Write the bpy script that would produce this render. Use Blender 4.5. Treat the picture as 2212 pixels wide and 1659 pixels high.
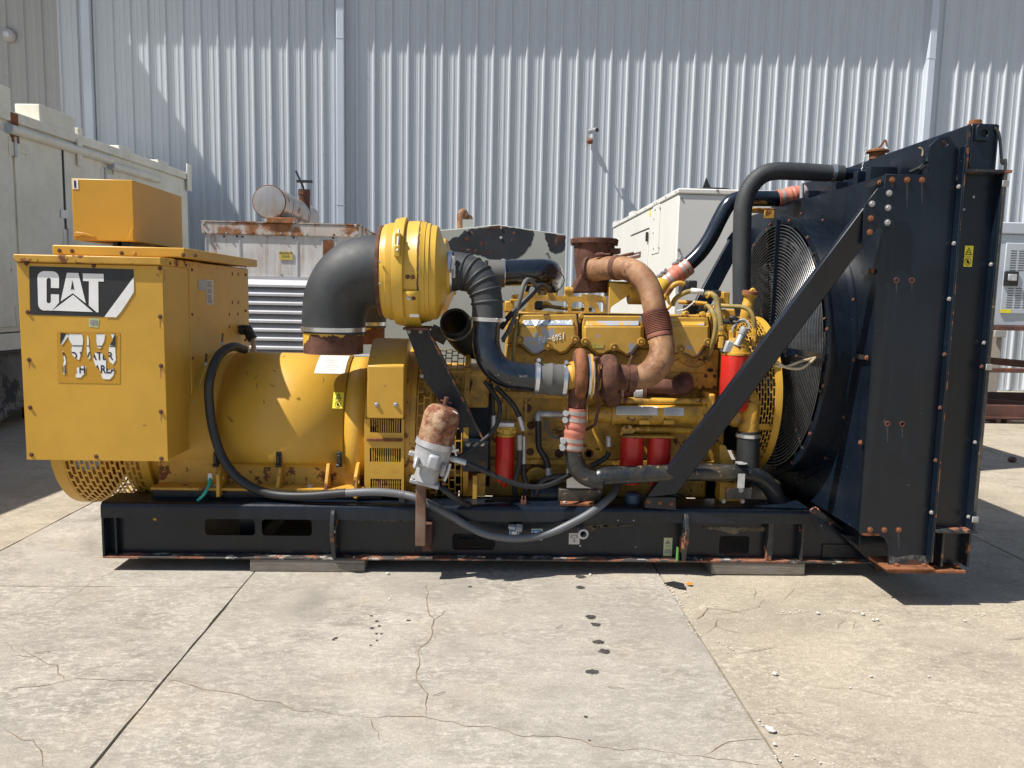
import bpy, bmesh, math, random, statistics
from mathutils import Vector, Matrix
random.seed(7)
for _o in list(bpy.data.objects): bpy.data.objects.remove(_o)
SC = bpy.context.scene
COL = SC.collection
R = math.radians
# ------------------------------------------------------------------ camera
VW, VH, FPX = 2212.0, 1659.0, 1661.0
CAMZ = 1.59
PSI, PIT, ROL = R(2.3), R(6.4), R(1.2)
F = Vector((math.sin(PSI)*math.cos(PIT), math.cos(PSI)*math.cos(PIT), -math.sin(PIT)))
R0 = Vector((math.cos(PSI), -math.sin(PSI), 0)); U0 = R0.cross(F)
RX = R0*math.cos(ROL) + U0*math.sin(ROL)
UX = -R0*math.sin(ROL) + U0*math.cos(ROL)
CAM = Vector((0, 0, CAMZ))
cd = bpy.data.cameras.new('camera'); co = bpy.data.objects.new('camera', cd); COL.objects.link(co)
cd.sensor_width = 36; cd.lens = FPX/VW*36; cd.clip_start = .05; cd.clip_end = 600
co.matrix_world = Matrix(((RX.x, UX.x, -F.x, CAM.x), (RX.y, UX.y, -F.y, CAM.y), (RX.z, UX.z, -F.z, CAM.z), (0, 0, 0, 1)))
SC.camera = co
# ------------------------------------------------------------------ sky, sun, exposure
SUND = Vector((.64, .20, -1.0)).normalized()          # the way the light travels
sun_el = math.asin(-SUND.z)
sun_az = math.atan2(-SUND.x, -SUND.y)                 # clockwise from +Y
w = bpy.data.worlds.new('World'); SC.world = w; w.use_nodes = True
nt = w.node_tree; nt.nodes.clear()
sky = nt.nodes.new('ShaderNodeTexSky'); sky.sky_type = 'NISHITA'; sky.sun_disc = False
sky.sun_elevation = sun_el; sky.sun_rotation = sun_az; sky.air_density = 1.0; sky.dust_density = 1.2; sky.ozone_density = 1.0
bg = nt.nodes.new('ShaderNodeBackground'); bg.inputs[1].default_value = .080
ow = nt.nodes.new('ShaderNodeOutputWorld')
nt.links.new(sky.outputs[0], bg.inputs[0]); nt.links.new(bg.outputs[0], ow.inputs[0])
sl = bpy.data.lights.new('sun', 'SUN'); sl.energy = 5.0; sl.angle = R(.53); sl.color = (1, .955, .88)
so = bpy.data.objects.new('sun', sl); COL.objects.link(so); so.location = (-8, -3, 14)
so.rotation_euler = SUND.to_track_quat('-Z', 'Y').to_euler()
SC.view_settings.view_transform = 'Standard'; SC.view_settings.look = 'None'
SC.view_settings.exposure = .56; SC.view_settings.gamma = 1; SC.view_settings.use_curve_mapping = False
SC.render.engine = 'CYCLES'
SC.render.resolution_x, SC.render.resolution_y = 1024, 768
SC.cycles.max_bounces = 8; SC.cycles.diffuse_bounces = 4; SC.cycles.glossy_bounces = 4
# ------------------------------------------------------------------ picture -> direction helpers
CR = dict(A=(0, 600, 2.0109), B=(0, 1300, 1.6182), C=(1000, 700, 2.212), D=(800, 1300, 2.212), E=(1800, 850, 2.212),
          F=(1500, 1500, 2.212), G=(2400, 600, 2.212), H=(2300, 1300, 2.212), I=(3032, 400, 2.212), J=(3032, 1100, 2.212),
          K=(3032, 1700, 2.212), L=(2300, 1800, 2.212), M=(300, 1800, 1.58), N=(0, 0, 1.58), O=(1300, 0, 1.58),
          Q=(2632, 0, 1.58), R=(0, 2200, 1.58), S=(1300, 2200, 1.58), T=(2632, 2200, 1.58), U=(2550, 1050, 3.6867),
          W=(1950, 1100, 5.53), X=(2000, 1650, 3.6867), Y=(700, 800, 2.765), P7=(0, 1200, 1.659), P8=(3750, 800, 1.0369), V=(0, 0, .54861))
SV = 4032/2212.0
def cv(c, x, y):
    a, b, z = CR[c]
    return (a + x/z)/SV, (b + y/z)/SV
def ray(u, v): return F + RX*((u - VW/2)/FPX) - UX*((v - VH/2)/FPX)
def on_y(u, v, Y):
    d = ray(u, v); return CAM + d*(Y/d.y)
def on_z(u, v, z):
    d = ray(u, v); return CAM + d*((z - CAMZ)/d.z)
def on_x(u, v, X):
    d = ray(u, v); return CAM + d*(X/d.x)
def at(c, x, y, Y): return on_y(*cv(c, x, y), Y)
def atx(c, x, y, X): return on_x(*cv(c, x, y), X)
def gz(c, x, y, z=0.0): return on_z(*cv(c, x, y), z)
def rm(c, n, Y): return n/CR[c][2]/SV/FPX*Y*1.0          # a length in crop pixels -> metres at depth Y
def hit_cyl(c, x, y, cy, cz, rad):
    d = ray(*cv(c, x, y)); o = CAM
    a = d.y*d.y + d.z*d.z; b = 2*((o.y-cy)*d.y + (o.z-cz)*d.z); q = (o.y-cy)**2 + (o.z-cz)**2 - rad*rad
    s = b*b - 4*a*q
    t = (-b - math.sqrt(max(s, 0)))/(2*a)
    return o + d*t
# ------------------------------------------------------------------ materials
MATS = {}
QNT = statistics.NormalDist().inv_cdf
def cover(f): return .5 + .068*QNT(1-min(.98, max(.001, f)))     # noise level above which a share f of the surface lies
def _n(nt, t, **k):
    n = nt.nodes.new(t)
    for a, b in k.items(): setattr(n, a, b)
    return n
def ramp(nt, src, p0, p1, c0=(0, 0, 0, 1), c1=(1, 1, 1, 1)):
    r = _n(nt, 'ShaderNodeValToRGB'); e = r.color_ramp.elements
    e[0].position = max(0, min(1, p0)); e[1].position = max(0, min(1, p1)); e[0].color = c0; e[1].color = c1
    nt.links.new(src, r.inputs[0]); return r.outputs[0]
def noise(nt, vec, sc, det=5, rough=.6, dist=0):
    n = _n(nt, 'ShaderNodeTexNoise'); n.inputs['Scale'].default_value = sc; n.inputs['Detail'].default_value = det
    n.inputs['Roughness'].default_value = rough; n.inputs['Distortion'].default_value = dist
    nt.links.new(vec, n.inputs['Vector']); return n.outputs['Fac']
def mixc(nt, fac, a, b, mode='MIX'):
    m = _n(nt, 'ShaderNodeMix', data_type='RGBA', blend_type=mode)
    for s, v in ((m.inputs[0], fac), (m.inputs[6], a), (m.inputs[7], b)):
        if isinstance(v, (int, float)): s.default_value = v
        elif isinstance(v, (tuple, list)): s.default_value = (*v[:3], 1)
        else: nt.links.new(v, s)
    return m.outputs[2]
def mapv(nt, vec, sc, loc=(0, 0, 0)):
    m = _n(nt, 'ShaderNodeMapping'); m.inputs['Scale'].default_value = sc; m.inputs['Location'].default_value = loc
    nt.links.new(vec, m.inputs['Vector']); return m.outputs[0]
def math_n(nt, op, a, b=None):
    m = _n(nt, 'ShaderNodeMath', operation=op)
    for s, v in ((m.inputs[0], a), (m.inputs[1], b)):
        if v is None: continue
        if isinstance(v, (int, float)): s.default_value = v
        else: nt.links.new(v, s)
    return m.outputs[0]
def mat(name, col, rough=.5, metal=0., var=.12, vscale=2.5, rust=0., rscale=7., rcol=(.17, .062, .024), rcol2=None, dust=0., dcol=(.42, .38, .31),
        dscale=3., bump=.0, bscale=40., wave=0., streak=0., strcol=None, chip=0., chcol=(.25, .25, .25), chscale=14., spec=.5, coat=0., redge=.02):
    """One painted / rusted / dusty surface: colour, wear with shapes of its own, and fine relief."""
    if name in MATS: return MATS[name]
    m = bpy.data.materials.new(name); m.use_nodes = True; nt = m.node_tree
    bs = nt.nodes['Principled BSDF']; L = nt.links
    tc = _n(nt, 'ShaderNodeTexCoord').outputs['Object']
    lo = tuple(c*(1-var) for c in col); hi = tuple(min(1, c*(1+var)) for c in col)
    c = mixc(nt, ramp(nt, noise(nt, tc, vscale, 6, .65), .38, .62), lo, hi)
    ro = None
    if dust > 0:
        d = noise(nt, tc, dscale, 9, .72, .3)
        c = mixc(nt, math_n(nt, 'MULTIPLY', ramp(nt, d, .45, .64), dust), c, dcol)
    if streak > 0:
        s = noise(nt, mapv(nt, tc, (26, 26, 1.3)), 1.0, 5, .6)
        s2 = noise(nt, tc, 1.7, 3, .5)
        f = math_n(nt, 'MULTIPLY', ramp(nt, s, .47, .64), ramp(nt, s2, .36, .58))
        c = mixc(nt, math_n(nt, 'MULTIPLY', f, streak), c, strcol or rcol)
    if chip > 0:
        d = noise(nt, tc, chscale, 8, .7)
        t = cover(chip)
        c = mixc(nt, ramp(nt, d, t, t+.02), c, chcol)
    rr = None
    if rust > 0:
        d = noise(nt, tc, rscale, 10, .68, .2); t = cover(rust)
        f = ramp(nt, d, t, t+redge)
        rc = mixc(nt, ramp(nt, noise(nt, tc, rscale*5, 8, .7), .35, .65), tuple(x*.55 for x in rcol), rcol2 or tuple(min(1, x*1.5) for x in rcol))
        c = mixc(nt, f, c, rc); rr = f
    L.new(c, bs.inputs['Base Color'])
    if rr is not None:
        L.new(ramp(nt, rr, 0, 1, (rough,)*3 + (1,), (.88,)*3 + (1,)), bs.inputs['Roughness'])
    else:
        L.new(ramp(nt, noise(nt, tc, vscale*2.2, 6, .7), .25, .75, (max(.05, rough-.09),)*3 + (1,), (min(1, rough+.1),)*3 + (1,)), bs.inputs['Roughness'])
    bs.inputs['Metallic'].default_value = metal
    bs.inputs['Specular IOR Level'].default_value = spec
    if coat: bs.inputs['Coat Weight'].default_value = coat; bs.inputs['Coat Roughness'].default_value = .15
    h = None
    if wave > 0:
        b = _n(nt, 'ShaderNodeBump'); b.inputs['Strength'].default_value = wave; b.inputs['Distance'].default_value = .02
        L.new(noise(nt, tc, 2.2, 2, .4), b.inputs['Height']); h = b
    if bump > 0 or rr is not None:
        b = _n(nt, 'ShaderNodeBump'); b.inputs['Strength'].default_value = max(bump, .12 if rr is not None else 0); b.inputs['Distance'].default_value = .004
        hh = noise(nt, tc, bscale, 6, .7)
        if rr is not None: hh = math_n(nt, 'ADD', hh, math_n(nt, 'MULTIPLY', rr, -.6))
        L.new(hh, b.inputs['Height'])
        if h: L.new(h.outputs[0], b.inputs['Normal'])
        h = b
    if h: L.new(h.outputs[0], bs.inputs['Normal'])
    MATS[name] = m; return m
YEL = (.56, .312, .034)
M = {}
M['yel'] = mat('yellow_paint', YEL, .42, var=.07, vscale=2.2, rust=0.004, rscale=9, wave=.10, dust=.18, dcol=(.42, .27, .06))
M['yelw'] = mat('yellow_paint_worn', (.52, .285, .032), .5, var=.14, vscale=5, rust=0.17, rscale=11, dust=.25, dcol=(.36, .23, .07), bump=.15, bscale=90)
M['yeleng'] = mat('yellow_engine_paint', (.53, .295, .034), .45, var=.22, vscale=9, rust=0.07, rscale=13, rcol=(.12, .05, .02), dust=.85, dcol=(.13, .08, .03), dscale=7, bump=.25, bscale=70)
M['yelcov'] = mat('yellow_cover_flaking', (.52, .30, .045), .42, var=.10, vscale=6, chip=0.13, chcol=(.30, .32, .35), chscale=6, dust=.25, dcol=(.36, .22, .06), bump=.1, bscale=60)
M['yelsho'] = mat('yellow_shoulder_flaking', (.52, .30, .045), .42, var=.12, vscale=6, chip=.42, chcol=(.30, .33, .37), chscale=5.5, dust=.25, dcol=(.36, .22, .06), bump=.1, bscale=60)
M['yelsat'] = mat('yellow_drum_paint', (.56, .345, .045), .38, var=.07, vscale=3, rust=0.006, rscale=12, wave=.05)
M['yelcab'] = mat('ochre_cabinet_paint', (.52, .275, .022), .38, var=.05, vscale=2, wave=.18, rust=0.003, rscale=12)
M['blk'] = mat('black_paint', (.0035, .0075, .0150), .30, var=.35, vscale=2.2, dust=.30, dcol=(.008, .012, .018), dscale=3, streak=.25, strcol=(.022, .026, .028), chip=0.003, chcol=(.16, .16, .15), chscale=26, wave=.10, bump=.03, bscale=120, spec=.42)
M['blkr'] = mat('black_paint_rusting', (.010, .013, .017), .4, var=.3, rust=0.3, rscale=9, rcol=(.22, .09, .045), dust=.3, dcol=(.10, .10, .09), dscale=8)
M['blkedge'] = mat('rusting_flange', (.05, .045, .042), .6, var=.3, rust=0.5, rscale=7, rcol=(.22, .09, .05), chip=0.2, chcol=(.38, .36, .32), chscale=11)
M['navy'] = mat('navy_pipe_paint', (.006, .0105, .019), .2, var=.3, vscale=4, dust=.35, dcol=(.035, .04, .046), dscale=7, chip=0.006, chcol=(.22, .2, .15), chscale=22, coat=.4)
M['blkpipe'] = mat('black_pipe_scuffed', (.014, .017, .022), .32, var=.3, dust=0.8, dcol=(.075, .06, .035), dscale=5, chip=0.05, chcol=(.24, .17, .09), chscale=16)
M['rub'] = mat('black_rubber', (.026, .029, .033), .62, var=.2, vscale=3, dust=.35, dcol=(.07, .07, .068), dscale=4, bump=.06, bscale=150)
M['rubd'] = mat('dark_rubber_hose', (.014, .015, .017), .5, var=.2, dust=.2, dcol=(.05, .05, .05), bump=.05, bscale=160)
M['rubg'] = mat('grey_rubber_sleeve', (.085, .085, .08), .75, var=.2, dust=.4, dcol=(.13, .13, .12), bump=.15, bscale=60)
M['cond'] = mat('grey_conduit', (.10, .105, .115), .42, var=.15, dust=.2, dcol=(.2, .2, .2))
M['rust'] = mat('dark_rust', (.098, .046, .033), .86, var=.35, vscale=9, dust=.5, dcol=(.20, .085, .05), dscale=16, bump=.5, bscale=80, spec=.25)
M['rusto'] = mat('orange_rust', (.185, .072, .034), .85, var=.4, vscale=10, dust=.4, dcol=(.27, .115, .05), dscale=18, bump=.4, bscale=90, spec=.25)
M['exh'] = mat('heat_tanned_pipe', (.315, .175, .09), .6, var=.28, vscale=4, dust=.95, dcol=(.20, .088, .042), dscale=9, rust=0.5, rscale=5, rcol=(.135, .062, .032), bump=.12, bscale=60, spec=.35, redge=0.1)
M['exhw'] = mat('rust_bellows', (.17, .062, .042), .7, var=.3, vscale=8, bump=.15, bscale=60, spec=.35)
M['canr'] = mat('rusted_canister', (.40, .28, .17), .45, var=.2, vscale=6, rust=0.9, rscale=8, rcol=(.15, .055, .03), rcol2=(.27, .095, .045), dust=.6, dcol=(.27, .11, .05), dscale=5, redge=0.12)
M['alu'] = mat('cast_aluminium', (.37, .378, .392), .48, metal=.25, var=.12, vscale=8, dust=.3, dcol=(.34, .33, .31), bump=.2, bscale=80)
M['steel'] = mat('bright_steel', (.62, .63, .65), .28, metal=.85, var=.1, vscale=10)
M['zinc'] = mat('zinc_fitting', (.5, .51, .53), .4, metal=.5, var=.15, vscale=12)
M['boltr'] = mat('rusty_bolt', (.115, .045, .028), .8, var=.4, vscale=40, bump=.2, bscale=120)
M['bolty'] = mat('painted_bolt', (.50, .27, .03), .5, var=.2, vscale=30)
M['boltw'] = mat('pale_bolt', (.33, .325, .315), .45, metal=.3, var=.15, vscale=30)
M['sil'] = mat('pink_silicone', (.46, .15, .10), .55, var=.14, vscale=9, dust=.3, dcol=(.44, .2, .15))
M['silband'] = mat('grey_hose_band', (.34, .315, .29), .45, metal=.3, var=.2, vscale=14)
M['red'] = mat('red_filter_paint', (.56, .020, .014), .35, var=.14, vscale=5, dust=.2, dcol=(.36, .06, .045), dscale=6)
M['white'] = mat('white_print', (.80, .80, .79), .5, var=.05, vscale=8)
M['whites'] = mat('paper_label', (.58, .575, .555), .55, var=.06, vscale=9, dust=.2, dcol=(.5, .46, .38))
M['black_print'] = mat('black_print', (.018, .019, .022), .42, var=.2, vscale=8, dust=.15, dcol=(.05, .05, .05))
M['wyel'] = mat('warning_yellow', (.70, .60, .02), .5, var=.05)
M['wgreen'] = mat('pale_green_label', (.45, .48, .27), .55, var=.08)
M['wblue'] = mat('blue_label', (.03, .22, .50), .5, var=.1)
M['greyprint'] = mat('grey_print', (.28, .28, .27), .6, var=.2, vscale=60)
M['bluefade'] = mat('faded_blue_strip', (.20, .25, .32), .5, var=.3, vscale=14, chip=0.25, chcol=(.42, .44, .45), chscale=18)
M['patch'] = mat('clean_yellow_patch', (.50, .26, .018), .45, var=.04)
M['teal'] = mat('teal_cable', (.02, .34, .27), .45, var=.1)
M['cream_wire'] = mat('cream_wire', (.50, .40, .26), .5, var=.2)
M['plastic'] = mat('black_plastic', (.018, .018, .019), .45, var=.2, dust=.2, dcol=(.06, .055, .04))
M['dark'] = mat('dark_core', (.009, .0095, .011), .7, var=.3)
M['wallp'] = mat('grey_wall_sheet', (.485, .522, .56), .42, metal=.0, var=.025, vscale=.6, dust=.12, dcol=(.41, .44, .47), dscale=1.2, streak=.16, strcol=(.36, .36, .35), spec=.5)
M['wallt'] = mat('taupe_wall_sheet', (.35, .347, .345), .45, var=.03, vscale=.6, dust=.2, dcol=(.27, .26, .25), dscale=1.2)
M['spout'] = mat('pale_blue_downspout', (.50, .55, .62), .35, var=.04, vscale=1)
M['cont'] = mat('beige_container_paint', (.78, .75, .64), .45, var=.05, vscale=1.2, rust=0.004, rscale=5, rcol=(.3, .15, .06), wave=.10, dust=.25, dcol=(.42, .38, .3), streak=.12, strcol=(.34, .27, .18))
M['rustw'] = mat('rust_streaked_white', (.60, .585, .57), .5, var=.1, vscale=3, rust=0.07, rscale=2.6, rcol=(.22, .085, .03), streak=.85, strcol=(.30, .13, .05), dust=.35, dcol=(.42, .36, .31), dscale=2, redge=0.05)
M['rustw2'] = mat('rust_streaked_white_heavy', (.52, .48, .44), .55, var=.12, vscale=3, rust=0.55, rscale=3.6, rcol=(.30, .13, .055), streak=.95, strcol=(.32, .14, .06), dust=.5, dcol=(.42, .30, .22), dscale=3, redge=0.06)
M['louv'] = mat('white_louvre_steel', (.46, .465, .49), .4, var=.08, vscale=2, streak=.12)
M['mufs'] = mat('silver_tank', (.47, .455, .44), .38, metal=.55, var=.1, vscale=4, rust=0.22, rscale=5, rcol=(.30, .17, .10), streak=.5, strcol=(.36, .22, .14), redge=0.08)
M['peelg'] = mat('pale_green_grey_paint', (.40, .41, .36), .5, var=.06, vscale=2)
M['peelb'] = mat('bare_black_primer', (.018, .021, .026), .6, var=.3, vscale=4, rust=0.08, rscale=7, rcol=(.20, .085, .05))
M['wgen'] = mat('off_white_enclosure', (.66, .645, .60), .42, var=.03, vscale=1.2, dust=.15, dcol=(.55, .5, .42), wave=.05)
M['bgen'] = mat('pale_blue_enclosure', (.42, .46, .50), .4, var=.03, vscale=1.5)
M['brown'] = mat('brown_rack_steel', (.105, .045, .035), .6, var=.25, vscale=4, rust=0.12, rscale=6)
M['cab'] = mat('beige_cabinet', (.50, .45, .38), .5, var=.06, streak=.2)
M['wood'] = None
# timber
def wood_mat():
    m = bpy.data.materials.new('weathered_timber'); m.use_nodes = True; nt = m.node_tree; bs = nt.nodes['Principled BSDF']
    tc = _n(nt, 'ShaderNodeTexCoord').outputs['Object']
    v = mapv(nt, tc, (1.6, 14, 26))
    g = noise(nt, v, 3.0, 7, .65, 1.6)
    c = mixc(nt, ramp(nt, g, .3, .7), (.10, .085, .07), (.27, .235, .195))
    c = mixc(nt, ramp(nt, noise(nt, tc, 6, 5), .45, .7), c, (.20, .18, .155))
    nt.links.new(c, bs.inputs['Base Color']); bs.inputs['Roughness'].default_value = .85
    b = _n(nt, 'ShaderNodeBump'); b.inputs['Strength'].default_value = .5; b.inputs['Distance'].default_value = .004
    nt.links.new(g, b.inputs['Height']); nt.links.new(b.outputs[0], bs.inputs['Normal'])
    return m
M['wood'] = wood_mat()
def concrete(name, a, b, warm, agg, seed):
    m = bpy.data.materials.new(name); m.use_nodes = True; nt = m.node_tree; bs = nt.nodes['Principled BSDF']
    tc = _n(nt, 'ShaderNodeTexCoord').outputs['Object']
    o = mapv(nt, tc, (1, 1, 1), (seed, seed*1.7, 0))
    big = noise(nt, o, .55, 6, .65, .4)
    mid = noise(nt, mapv(nt, o, (1, 2.0, 1)), 4.0, 10, .74, .5)
    blot = noise(nt, mapv(nt, o, (1, 1.8, 1)), 22.0, 8, .75, .6)
    fine = noise(nt, o, 95, 6, .75)
    c = mixc(nt, ramp(nt, big, .32, .68), a, b)
    md = math_n(nt, 'MULTIPLY', ramp(nt, noise(nt, o, 1.1, 5, .65, .6), .34, .62), .80)
    c = mixc(nt, math_n(nt, 'MULTIPLY', ramp(nt, mid, .42, .62), md), c, tuple(x*.66 for x in a))
    md2 = math_n(nt, 'MULTIPLY', ramp(nt, noise(nt, mapv(nt, o, (1, 1, 1), (7, 2, 0)), 1.6, 5, .65, .6), .33, .60), .78)
    c = mixc(nt, math_n(nt, 'MULTIPLY', ramp(nt, blot, .47, .62), md2), c, tuple(min(1, x*1.28) for x in b))
    c = mixc(nt, math_n(nt, 'MULTIPLY', ramp(nt, noise(nt, o, 1.3, 5, .6), .52, .72), .5), c, warm)
    c = mixc(nt, math_n(nt, 'MULTIPLY', ramp(nt, noise(nt, o, .8, 4, .6, 1.), .58, .75), .45), c, tuple(x*.55 for x in a))
    if agg > 0:
        vo = _n(nt, 'ShaderNodeTexVoronoi'); vo.inputs['Scale'].default_value = 70; nt.links.new(o, vo.inputs['Vector'])
        c = mixc(nt, math_n(nt, 'MULTIPLY', ramp(nt, vo.outputs['Distance'], .12, .30, (1, 1, 1, 1), (0, 0, 0, 1)), agg*.7), c, tuple(x*.55 for x in a))
        vo2 = _n(nt, 'ShaderNodeTexVoronoi'); vo2.inputs['Scale'].default_value = 41; nt.links.new(mapv(nt, o, (1, 1, 1), (5, 3, 0)), vo2.inputs['Vector'])
        c = mixc(nt, math_n(nt, 'MULTIPLY', ramp(nt, vo2.outputs['Distance'], .08, .22, (1, 1, 1, 1), (0, 0, 0, 1)), agg*.8), c, (.62, .58, .50))
    c = mixc(nt, math_n(nt, 'MULTIPLY', ramp(nt, fine, .42, .62), .38), c, tuple(x*.55 for x in a))
    nt.links.new(c, bs.inputs['Base Color']); bs.inputs['Roughness'].default_value = .9; bs.inputs['Specular IOR Level'].default_value = .25
    bp = _n(nt, 'ShaderNodeBump'); bp.inputs['Strength'].default_value = .35 + agg*.4; bp.inputs['Distance'].default_value = .003
    nt.links.new(math_n(nt, 'ADD', fine, math_n(nt, 'MULTIPLY', blot, .6)), bp.inputs['Height']); nt.links.new(bp.outputs[0], bs.inputs['Normal'])
    return m
M['conc'] = concrete('grey_concrete', (.262, .238, .202), (.435, .40, .345), (.43, .355, .26), .20, 0)
M['conc2'] = concrete('tan_concrete', (.31, .265, .205), (.43, .38, .30), (.46, .39, .29), .75, 9)
M['concd'] = concrete('joint_filler', (.07, .062, .05), (.11, .10, .08), (.10, .085, .06), 0, 4)
M['crack'] = mat('crack_dirt', (.20, .15, .10), .95, var=.4, vscale=8)
M['crackw'] = mat('spalled_rim', (.55, .52, .46), .95, var=.2, vscale=40, bump=.5, bscale=90)
M['oil'] = mat('oil_stain', (.045, .040, .036), .7, var=.3, vscale=30)
M['stone'] = mat('pale_pebble', (.55, .53, .48), .9, var=.2, vscale=40)
M['rock'] = mat('dark_rock', (.10, .065, .05), .9, var=.4, vscale=30, bump=.5)
M['leaf'] = mat('orange_leaf', (.5, .2, .02), .7)
# ------------------------------------------------------------------ mesh builder
def catmull(pts, n):
    """pts: list of tuples of floats (any length) -> smooth resampled list"""
    P = [tuple(p) for p in pts]
    if len(P) < 3: return P
    out = []
    Q = [tuple(2*a-b for a, b in zip(P[0], P[1]))] + P + [tuple(2*a-b for a, b in zip(P[-1], P[-2]))]
    for i in range(1, len(Q)-2):
        p0, p1, p2, p3 = Q[i-1:i+3]
        for k in range(n):
            t = k/n
            out.append(tuple(.5*((2*b) + (-a+c)*t + (2*a-5*b+4*c-d)*t*t + (-a+3*b-3*c+d)*t**3) for a, b, c, d in zip(p0, p1, p2, p3)))
    out.append(P[-1]); return out
class MB:
    def __init__(s): s.v = []; s.f = []
    def add(s, vs, fs):
        o = len(s.v); s.v += [Vector(q) for q in vs]; s.f += [tuple(i+o for i in f) for f in fs]; return s
    def box(s, x0, x1, y0, y1, z0, z1):
        vs = [(x, y, z) for x in (x0, x1) for y in (y0, y1) for z in (z0, z1)]
        return s.add(vs, [(0, 1, 3, 2), (4, 6, 7, 5), (0, 4, 5, 1), (2, 3, 7, 6), (0, 2, 6, 4), (1, 5, 7, 3)])
    def hexa(s, b, t):
        """four bottom and four top points, same order"""
        return s.add(list(b)+list(t), [(3, 2, 1, 0), (4, 5, 6, 7), (0, 1, 5, 4), (1, 2, 6, 5), (2, 3, 7, 6), (3, 0, 4, 7)])
    def prism(s, poly, d):
        """polygon of 3-D points pushed along the vector d"""
        d = Vector(d); n = len(poly); a = [Vector(p) for p in poly]
        return s.add(a + [p+d for p in a], [tuple(range(n))[::-1], tuple(range(n, 2*n))] + [(i, (i+1) % n, n+(i+1) % n, n+i) for i in range(n)])
    def beam(s, p, q, w, h, up=(0, 0, 1)):
        p, q = Vector(p), Vector(q); d = (q-p).normalized(); a = d.cross(Vector(up)).normalized(); b = a.cross(d)
        c = [a*w/2+b*h/2, -a*w/2+b*h/2, -a*w/2-b*h/2, a*w/2-b*h/2]
        return s.hexa([p+k for k in c], [q+k for k in c])
    def frame(s, d):
        d = Vector(d).normalized(); a = d.orthogonal().normalized(); return d, a, d.cross(a)
    def lathe(s, o, d, prof, n=32, cap0=True, cap1=True, a0=0., a1=2*math.pi, ref=None):
        """prof: (distance along d, radius)"""
        o = Vector(o); d = Vector(d).normalized()
        a = Vector(ref).normalized() if ref else d.orthogonal().normalized(); b = d.cross(a)
        full = abs(a1-a0-2*math.pi) < 1e-6; m = n if full else n+1
        vs = []; fs = []
        for t, r in prof:
            for k in range(m):
                an = a0 + (a1-a0)*k/n; vs.append(o + d*t + (a*math.cos(an)+b*math.sin(an))*r)
        for i in range(len(prof)-1):
            for k in range(n if full else n):
                j = (k+1) % m if full else k+1
                fs.append((i*m+k, i*m+j, (i+1)*m+j, (i+1)*m+k))
        if full and cap0: fs.append(tuple(range(m))[::-1])
        if full and cap1: fs.append(tuple(range((len(prof)-1)*m, len(prof)*m)))
        return s.add(vs, fs)
    def cyl(s, p, q, r, r2=None, n=24):
        p, q = Vector(p), Vector(q)
        return s.lathe(p, q-p, [(0, r), ((q-p).length, r if r2 is None else r2)], n)
    def tube(s, pts, r, n=12, sub=6, cap=True):
        """pts: points, or (point, radius) pairs"""
        if isinstance(pts[0], tuple) and len(pts[0]) == 2 and not isinstance(pts[0][0], (int, float)): q = [(*p, rr) for p, rr in pts]
        else: q = [(*p, r) for p in pts]
        q = catmull(q, sub) if len(q) > 2 else q
        P = [Vector(a[:3]) for a in q]; rr = [a[3] for a in q]
        t = [(P[min(i+1, len(P)-1)] - P[max(i-1, 0)]).normalized() for i in range(len(P))]
        a = t[0].orthogonal().normalized(); vs = []; fs = []
        for i in range(len(P)):
            if i:
                a = (a - t[i]*a.dot(t[i])).normalized()
            b = t[i].cross(a)
            vs += [P[i] + (a*math.cos(2*math.pi*k/n) + b*math.sin(2*math.pi*k/n))*rr[i] for k in range(n)]
        for i in range(len(P)-1):
            fs += [(i*n+k, i*n+(k+1) % n, (i+1)*n+(k+1) % n, (i+1)*n+k) for k in range(n)]
        if cap: fs += [tuple(range(n))[::-1], tuple(range((len(P)-1)*n, len(P)*n))]
        return s.add(vs, fs)
    def ring(s, o, d, rad, r, n=40, m=6, a0=0., a1=2*math.pi, ref=None):
        o = Vector(o); d = Vector(d).normalized(); a = Vector(ref).normalized() if ref else d.orthogonal().normalized(); b = d.cross(a)
        full = abs(a1-a0-2*math.pi) < 1e-6; N = n if full else n+1
        vs = []
        for k in range(N):
            an = a0+(a1-a0)*k/n; c = a*math.cos(an)+b*math.sin(an)
            vs += [o + c*(rad + r*math.cos(2*math.pi*j/m)) + d*(r*math.sin(2*math.pi*j/m)) for j in range(m)]
        fs = []
        for k in range(n):
            k2 = (k+1) % N
            fs += [(k*m+j, k*m+(j+1) % m, k2*m+(j+1) % m, k2*m+j) for j in range(m)]
        return s.add(vs, fs)
    def sphere(s, o, r, n=16, sx=1, sy=1, sz=1):
        o = Vector(o); vs = []; fs = []; h = n//2
        for i in range(h+1):
            for k in range(n):
                th = math.pi*i/h; ph = 2*math.pi*k/n
                vs.append(o + Vector((r*sx*math.sin(th)*math.cos(ph), r*sy*math.sin(th)*math.sin(ph), r*sz*math.cos(th))))
        for i in range(h):
            for k in range(n):
                fs.append((i*n+k, (i+1)*n+k, (i+1)*n+(k+1) % n, i*n+(k+1) % n))
        return s.add(vs, fs)
    def quad(s, a, b, c, d): return s.add([a, b, c, d], [(0, 1, 2, 3)])
    def poly(s, pts): return s.add(pts, [tuple(range(len(pts)))])
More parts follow.
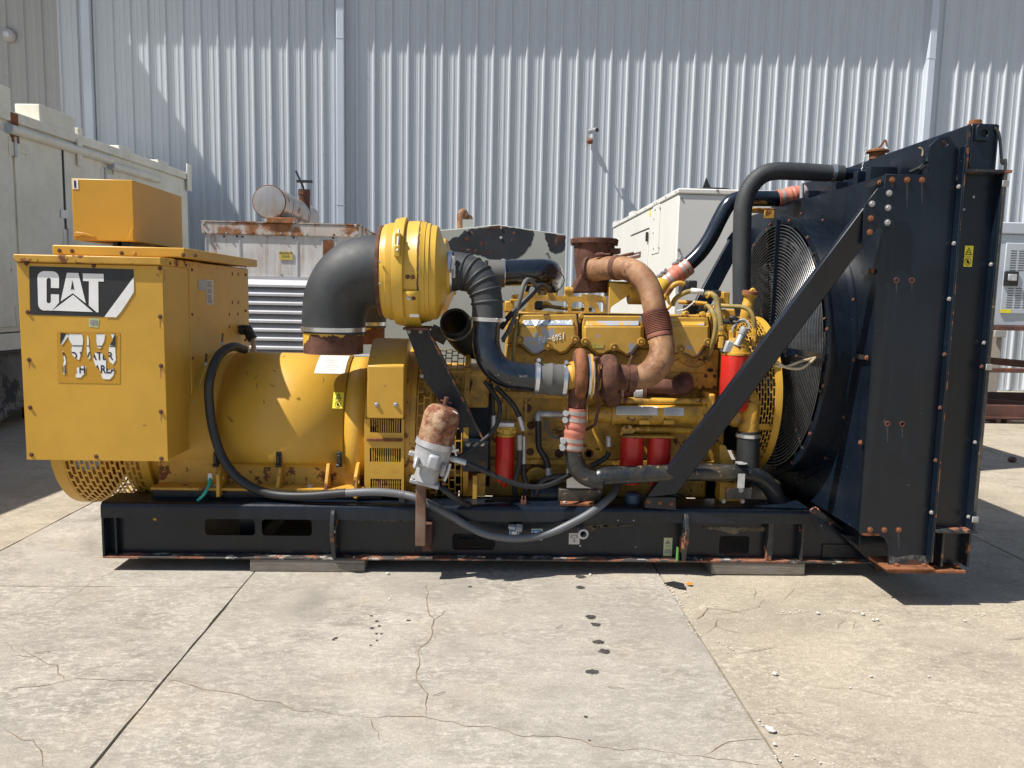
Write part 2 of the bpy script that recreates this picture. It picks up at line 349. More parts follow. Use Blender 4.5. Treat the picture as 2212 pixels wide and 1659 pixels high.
def mesh_of(mb, base=(0, 0, 0), smooth=38, name='m'):
    me = bpy.data.meshes.new(name); b = Vector(base)
    me.from_pydata([tuple(q-b) for q in mb.v], [], mb.f); me.update()
    bm = bmesh.new(); bm.from_mesh(me); bmesh.ops.remove_doubles(bm, verts=bm.verts, dist=1e-6)
    bmesh.ops.recalc_face_normals(bm, faces=bm.faces); bm.to_mesh(me); bm.free()
    if smooth:
        for p in me.polygons: p.use_smooth = True
        me.set_sharp_from_angle(angle=R(smooth))
    return me
def plate(outline, holes, th, o, ex, ey, sm=0):
    """flat plate with holes from 2-D outlines; o origin, ex/ey plane axes, thickness to both sides of the plane"""
    cu = bpy.data.curves.new('pl', 'CURVE'); cu.dimensions = '2D'; cu.fill_mode = 'BOTH'; cu.extrude = th/2
    for ring in [outline]+list(holes):
        sp = cu.splines.new('POLY'); sp.points.add(len(ring)-1); sp.use_cyclic_u = True
        for p, q in zip(sp.points, ring): p.co = (q[0], q[1], 0, 1)
    ob = bpy.data.objects.new('pl', cu); COL.objects.link(ob)
    me = bpy.data.meshes.new_from_object(ob)
    o, ex, ey = Vector(o), Vector(ex), Vector(ey); ez = ex.cross(ey)
    mb = MB(); mb.add([o + ex*v.co.x + ey*v.co.y + ez*v.co.z for v in me.vertices], [tuple(p.vertices) for p in me.polygons])
    bpy.data.objects.remove(ob); bpy.data.curves.remove(cu); bpy.data.meshes.remove(me)
    return mb
def plxz(pts, holes, Y, th):
    """plate in the XZ plane at depth Y from world points"""
    f = lambda ps: [(p.x, p.z) for p in ps]
    return plate(f(pts), [f(h) for h in holes], th, (0, Y, 0), (1, 0, 0), (0, 0, 1))
def rrect(x0, x1, z0, z1, r, n=4):
    pts = []
    for cx, cz, a in ((x1-r, z1-r, 0), (x0+r, z1-r, 90), (x0+r, z0+r, 180), (x1-r, z0+r, 270)):
        pts += [Vector((cx + r*math.cos(R(a+90*k/n)), 0, cz + r*math.sin(R(a+90*k/n)))) for k in range(n+1)]
    return pts
def circ(x, z, r, n=20): return [Vector((x+r*math.cos(2*math.pi*k/n), 0, z+r*math.sin(2*math.pi*k/n))) for k in range(n)]
def text_tris(s, bold=False, space=1.0):
    cu = bpy.data.curves.new('tx', 'FONT'); cu.body = s; cu.size = 1; cu.fill_mode = 'FRONT'; cu.space_character = space
    if bold: cu.offset = .022
    ob = bpy.data.objects.new('tx', cu); COL.objects.link(ob)
    me = bpy.data.meshes.new_from_object(ob); me.calc_loop_triangles()
    tr = [[me.vertices[i].co.to_2d() for i in t.vertices] for t in me.loop_triangles]
    bpy.data.objects.remove(ob); bpy.data.curves.remove(cu); bpy.data.meshes.remove(me)
    xs = [p.x for t in tr for p in t]; ys = [p.y for t in tr for p in t]
    x0, x1, y0, y1 = min(xs), max(xs), min(ys), max(ys)
    return [[((p.x-x0)/(x1-x0), (p.y-y0)/(y1-y0)) for p in t] for t in tr]
def text_on(mb, s, bl, br, tl, bold=False, fn=None, space=1.0):
    """letters stretched over the parallelogram bl-br-tl"""
    bl, br, tl = Vector(bl), Vector(br), Vector(tl)
    for t in text_tris(s, bold, space):
        mb.add([fn(bl + (br-bl)*a + (tl-bl)*b) if fn else bl + (br-bl)*a + (tl-bl)*b for a, b in t], [(0, 1, 2)])
    return mb
# ------------------------------------------------------------------ objects
class Thing:
    def __init__(s, name, label, cat, base, group=None):
        o = bpy.data.objects.new(name, None); COL.objects.link(o); o.location = base; o.empty_display_size = .2
        o['label'] = label; o['category'] = cat
        if group: o['group'] = group
        s.o = o; s.base = Vector(base)
    def part(s, name, mb, m, parent=None, smooth=38, bevel=0, solid=0, label=None, kind=None):
        me = mesh_of(mb, s.base, smooth, name); ob = bpy.data.objects.new(name, me); COL.objects.link(ob)
        ob.parent = parent or s.o; me.materials.append(M[m] if isinstance(m, str) else m)
        if solid:
            md = ob.modifiers.new('solid', 'SOLIDIFY'); md.thickness = solid; md.offset = 0
        if bevel:
            md = ob.modifiers.new('bevel', 'BEVEL'); md.width = bevel; md.segments = 2; md.limit_method = 'ANGLE'; md.angle_limit = R(40)
            md.harden_normals = False
        if label: ob['label'] = label
        if kind: ob['kind'] = kind
        return ob
    def inst(s, name, me, loc, d=(0, 0, 1), parent=None, spin=0., scale=1.):
        ob = bpy.data.objects.new(name, me); COL.objects.link(ob); ob.parent = parent or s.o
        ob.location = Vector(loc) - s.base; q = Vector(d).to_track_quat('Z', 'Y'); ob.rotation_mode = 'QUATERNION'
        ob.rotation_quaternion = q @ Matrix.Rotation(spin, 3, 'Z').to_quaternion(); ob.scale = (scale,)*3
        return ob
def solo(name, mb, m, label, cat, base, group=None, kind=None, smooth=38, bevel=0):
    me = mesh_of(mb, base, smooth, name); ob = bpy.data.objects.new(name, me); COL.objects.link(ob); ob.location = base
    me.materials.append(M[m] if isinstance(m, str) else m)
    if label: ob['label'] = label
    if cat: ob['category'] = cat
    if group: ob['group'] = group
    if kind: ob['kind'] = kind
    if bevel:
        md = ob.modifiers.new('bevel', 'BEVEL'); md.width = bevel; md.segments = 2; md.limit_method = 'ANGLE'
    return ob
BOLT = {}
def bolt_mesh(m, washer=True):
    k = (m, washer)
    if k not in BOLT:
        b = MB()
        if washer: b.lathe((0, 0, 0), (0, 0, 1), [(0, 1.12), (.14, 1.12), (.14, .8)], 14, cap1=False)
        b.lathe((0, 0, .1), (0, 0, 1), [(0, .86), (.55, .86), (.68, .7)], 6)
        BOLT[k] = mesh_of(b, (0, 0, 0), 30, 'bolt'); BOLT[k].materials.append(M[m])
    return BOLT[k]
def bolt(th, p, r, m='boltr', d=(0, -1, 0), parent=None, washer=True, name='bolt'):
    return th.inst(name, bolt_mesh(m, washer), p, d, parent, random.uniform(0, 1), r*.84)
# ================================================================== GROUND
def jag_rect(x0, x1, y0, y1, j=.004, step=.12):
    pts = []
    def edge(a, b):
        n = max(2, int((Vector(b)-Vector(a)).length/step)); n = min(n, 60)
        for i in range(n):
            t = i/n; e = 0 if i == 0 else random.uniform(-j, j)
            p = Vector(a).lerp(Vector(b), t); d = (Vector(b)-Vector(a)).normalized(); pts.append(p + Vector((-d.y, d.x))*e)
    edge((x0, y0), (x1, y0)); edge((x1, y0), (x1, y1)); edge((x1, y1), (x0, y1)); edge((x0, y1), (x0, y0))
    return pts
g = MB(); g.box(-150, 150, -60, 200, -.30, -.035)
ground = solo('ground', g, 'concd', None, None, (0, 0, 0), kind='structure', smooth=0)
XJ = [-11.6, -7.3, on_z(90, 1143, 0).x, on_z(365, 1457, 0).x, on_z(1565, 1460, 0).x, on_z(2155, 1182, 0).x, 5.7, 8.2, 12.0]
YJ = [-4.0, on_z(200, 1267, 0).y, 8.6, 14.38]
SLAB = {}
for i in range(len(XJ)-1):
    YK = YJ if i < 3 else [YJ[0], YJ[2], YJ[3]]
    for k in range(len(YK)-1):
        gap = .006 if i not in (4,) else .004
        tan = i >= 4 or (i <= 1)
        o = jag_rect(XJ[i]+gap, XJ[i+1]-gap, YK[k]+.002, YK[k+1]-.002, .0035 if (k == 0 or i in (2, 3, 4)) else .002)
        mb = MB(); mb.prism([Vector((p.x, p.y, -.04)) for p in o], (0, 0, .04 - (.004 if tan and i >= 4 else 0)))
        me = mesh_of(mb, (0, 0, 0), 0, 'concrete_slab'); me.materials.append(M['conc2'] if tan else M['conc'])
        ob = bpy.data.objects.new('concrete_slab', me); COL.objects.link(ob); ob.parent = ground; SLAB[(i, k)] = ob
far = MB(); far.box(-150, XJ[0]-.01, -60, 200, -.034, -.004); far.box(XJ[-1]+.01, 150, -60, 200, -.034, -.004); far.box(XJ[0], XJ[-1], -60, YJ[0]-.01, -.034, -.004)
me = mesh_of(far, (0, 0, 0), 0, 'far_paving'); me.materials.append(M['conc2']); ob = bpy.data.objects.new('far_paving', me); COL.objects.link(ob); ob.parent = ground
def ribbon(pts, w, z, jit=.006, sub=5):
    P = [Vector(p) for p in pts]; Q = []
    for a, b in zip(P[:-1], P[1:]):
        n = max(2, int((b-a).length/.035))
        for k in range(n):
            q = a.lerp(b, k/n); Q.append(q + Vector((random.uniform(-jit, jit), random.uniform(-jit, jit), 0)))
    Q.append(P[-1]); mb = MB(); L = []; n = len(Q)
    for i, q in enumerate(Q):
        d = (Q[min(i+1, n-1)]-Q[max(i-1, 0)]); d.z = 0; d.normalize(); s = Vector((-d.y, d.x, 0))
        ww = w*random.uniform(.45, 1.25)*min(1, .25+4*min(i, n-1-i)/n)
        L.append((q+s*ww/2, q-s*ww/2))
    for (a, b), (c, d) in zip(L[:-1], L[1:]):
        mb.quad(Vector((a.x, a.y, z)), Vector((c.x, c.y, z)), Vector((d.x, d.y, z)), Vector((b.x, b.y, z)))
    return mb
def gpart(name, mb, m, slab):
    me = mesh_of(mb, (0, 0, 0), 0, name); me.materials.append(M[m]); ob = bpy.data.objects.new(name, me); COL.objects.link(ob); ob.parent = slab; return ob
CRK = [('R', [(0, 820), (120, 803), (260, 790), (400, 760), (480, 747), (600, 748), (700, 762), (820, 760), (960, 762), (985, 768)], 2, .005),
       ('R', [(130, 570), (235, 620), (300, 655), (355, 662), (360, 715), (400, 755)], 2, .006),
       ('R', [(90, 600), (135, 608), (230, 612)], 2, .004), ('R', [(0, 370), (150, 335), (330, 290), (400, 245), (500, 205), (560, 150), (620, 120), (780, 50)], 2, .003),
       ('R', [(0, 1045), (90, 1085), (130, 1125), (200, 1130), (245, 1200), (262, 1290)], 2, .005), ('R', [(15, 520), (55, 525), (60, 550), (95, 580)], 2, .004),
       ('R', [(1010, 768), (1100, 760), (1180, 785), (1260, 812), (1400, 830), (1500, 850), (1600, 880), (1740, 895), (1820, 945), (1900, 955), (1960, 940), (2080, 965), (2190, 985)], 3, .006),
       ('S', [(130, 975), (230, 990), (420, 980), (590, 985), (640, 1000), (760, 1020), (840, 1042), (1000, 1045), (1100, 1075), (1200, 1108), (1400, 1105), (1560, 1130), (1650, 1170), (1800, 1190), (1900, 1180), (2060, 1195), (2210, 1228)], 3, .0045),
       ('S', [(590, 150), (610, 215), (598, 270), (620, 350), (645, 375), (625, 430), (640, 465), (600, 520), (540, 575), (560, 630), (545, 700), (540, 760), (600, 840), (590, 890), (602, 930), (597, 985)], 3, .0065),
       ('S', [(645, 375), (690, 350), (730, 318)], 3, .005), ('S', [(260, 995), (270, 1045), (300, 1080), (305, 1135)], 3, .005),
       ('T', [(235, 1222), (290, 1180), (380, 1135), (480, 1125), (620, 1125)], 3, .005), ('T', [(80, 1225), (200, 1225), (300, 1245), (420, 1258), (530, 1275), (620, 1300)], 3, .004),
       ('T', [(170, 380), (215, 350), (240, 310), (330, 315), (480, 340)], 4, .006), ('T', [(240, 460), (290, 415), (300, 380), (380, 375)], 4, .004), ('T', [(260, 400), (340, 440), (450, 460)], 4, .003),
       ('T', [(440, 585), (560, 570), (680, 545)], 4, .005), ('T', [(250, 570), (330, 580), (430, 585)], 4, .003), ('T', [(1040, 445), (1080, 385), (1170, 378), (1150, 440)], 4, .003),
       ('T', [(1270, 430), (1330, 405), (1440, 400)], 4, .003), ('T', [(2080, 505), (2210, 490)], 4, .005), ('T', [(540, 960), (650, 965), (740, 955), (860, 960)], 4, .003), ('T', [(690, 960), (660, 935), (690, 925)], 4, .003),
       ('T', [(660, 1090), (760, 1092), (840, 1085), (900, 1100)], 4, .003), ('T', [(840, 770), (980, 800), (1200, 815), (1350, 850), (1480, 880)], 4, .003), ('T', [(1740, 930), (1850, 945), (2000, 975), (2120, 975)], 4, .003),
       ('T', [(230, 350), (420, 330), (560, 300), (600, 240)], 4, .003), ('T', [(720, 250), (790, 180)], 4, .003), ('T', [(1760, 575), (1880, 585)], 4, .003), ('T', [(520, 250), (545, 210), (530, 175)], 4, .003)]
for c, ps, sl_i, wd in CRK:
    gpart('crack', ribbon([gz(c, x, y) for x, y in ps], wd*.8, .0015), 'crack', SLAB[(sl_i, 0)])
def blob(p, rx, ry, n=18, j=.25):
    mb = MB(); ps = []
    for k in range(n):
        a = 2*math.pi*k/n; e = 1+random.uniform(-j, j); ps.append(Vector((p.x+rx*e*math.cos(a), p.y+ry*e*math.sin(a), .0022)))
    return mb.poly(ps)
for x, y, r in [(1557, 112, .030), (1557, 180, .028), (1622, 365, .028), (1650, 410, .024), (1670, 518, .026), (1708, 578, .028), (1630, 705, .028), (870, 175, .012), (487, 385, .010), (1590, 985, .008), (1613, 1132, .005)]:
    gpart('oil_stain', blob(gz('S', x, y), r, r*.8), 'oil', SLAB[(3, 0)])
for x, y, r in [(255, 357, .008), (290, 390, .009), (262, 433, .010), (305, 420, .008), (287, 468, .007), (318, 468, .006), (290, 510, .007), (252, 540, .006), (35, 495, .010), (20, 505, .008)]:
    gpart('oil_stain', blob(gz('S', x, y), r, r), 'oil', SLAB[(3, 0)])
# spalled, chalky rims along the old joints
for c, ps, k, wd in [('T', [(640, 330), (760, 345), (830, 325), (930, 340), (1040, 345), (1160, 315), (1210, 350), (1300, 355), (1400, 362)], 4, .035), ('T', [(1920, 345), (2000, 335), (2060, 320)], 4, .05),
                     ('T', [(700, 1220), (830, 1225), (900, 1255), (1010, 1280)], 4, .03), ('T', [(570, 1020), (640, 1080), (650, 1100)], 4, .035), ('T', [(70, 200), (180, 260), (300, 285)], 4, .05),
                     ('T', [(0, 175), (70, 290), (150, 420), (190, 490)], 3, .014), ('T', [(300, 515), (380, 550), (430, 590)], 4, .012), ('T', [(665, 1235), (740, 1300)], 3, .014), ('S', [(380, 230), (355, 300), (330, 410)], 3, .035)]:
    mb = MB()
    P = [gz(c, x, y) for x, y in ps]
    for a, b in zip(P[:-1], P[1:]):
        for q in range(int((b-a).length/.006)):
            if random.random() < .45: continue
            o = a.lerp(b, random.random()) + Vector((random.gauss(0, wd*.45), random.gauss(0, wd*.45), 0)); r = random.uniform(.0018, .0058)
            n = random.choice((4, 5, 6)); a0 = random.random()*6
            mb.poly([Vector((o.x+r*random.uniform(.6, 1.2)*math.cos(a0+2*math.pi*t/n), o.y+r*random.uniform(.6, 1.2)*math.sin(a0+2*math.pi*t/n), .0022 + random.uniform(0, .0012))) for t in range(n)])
    gpart('spalled_rim', mb, 'crackw', SLAB[(k, 0)])['kind'] = 'stuff'
# ================================================================== WAREHOUSE
YW = 14.4
wh = Thing('warehouse', 'tall corrugated grey steel warehouse wall behind the generators', 'building', (0, YW, 0))
ZE = 8.1
PW = .9144
def rib_profile():
    pr = []
    for k in range(3):
        b = k*PW/3
        pr += [(b, 0), (b+.020, -.036), (b+.046, -.036), (b+.066, 0), (b+.120, 0), (b+.127, -.006), (b+.150, -.006), (b+.157, 0), (b+.212, 0), (b+.219, -.006), (b+.242, -.006), (b+.249, 0)]
    pr.append((PW, 0)); return pr
PR = rib_profile()
def wall_panel_mesh(m):
    mb = MB(); n = len(PR)
    mb.add([(x, y, z) for z in (0.02, ZE) for x, y in PR], [(i, i+1, n+i+1, n+i) for i in range(n-1)])
    me = mesh_of(mb, (0, 0, 0), 25, 'wall_panel'); me.materials.append(M[m]); return me
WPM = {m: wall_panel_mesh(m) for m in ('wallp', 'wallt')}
scm = MB()
for k in range(int(ZE/.61)):
    scm.lathe((.033, -.036, .45+k*.61), (0, -1, 0), [(0, .011), (.003, .011), (.004, .006), (.009, .005)], 6)
for z in (1.1, 3.0, 4.9, 6.3):
    for b in (.085, .39, .695): scm.lathe((b, 0, z), (0, -1, 0), [(0, .009), (.004, .008)], 6)
SCM = mesh_of(scm, (0, 0, 0), 0, 'screw_row'); SCM.materials.append(M['wallp'])
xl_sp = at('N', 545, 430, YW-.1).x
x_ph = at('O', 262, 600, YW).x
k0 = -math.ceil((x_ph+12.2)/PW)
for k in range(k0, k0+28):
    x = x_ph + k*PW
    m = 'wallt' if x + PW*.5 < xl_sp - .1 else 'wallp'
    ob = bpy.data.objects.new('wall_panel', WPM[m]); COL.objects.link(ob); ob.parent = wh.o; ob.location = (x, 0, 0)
    sc = bpy.data.objects.new('screw_row', SCM); COL.objects.link(sc); sc.parent = ob; sc['kind'] = 'stuff'
zs = at('O', 900, 350, YW).z
ov = (ZE-zs)*.20
pA = at('N', 800, 320, YW); X0 = pA.x - .64*(ZE-pA.z)
mb = MB(); mb.box(-13, 13.2, YW-ov, YW+9, ZE, ZE+.16); wh.part('roof', mb, 'wallp')
mb = MB(); mb.box(-13, X0, YW-1.75, YW-ov-.004, ZE, ZE+.16); wh.part('canopy', mb, 'wallp')
mb = MB(); mb.box(-12.6, 13.0, YW+.05, YW+.25, 0, ZE-.01); mb.box(-12.6, -12.4, YW+.26, YW+8.8, 0, ZE-.01); mb.box(12.8, 13, YW+.26, YW+8.8, 0, ZE-.01); mb.box(-12.39, 12.79, YW+8.6, YW+8.8, 0, ZE-.01)
wh.part('wall_core', mb, 'wallp', smooth=0)
mb = MB(); mb.box(-12.6, 13, YW-.02, YW-.004, 0, .02); wh.part('base_trim', mb, 'wallp')
for c, xa, xb, y, wd in (('N', 515, 560, 300, .150), ('O', 45, 82, 500, .135), ('Q', 1600, 1640, 600, .135)):
    x = at(c, (xa+xb)/2, y, YW-.12).x
    mb = MB(); z0, z1 = .15, ZE-.02
    mb.box(x-wd/2, x+wd/2, YW-.135, YW-.038, z0, z1)
    sp = wh.part('downspout', mb, 'spout', bevel=.012)
    mb = MB()
    for zz in (at('O', 60, 235, YW-.12).z, 3.2):
        mb.box(x-wd/2-.004, x+wd/2+.004, YW-.139, YW-.036, zz-.012, zz)
    wh.part('joint_band', mb, 'spout', sp)
# wall lamp and camera hang on the wall
p = at('N', 53, 218, YW-.06)
t = Thing('wall_lamp', 'round pale grey bulkhead lamp on the shaded warehouse wall', 'lamp', (p.x, p.y, p.z))
mb = MB(); r = rm('N', 40, YW); mb.lathe(p+Vector((0, .05, 0)), (0, -1, 0), [(0, r*.9), (.03, r), (.05, r*.98), (.09, r*.8), (.105, r*.4), (.108, .001)], 32); t.part('housing', mb, 'wallt')
mb = MB(); mb.lathe(p+Vector((0, -.052, 0)), (0, -1, 0), [(0, r*.42), (.018, r*.36), (.02, .001)], 24); t.part('lens', mb, 'wallp')
p = at('O', 1615, 878, YW-.04)
t = Thing('security_camera', 'small silver security camera on a rusty round mount on the warehouse wall', 'camera', tuple(p))
mb = MB(); mb.lathe(p, (0, -1, 0), [(0, .055), (.03, .056), (.06, .04), (.08, .02)], 20); t.part('mount', mb, 'rusto')
q = p + Vector((.02, -.26, .05))
mb = MB(); mb.tube([p+Vector((0, -.06, 0)), p+Vector((0, -.2, 0)), q+Vector((0, .02, -.02))], .013, 8); t.part('arm', mb, 'zinc')
q2 = q + Vector((0, 0, .08))
mb = MB(); mb.tube([q, q2], .012, 8); t.part('bracket', mb, 'zinc')
mb = MB(); mb.cyl(q2+Vector((-.05, .08, .0)), q2+Vector((.06, -.07, .0)), .048, .048, 20); b = t.part('body', mb, 'steel')
dd = Vector((.19, -.22, 0)).normalized()
mb = MB(); mb.cyl(q2+Vector((.06, -.07, .0))+dd*.001, q2+Vector((.06, -.07, .0))+dd*.012, .036, .036, 20); t.part('lens', mb, 'plastic', b)
# ================================================================== CONTAINER ON THE LEFT
PA, PB = Vector((-5.34, 8.5, 0)), Vector((-4.95, 13.3, 0))
cdx = (PB-PA).normalized(); cnx = Vector((cdx.y, -cdx.x, 0))     # along the face, out of the face
def cf(c, x, y, off=0.):
    d = ray(*cv(c, x, y)); o = PA + cnx*off
    t = (o-CAM).dot(cnx)/d.dot(cnx); return CAM + d*t
def cz(s, off, z): return PA + cdx*s + cnx*off + Vector((0, 0, z))
def cbox(mb, s0, s1, o0, o1, z0, z1):
    mb.hexa([cz(s0, o0, z0), cz(s1, o0, z0), cz(s1, o1, z0), cz(s0, o1, z0)], [cz(s0, o0, z1), cz(s1, o0, z1), cz(s1, o1, z1), cz(s0, o1, z1)]); return mb
S1 = (PB-PA).length; S0 = -7.0
def cs(c, x, y): return (cf(c, x, y)-PA).dot(cdx)
ct = Thing('generator_container', 'long beige walk-in generator container with hinged doors beside the warehouse', 'container', tuple(cz(0, -1.3, 0)))
ztop = 3.42; zbot = cf('P7', 80, 178).z
body = ct.part('body', cbox(MB(), S0, S1, -2.6, 0, zbot, ztop), 'cont', bevel=.01)
ct.part('top_rail', cbox(MB(), S0, S1+.02, -2.62, .035, ztop-.01+.012, ztop+.12), 'cont', bevel=.012)
ct.part('base_rail', cbox(MB(), S0, S1+.01, -2.6, .03, zbot-.20, zbot-.012), 'cont', bevel=.008)
ct.part('floor_edge', cbox(MB(), S0, S1, -2.59, .045, zbot-.225, zbot-.204), 'blk')
def door(x0y, x1y, zt0, name='door'):
    s0, s1 = cs('N', *x0y), cs('N', *x1y)
    return ct.part('door', cbox(MB(), s0+.012, s1-.012, .002, .022, zbot+.06, zt0), 'cont', body, bevel=.006)
zd = cf('N', 70, 832).z
for a, b in (((70, 832), (375, 935)), ((375, 935), (630, 1022)), ((695, 1048), (950, 1150))): door(a, b, zd)
door((-250, 730), (60, 825), zd)
mb = MB(); s = cs('N', 380, 1000); cbox(mb, s-.012, s+.012, .0225, .030, zbot+.06, zd); ct.part('door_gasket', mb, 'plastic', body)
for a, b in (((55, 790), (690, 1008)), ((690, 1020), (985, 1128))):
    p, q = cf('N', *a, .04), cf('N', *b, .04); q.z = p.z = (p.z+q.z)/2
    mb = MB(); mb.cyl(p, q, .055, .055, 12); dr = ct.part('drip_rail', mb, 'cont', body)
    mb = MB(); mb.cyl(p-cdx*.02, p-cdx*.002, .058, .058, 12); ct.part('end_cap', mb, 'bgen', dr)
for x, y, sg in ((75, 915, 1), (640, 1095, -1), (410, 1478, 1), (120, 1960, 1)):
    p = cf('N', x, y); s = (p-PA).dot(cdx)
    mb = MB(); cbox(mb, s-.09, s-.015, .022, .032, p.z-.10, p.z+.10); cbox(mb, s+.015, s+.22, .024, .034, p.z-.05, p.z+.05); h = ct.part('hinge', mb, 'cont', body, bevel=.004)
    mb = MB(); mb.cyl(cz(s, .04, p.z-.11), cz(s, .04, p.z+.11), .018, .018, 10); ct.part('hinge_pin', mb, 'zinc', h)
for x0, x1, y0, y1 in ((-60, 72, 550, 690), (255, 470, 733, 880), (488, 516, 805, 845), (742, 815, 930, 965), (985, 1047, 1030, 1058)):
    pa, pb = cf('N', x0, y1), cf('N', x1, y1); s0, s1 = (pa-PA).dot(cdx), (pb-PA).dot(cdx); z1 = cf('N', x1, y0).z
    mb = MB(); cbox(mb, s0, s1, -.30, .0, ztop+.112, max(z1, ztop+.17)); ct.part('roof_pocket', mb, 'cont', bevel=.008)
mb = MB(); cbox(mb, cs('N', 45, 690), cs('N', 90, 720), .037, .042, ztop-.22, ztop+.1); ct.part('rust_plate', mb, 'rusto')
mb = MB(); cbox(mb, cs('N', 455, 860), cs('N', 485, 880), .037, .06, ztop-.28, ztop+.05); ct.part('hook', mb, 'cont')
mb = MB(); cbox(mb, S1-.10, S1+.05, .036, .06, ztop-.18, ztop+.26); ct.part('corner_lug', mb, 'cont', bevel=.02)
mb = MB(); s = cs('N', 385, 1332); z = cf('N', 385, 1332).z; cbox(mb, s-.07, s+.07, .031, .036, z-.05, z+.05); ct.part('label_plate', mb, 'white', body)
# belly tank under the container
M['dirty'] = mat('dirty_mottled_tank', (.20, .19, .175), .8, var=.3, vscale=2, dust=.7, dcol=(.09, .085, .08), dscale=3.5, bump=.4, bscale=20, chip=.15, chcol=(.05, .05, .05), chscale=2.5)
bk = cf('P7', 0, 420).z; 
mb = MB(); cbox(mb, S0+1, S1-3.2, -2.3, -.10, .30, zbot-.235); ct.part('belly_tank', mb, 'dirty')
mb = MB(); p0, p1 = cs('P7', 0, 900), cs('P7', 168, 790)
mb.prism([cz(S0+1, -.08, .02), cz(-.1, -.08, .02), cz(1.9, -.08, .62), cz(1.9, -.08, 1.02), cz(S0+1, -.08, .86)], cnx*.06); ct.part('skirt_panel', mb, 'dirty')
for s in (S0+.3, -2.5, 1.0, S1-.4):
    mb = MB(); cbox(mb, s, s+.15, -2.5, -2.35, 0, zbot-.23); ct.part('stand_leg', mb, 'blk'); ct.part('stand_leg', cbox(MB(), s, s+.15, -.35, -.2, 0, zbot-.23), 'blk')
# ================================================================== RUSTY WHITE GENERATOR
YR = 8.5
pl, pr_ = at('Y', 255, 200, YR), at('Y', 1970, 225, YR)
zt, zb1 = pl.z, at('Y', 1000, 350, YR).z
xa, xb = pl.x, pr_.x
rg = Thing('rusty_generator_enclosure', 'rust streaked white generator enclosure with louvred end and silencer drum on top', 'generator', ((xa+xb)/2, YR+1, 0))
zl = at('Y', 1200, 800, YR).z
mb = MB(); mb.box(xa+.03, xb-.03, YR+.02, YR+2.3, zl, zt-.02); up = rg.part('upper_panel', mb, 'rustw', smooth=0)
mb = MB(); mb.box(xa, xb, YR, YR+2.32, zb1, zt); rb = rg.part('roof_band', mb, 'rustw2', bevel=.008)
mb = MB(); mb.box(xa-.005, xb+.005, YR-.006, YR+2.33, zt+.002, zt+.014); rg.part('roof_sheet', mb, 'rustw2')
for x0, x1 in ((300, 306), (668, 676), (1296, 1300), (1570, 1575), (1716, 1722)):
    a, b = at('Y', x0, 600, YR), at('Y', x1, 600, YR)
    mb = MB(); mb.box(a.x-.004, b.x+.004, YR+.012, YR+.0195, zl, zb1-.004); rg.part('panel_seam', mb, 'louv', up)
a, b = at('Y', 1580, 400, YR), at('Y', 1692, 690, YR)
mb = MB(); mb.box(a.x, b.x, YR+.008, YR+.0185, b.z, a.z); rg.part('rust_panel', mb, 'rusto', up)
for x, y in ((530, 325), (820, 325), (1120, 332), (1408, 335), (1700, 345), (350, 345), (505, 362), (645, 362), (705, 366), (975, 368), (1262, 372), (1690, 378), (1128, 778)):
    bolt(rg, at('Y', x, y, YR+(.018 if y > 346 else 0)), .013, random.choice(('boltr', 'boltr', 'boltw')), parent=rb)
for x, y in ((285, 218), (285, 318), (1937, 245), (1940, 345)): bolt(rg, at('Y', x, y, YR), .022, 'boltw', parent=rb)
a, b = at('Y', 1100, 525, YR), at('Y', 1248, 618, YR)
mb = MB(); mb.box(a.x, b.x, YR+.010, YR+.014, b.z, a.z); lab = rg.part('dealer_label', mb, mat('aged_yellow_label', (.55, .42, .08), .55, var=.1, vscale=9, dust=.3, dcol=(.5, .44, .28)), up)
mb = MB(); h = a.z-b.z; wdt = b.x-a.x
text_on(mb, 'BECKWITH', (a.x+.03*wdt, YR+.0085, a.z-.28*h), (a.x+.76*wdt, YR+.0085, a.z-.28*h), (a.x+.03*wdt, YR+.0085, a.z-.08*h), True)
mb.poly([Vector((a.x+wdt*q, YR+.0085, a.z-h*k)) for q, k in ((.83, .06), (.99, .06), (.95, .25), (.88, .25))])
text_on(mb, 'Power Systems', (a.x+.25*wdt, YR+.0085, a.z-.40*h), (a.x+.72*wdt, YR+.0085, a.z-.40*h), (a.x+.25*wdt, YR+.0085, a.z-.33*h))
text_on(mb, '972-242-2050', (a.x+.22*wdt, YR+.0085, a.z-.58*h), (a.x+.78*wdt, YR+.0085, a.z-.58*h), (a.x+.22*wdt, YR+.0085, a.z-.48*h), True)
mb.box(a.x+.18*wdt, a.x+.82*wdt, YR+.0085, YR+.009, a.z-.68*h, a.z-.65*h)
rg.part('label_print', mb, 'black_print', lab, smooth=0)
# louvred lower end
mb = MB(); mb.box(xa+.03, xb-.03, YR+.03, YR+2.3, .1, zl-.004); lo = rg.part('lower_body', mb, 'dark', smooth=0)
mb = MB(); mb.box(xa+.025, xb-.025, YR+.004, YR+.019, zl-.06, zl-.001); rg.part('louvre_head', mb, 'louv', lo)
dz = (at('Y', 1200, 900, YR).z - at('Y', 1200, 1480, YR).z)/6
z = at('Y', 1200, 905, YR).z
lm = MB()
lm.prism([Vector((xa+.06, 0, .0)), Vector((xa+.06, .055, dz*.80)), Vector((xa+.06, .045, dz*.82)), Vector((xa+.06, -.016, .012)), Vector((xa+.06, -.016, -.012)), Vector((xa+.06, 0, -.012))], (xb-xa-.12, 0, 0))
LM = mesh_of(lm, (0, 0, 0), 20, 'louvre_blade'); LM.materials.append(M['louv'])
for k in range(14):
    ob = bpy.data.objects.new('louvre_blade', LM); COL.objects.link(ob); ob.parent = lo; ob.location = Vector((0, YR-.03, z-k*dz)) - rg.base
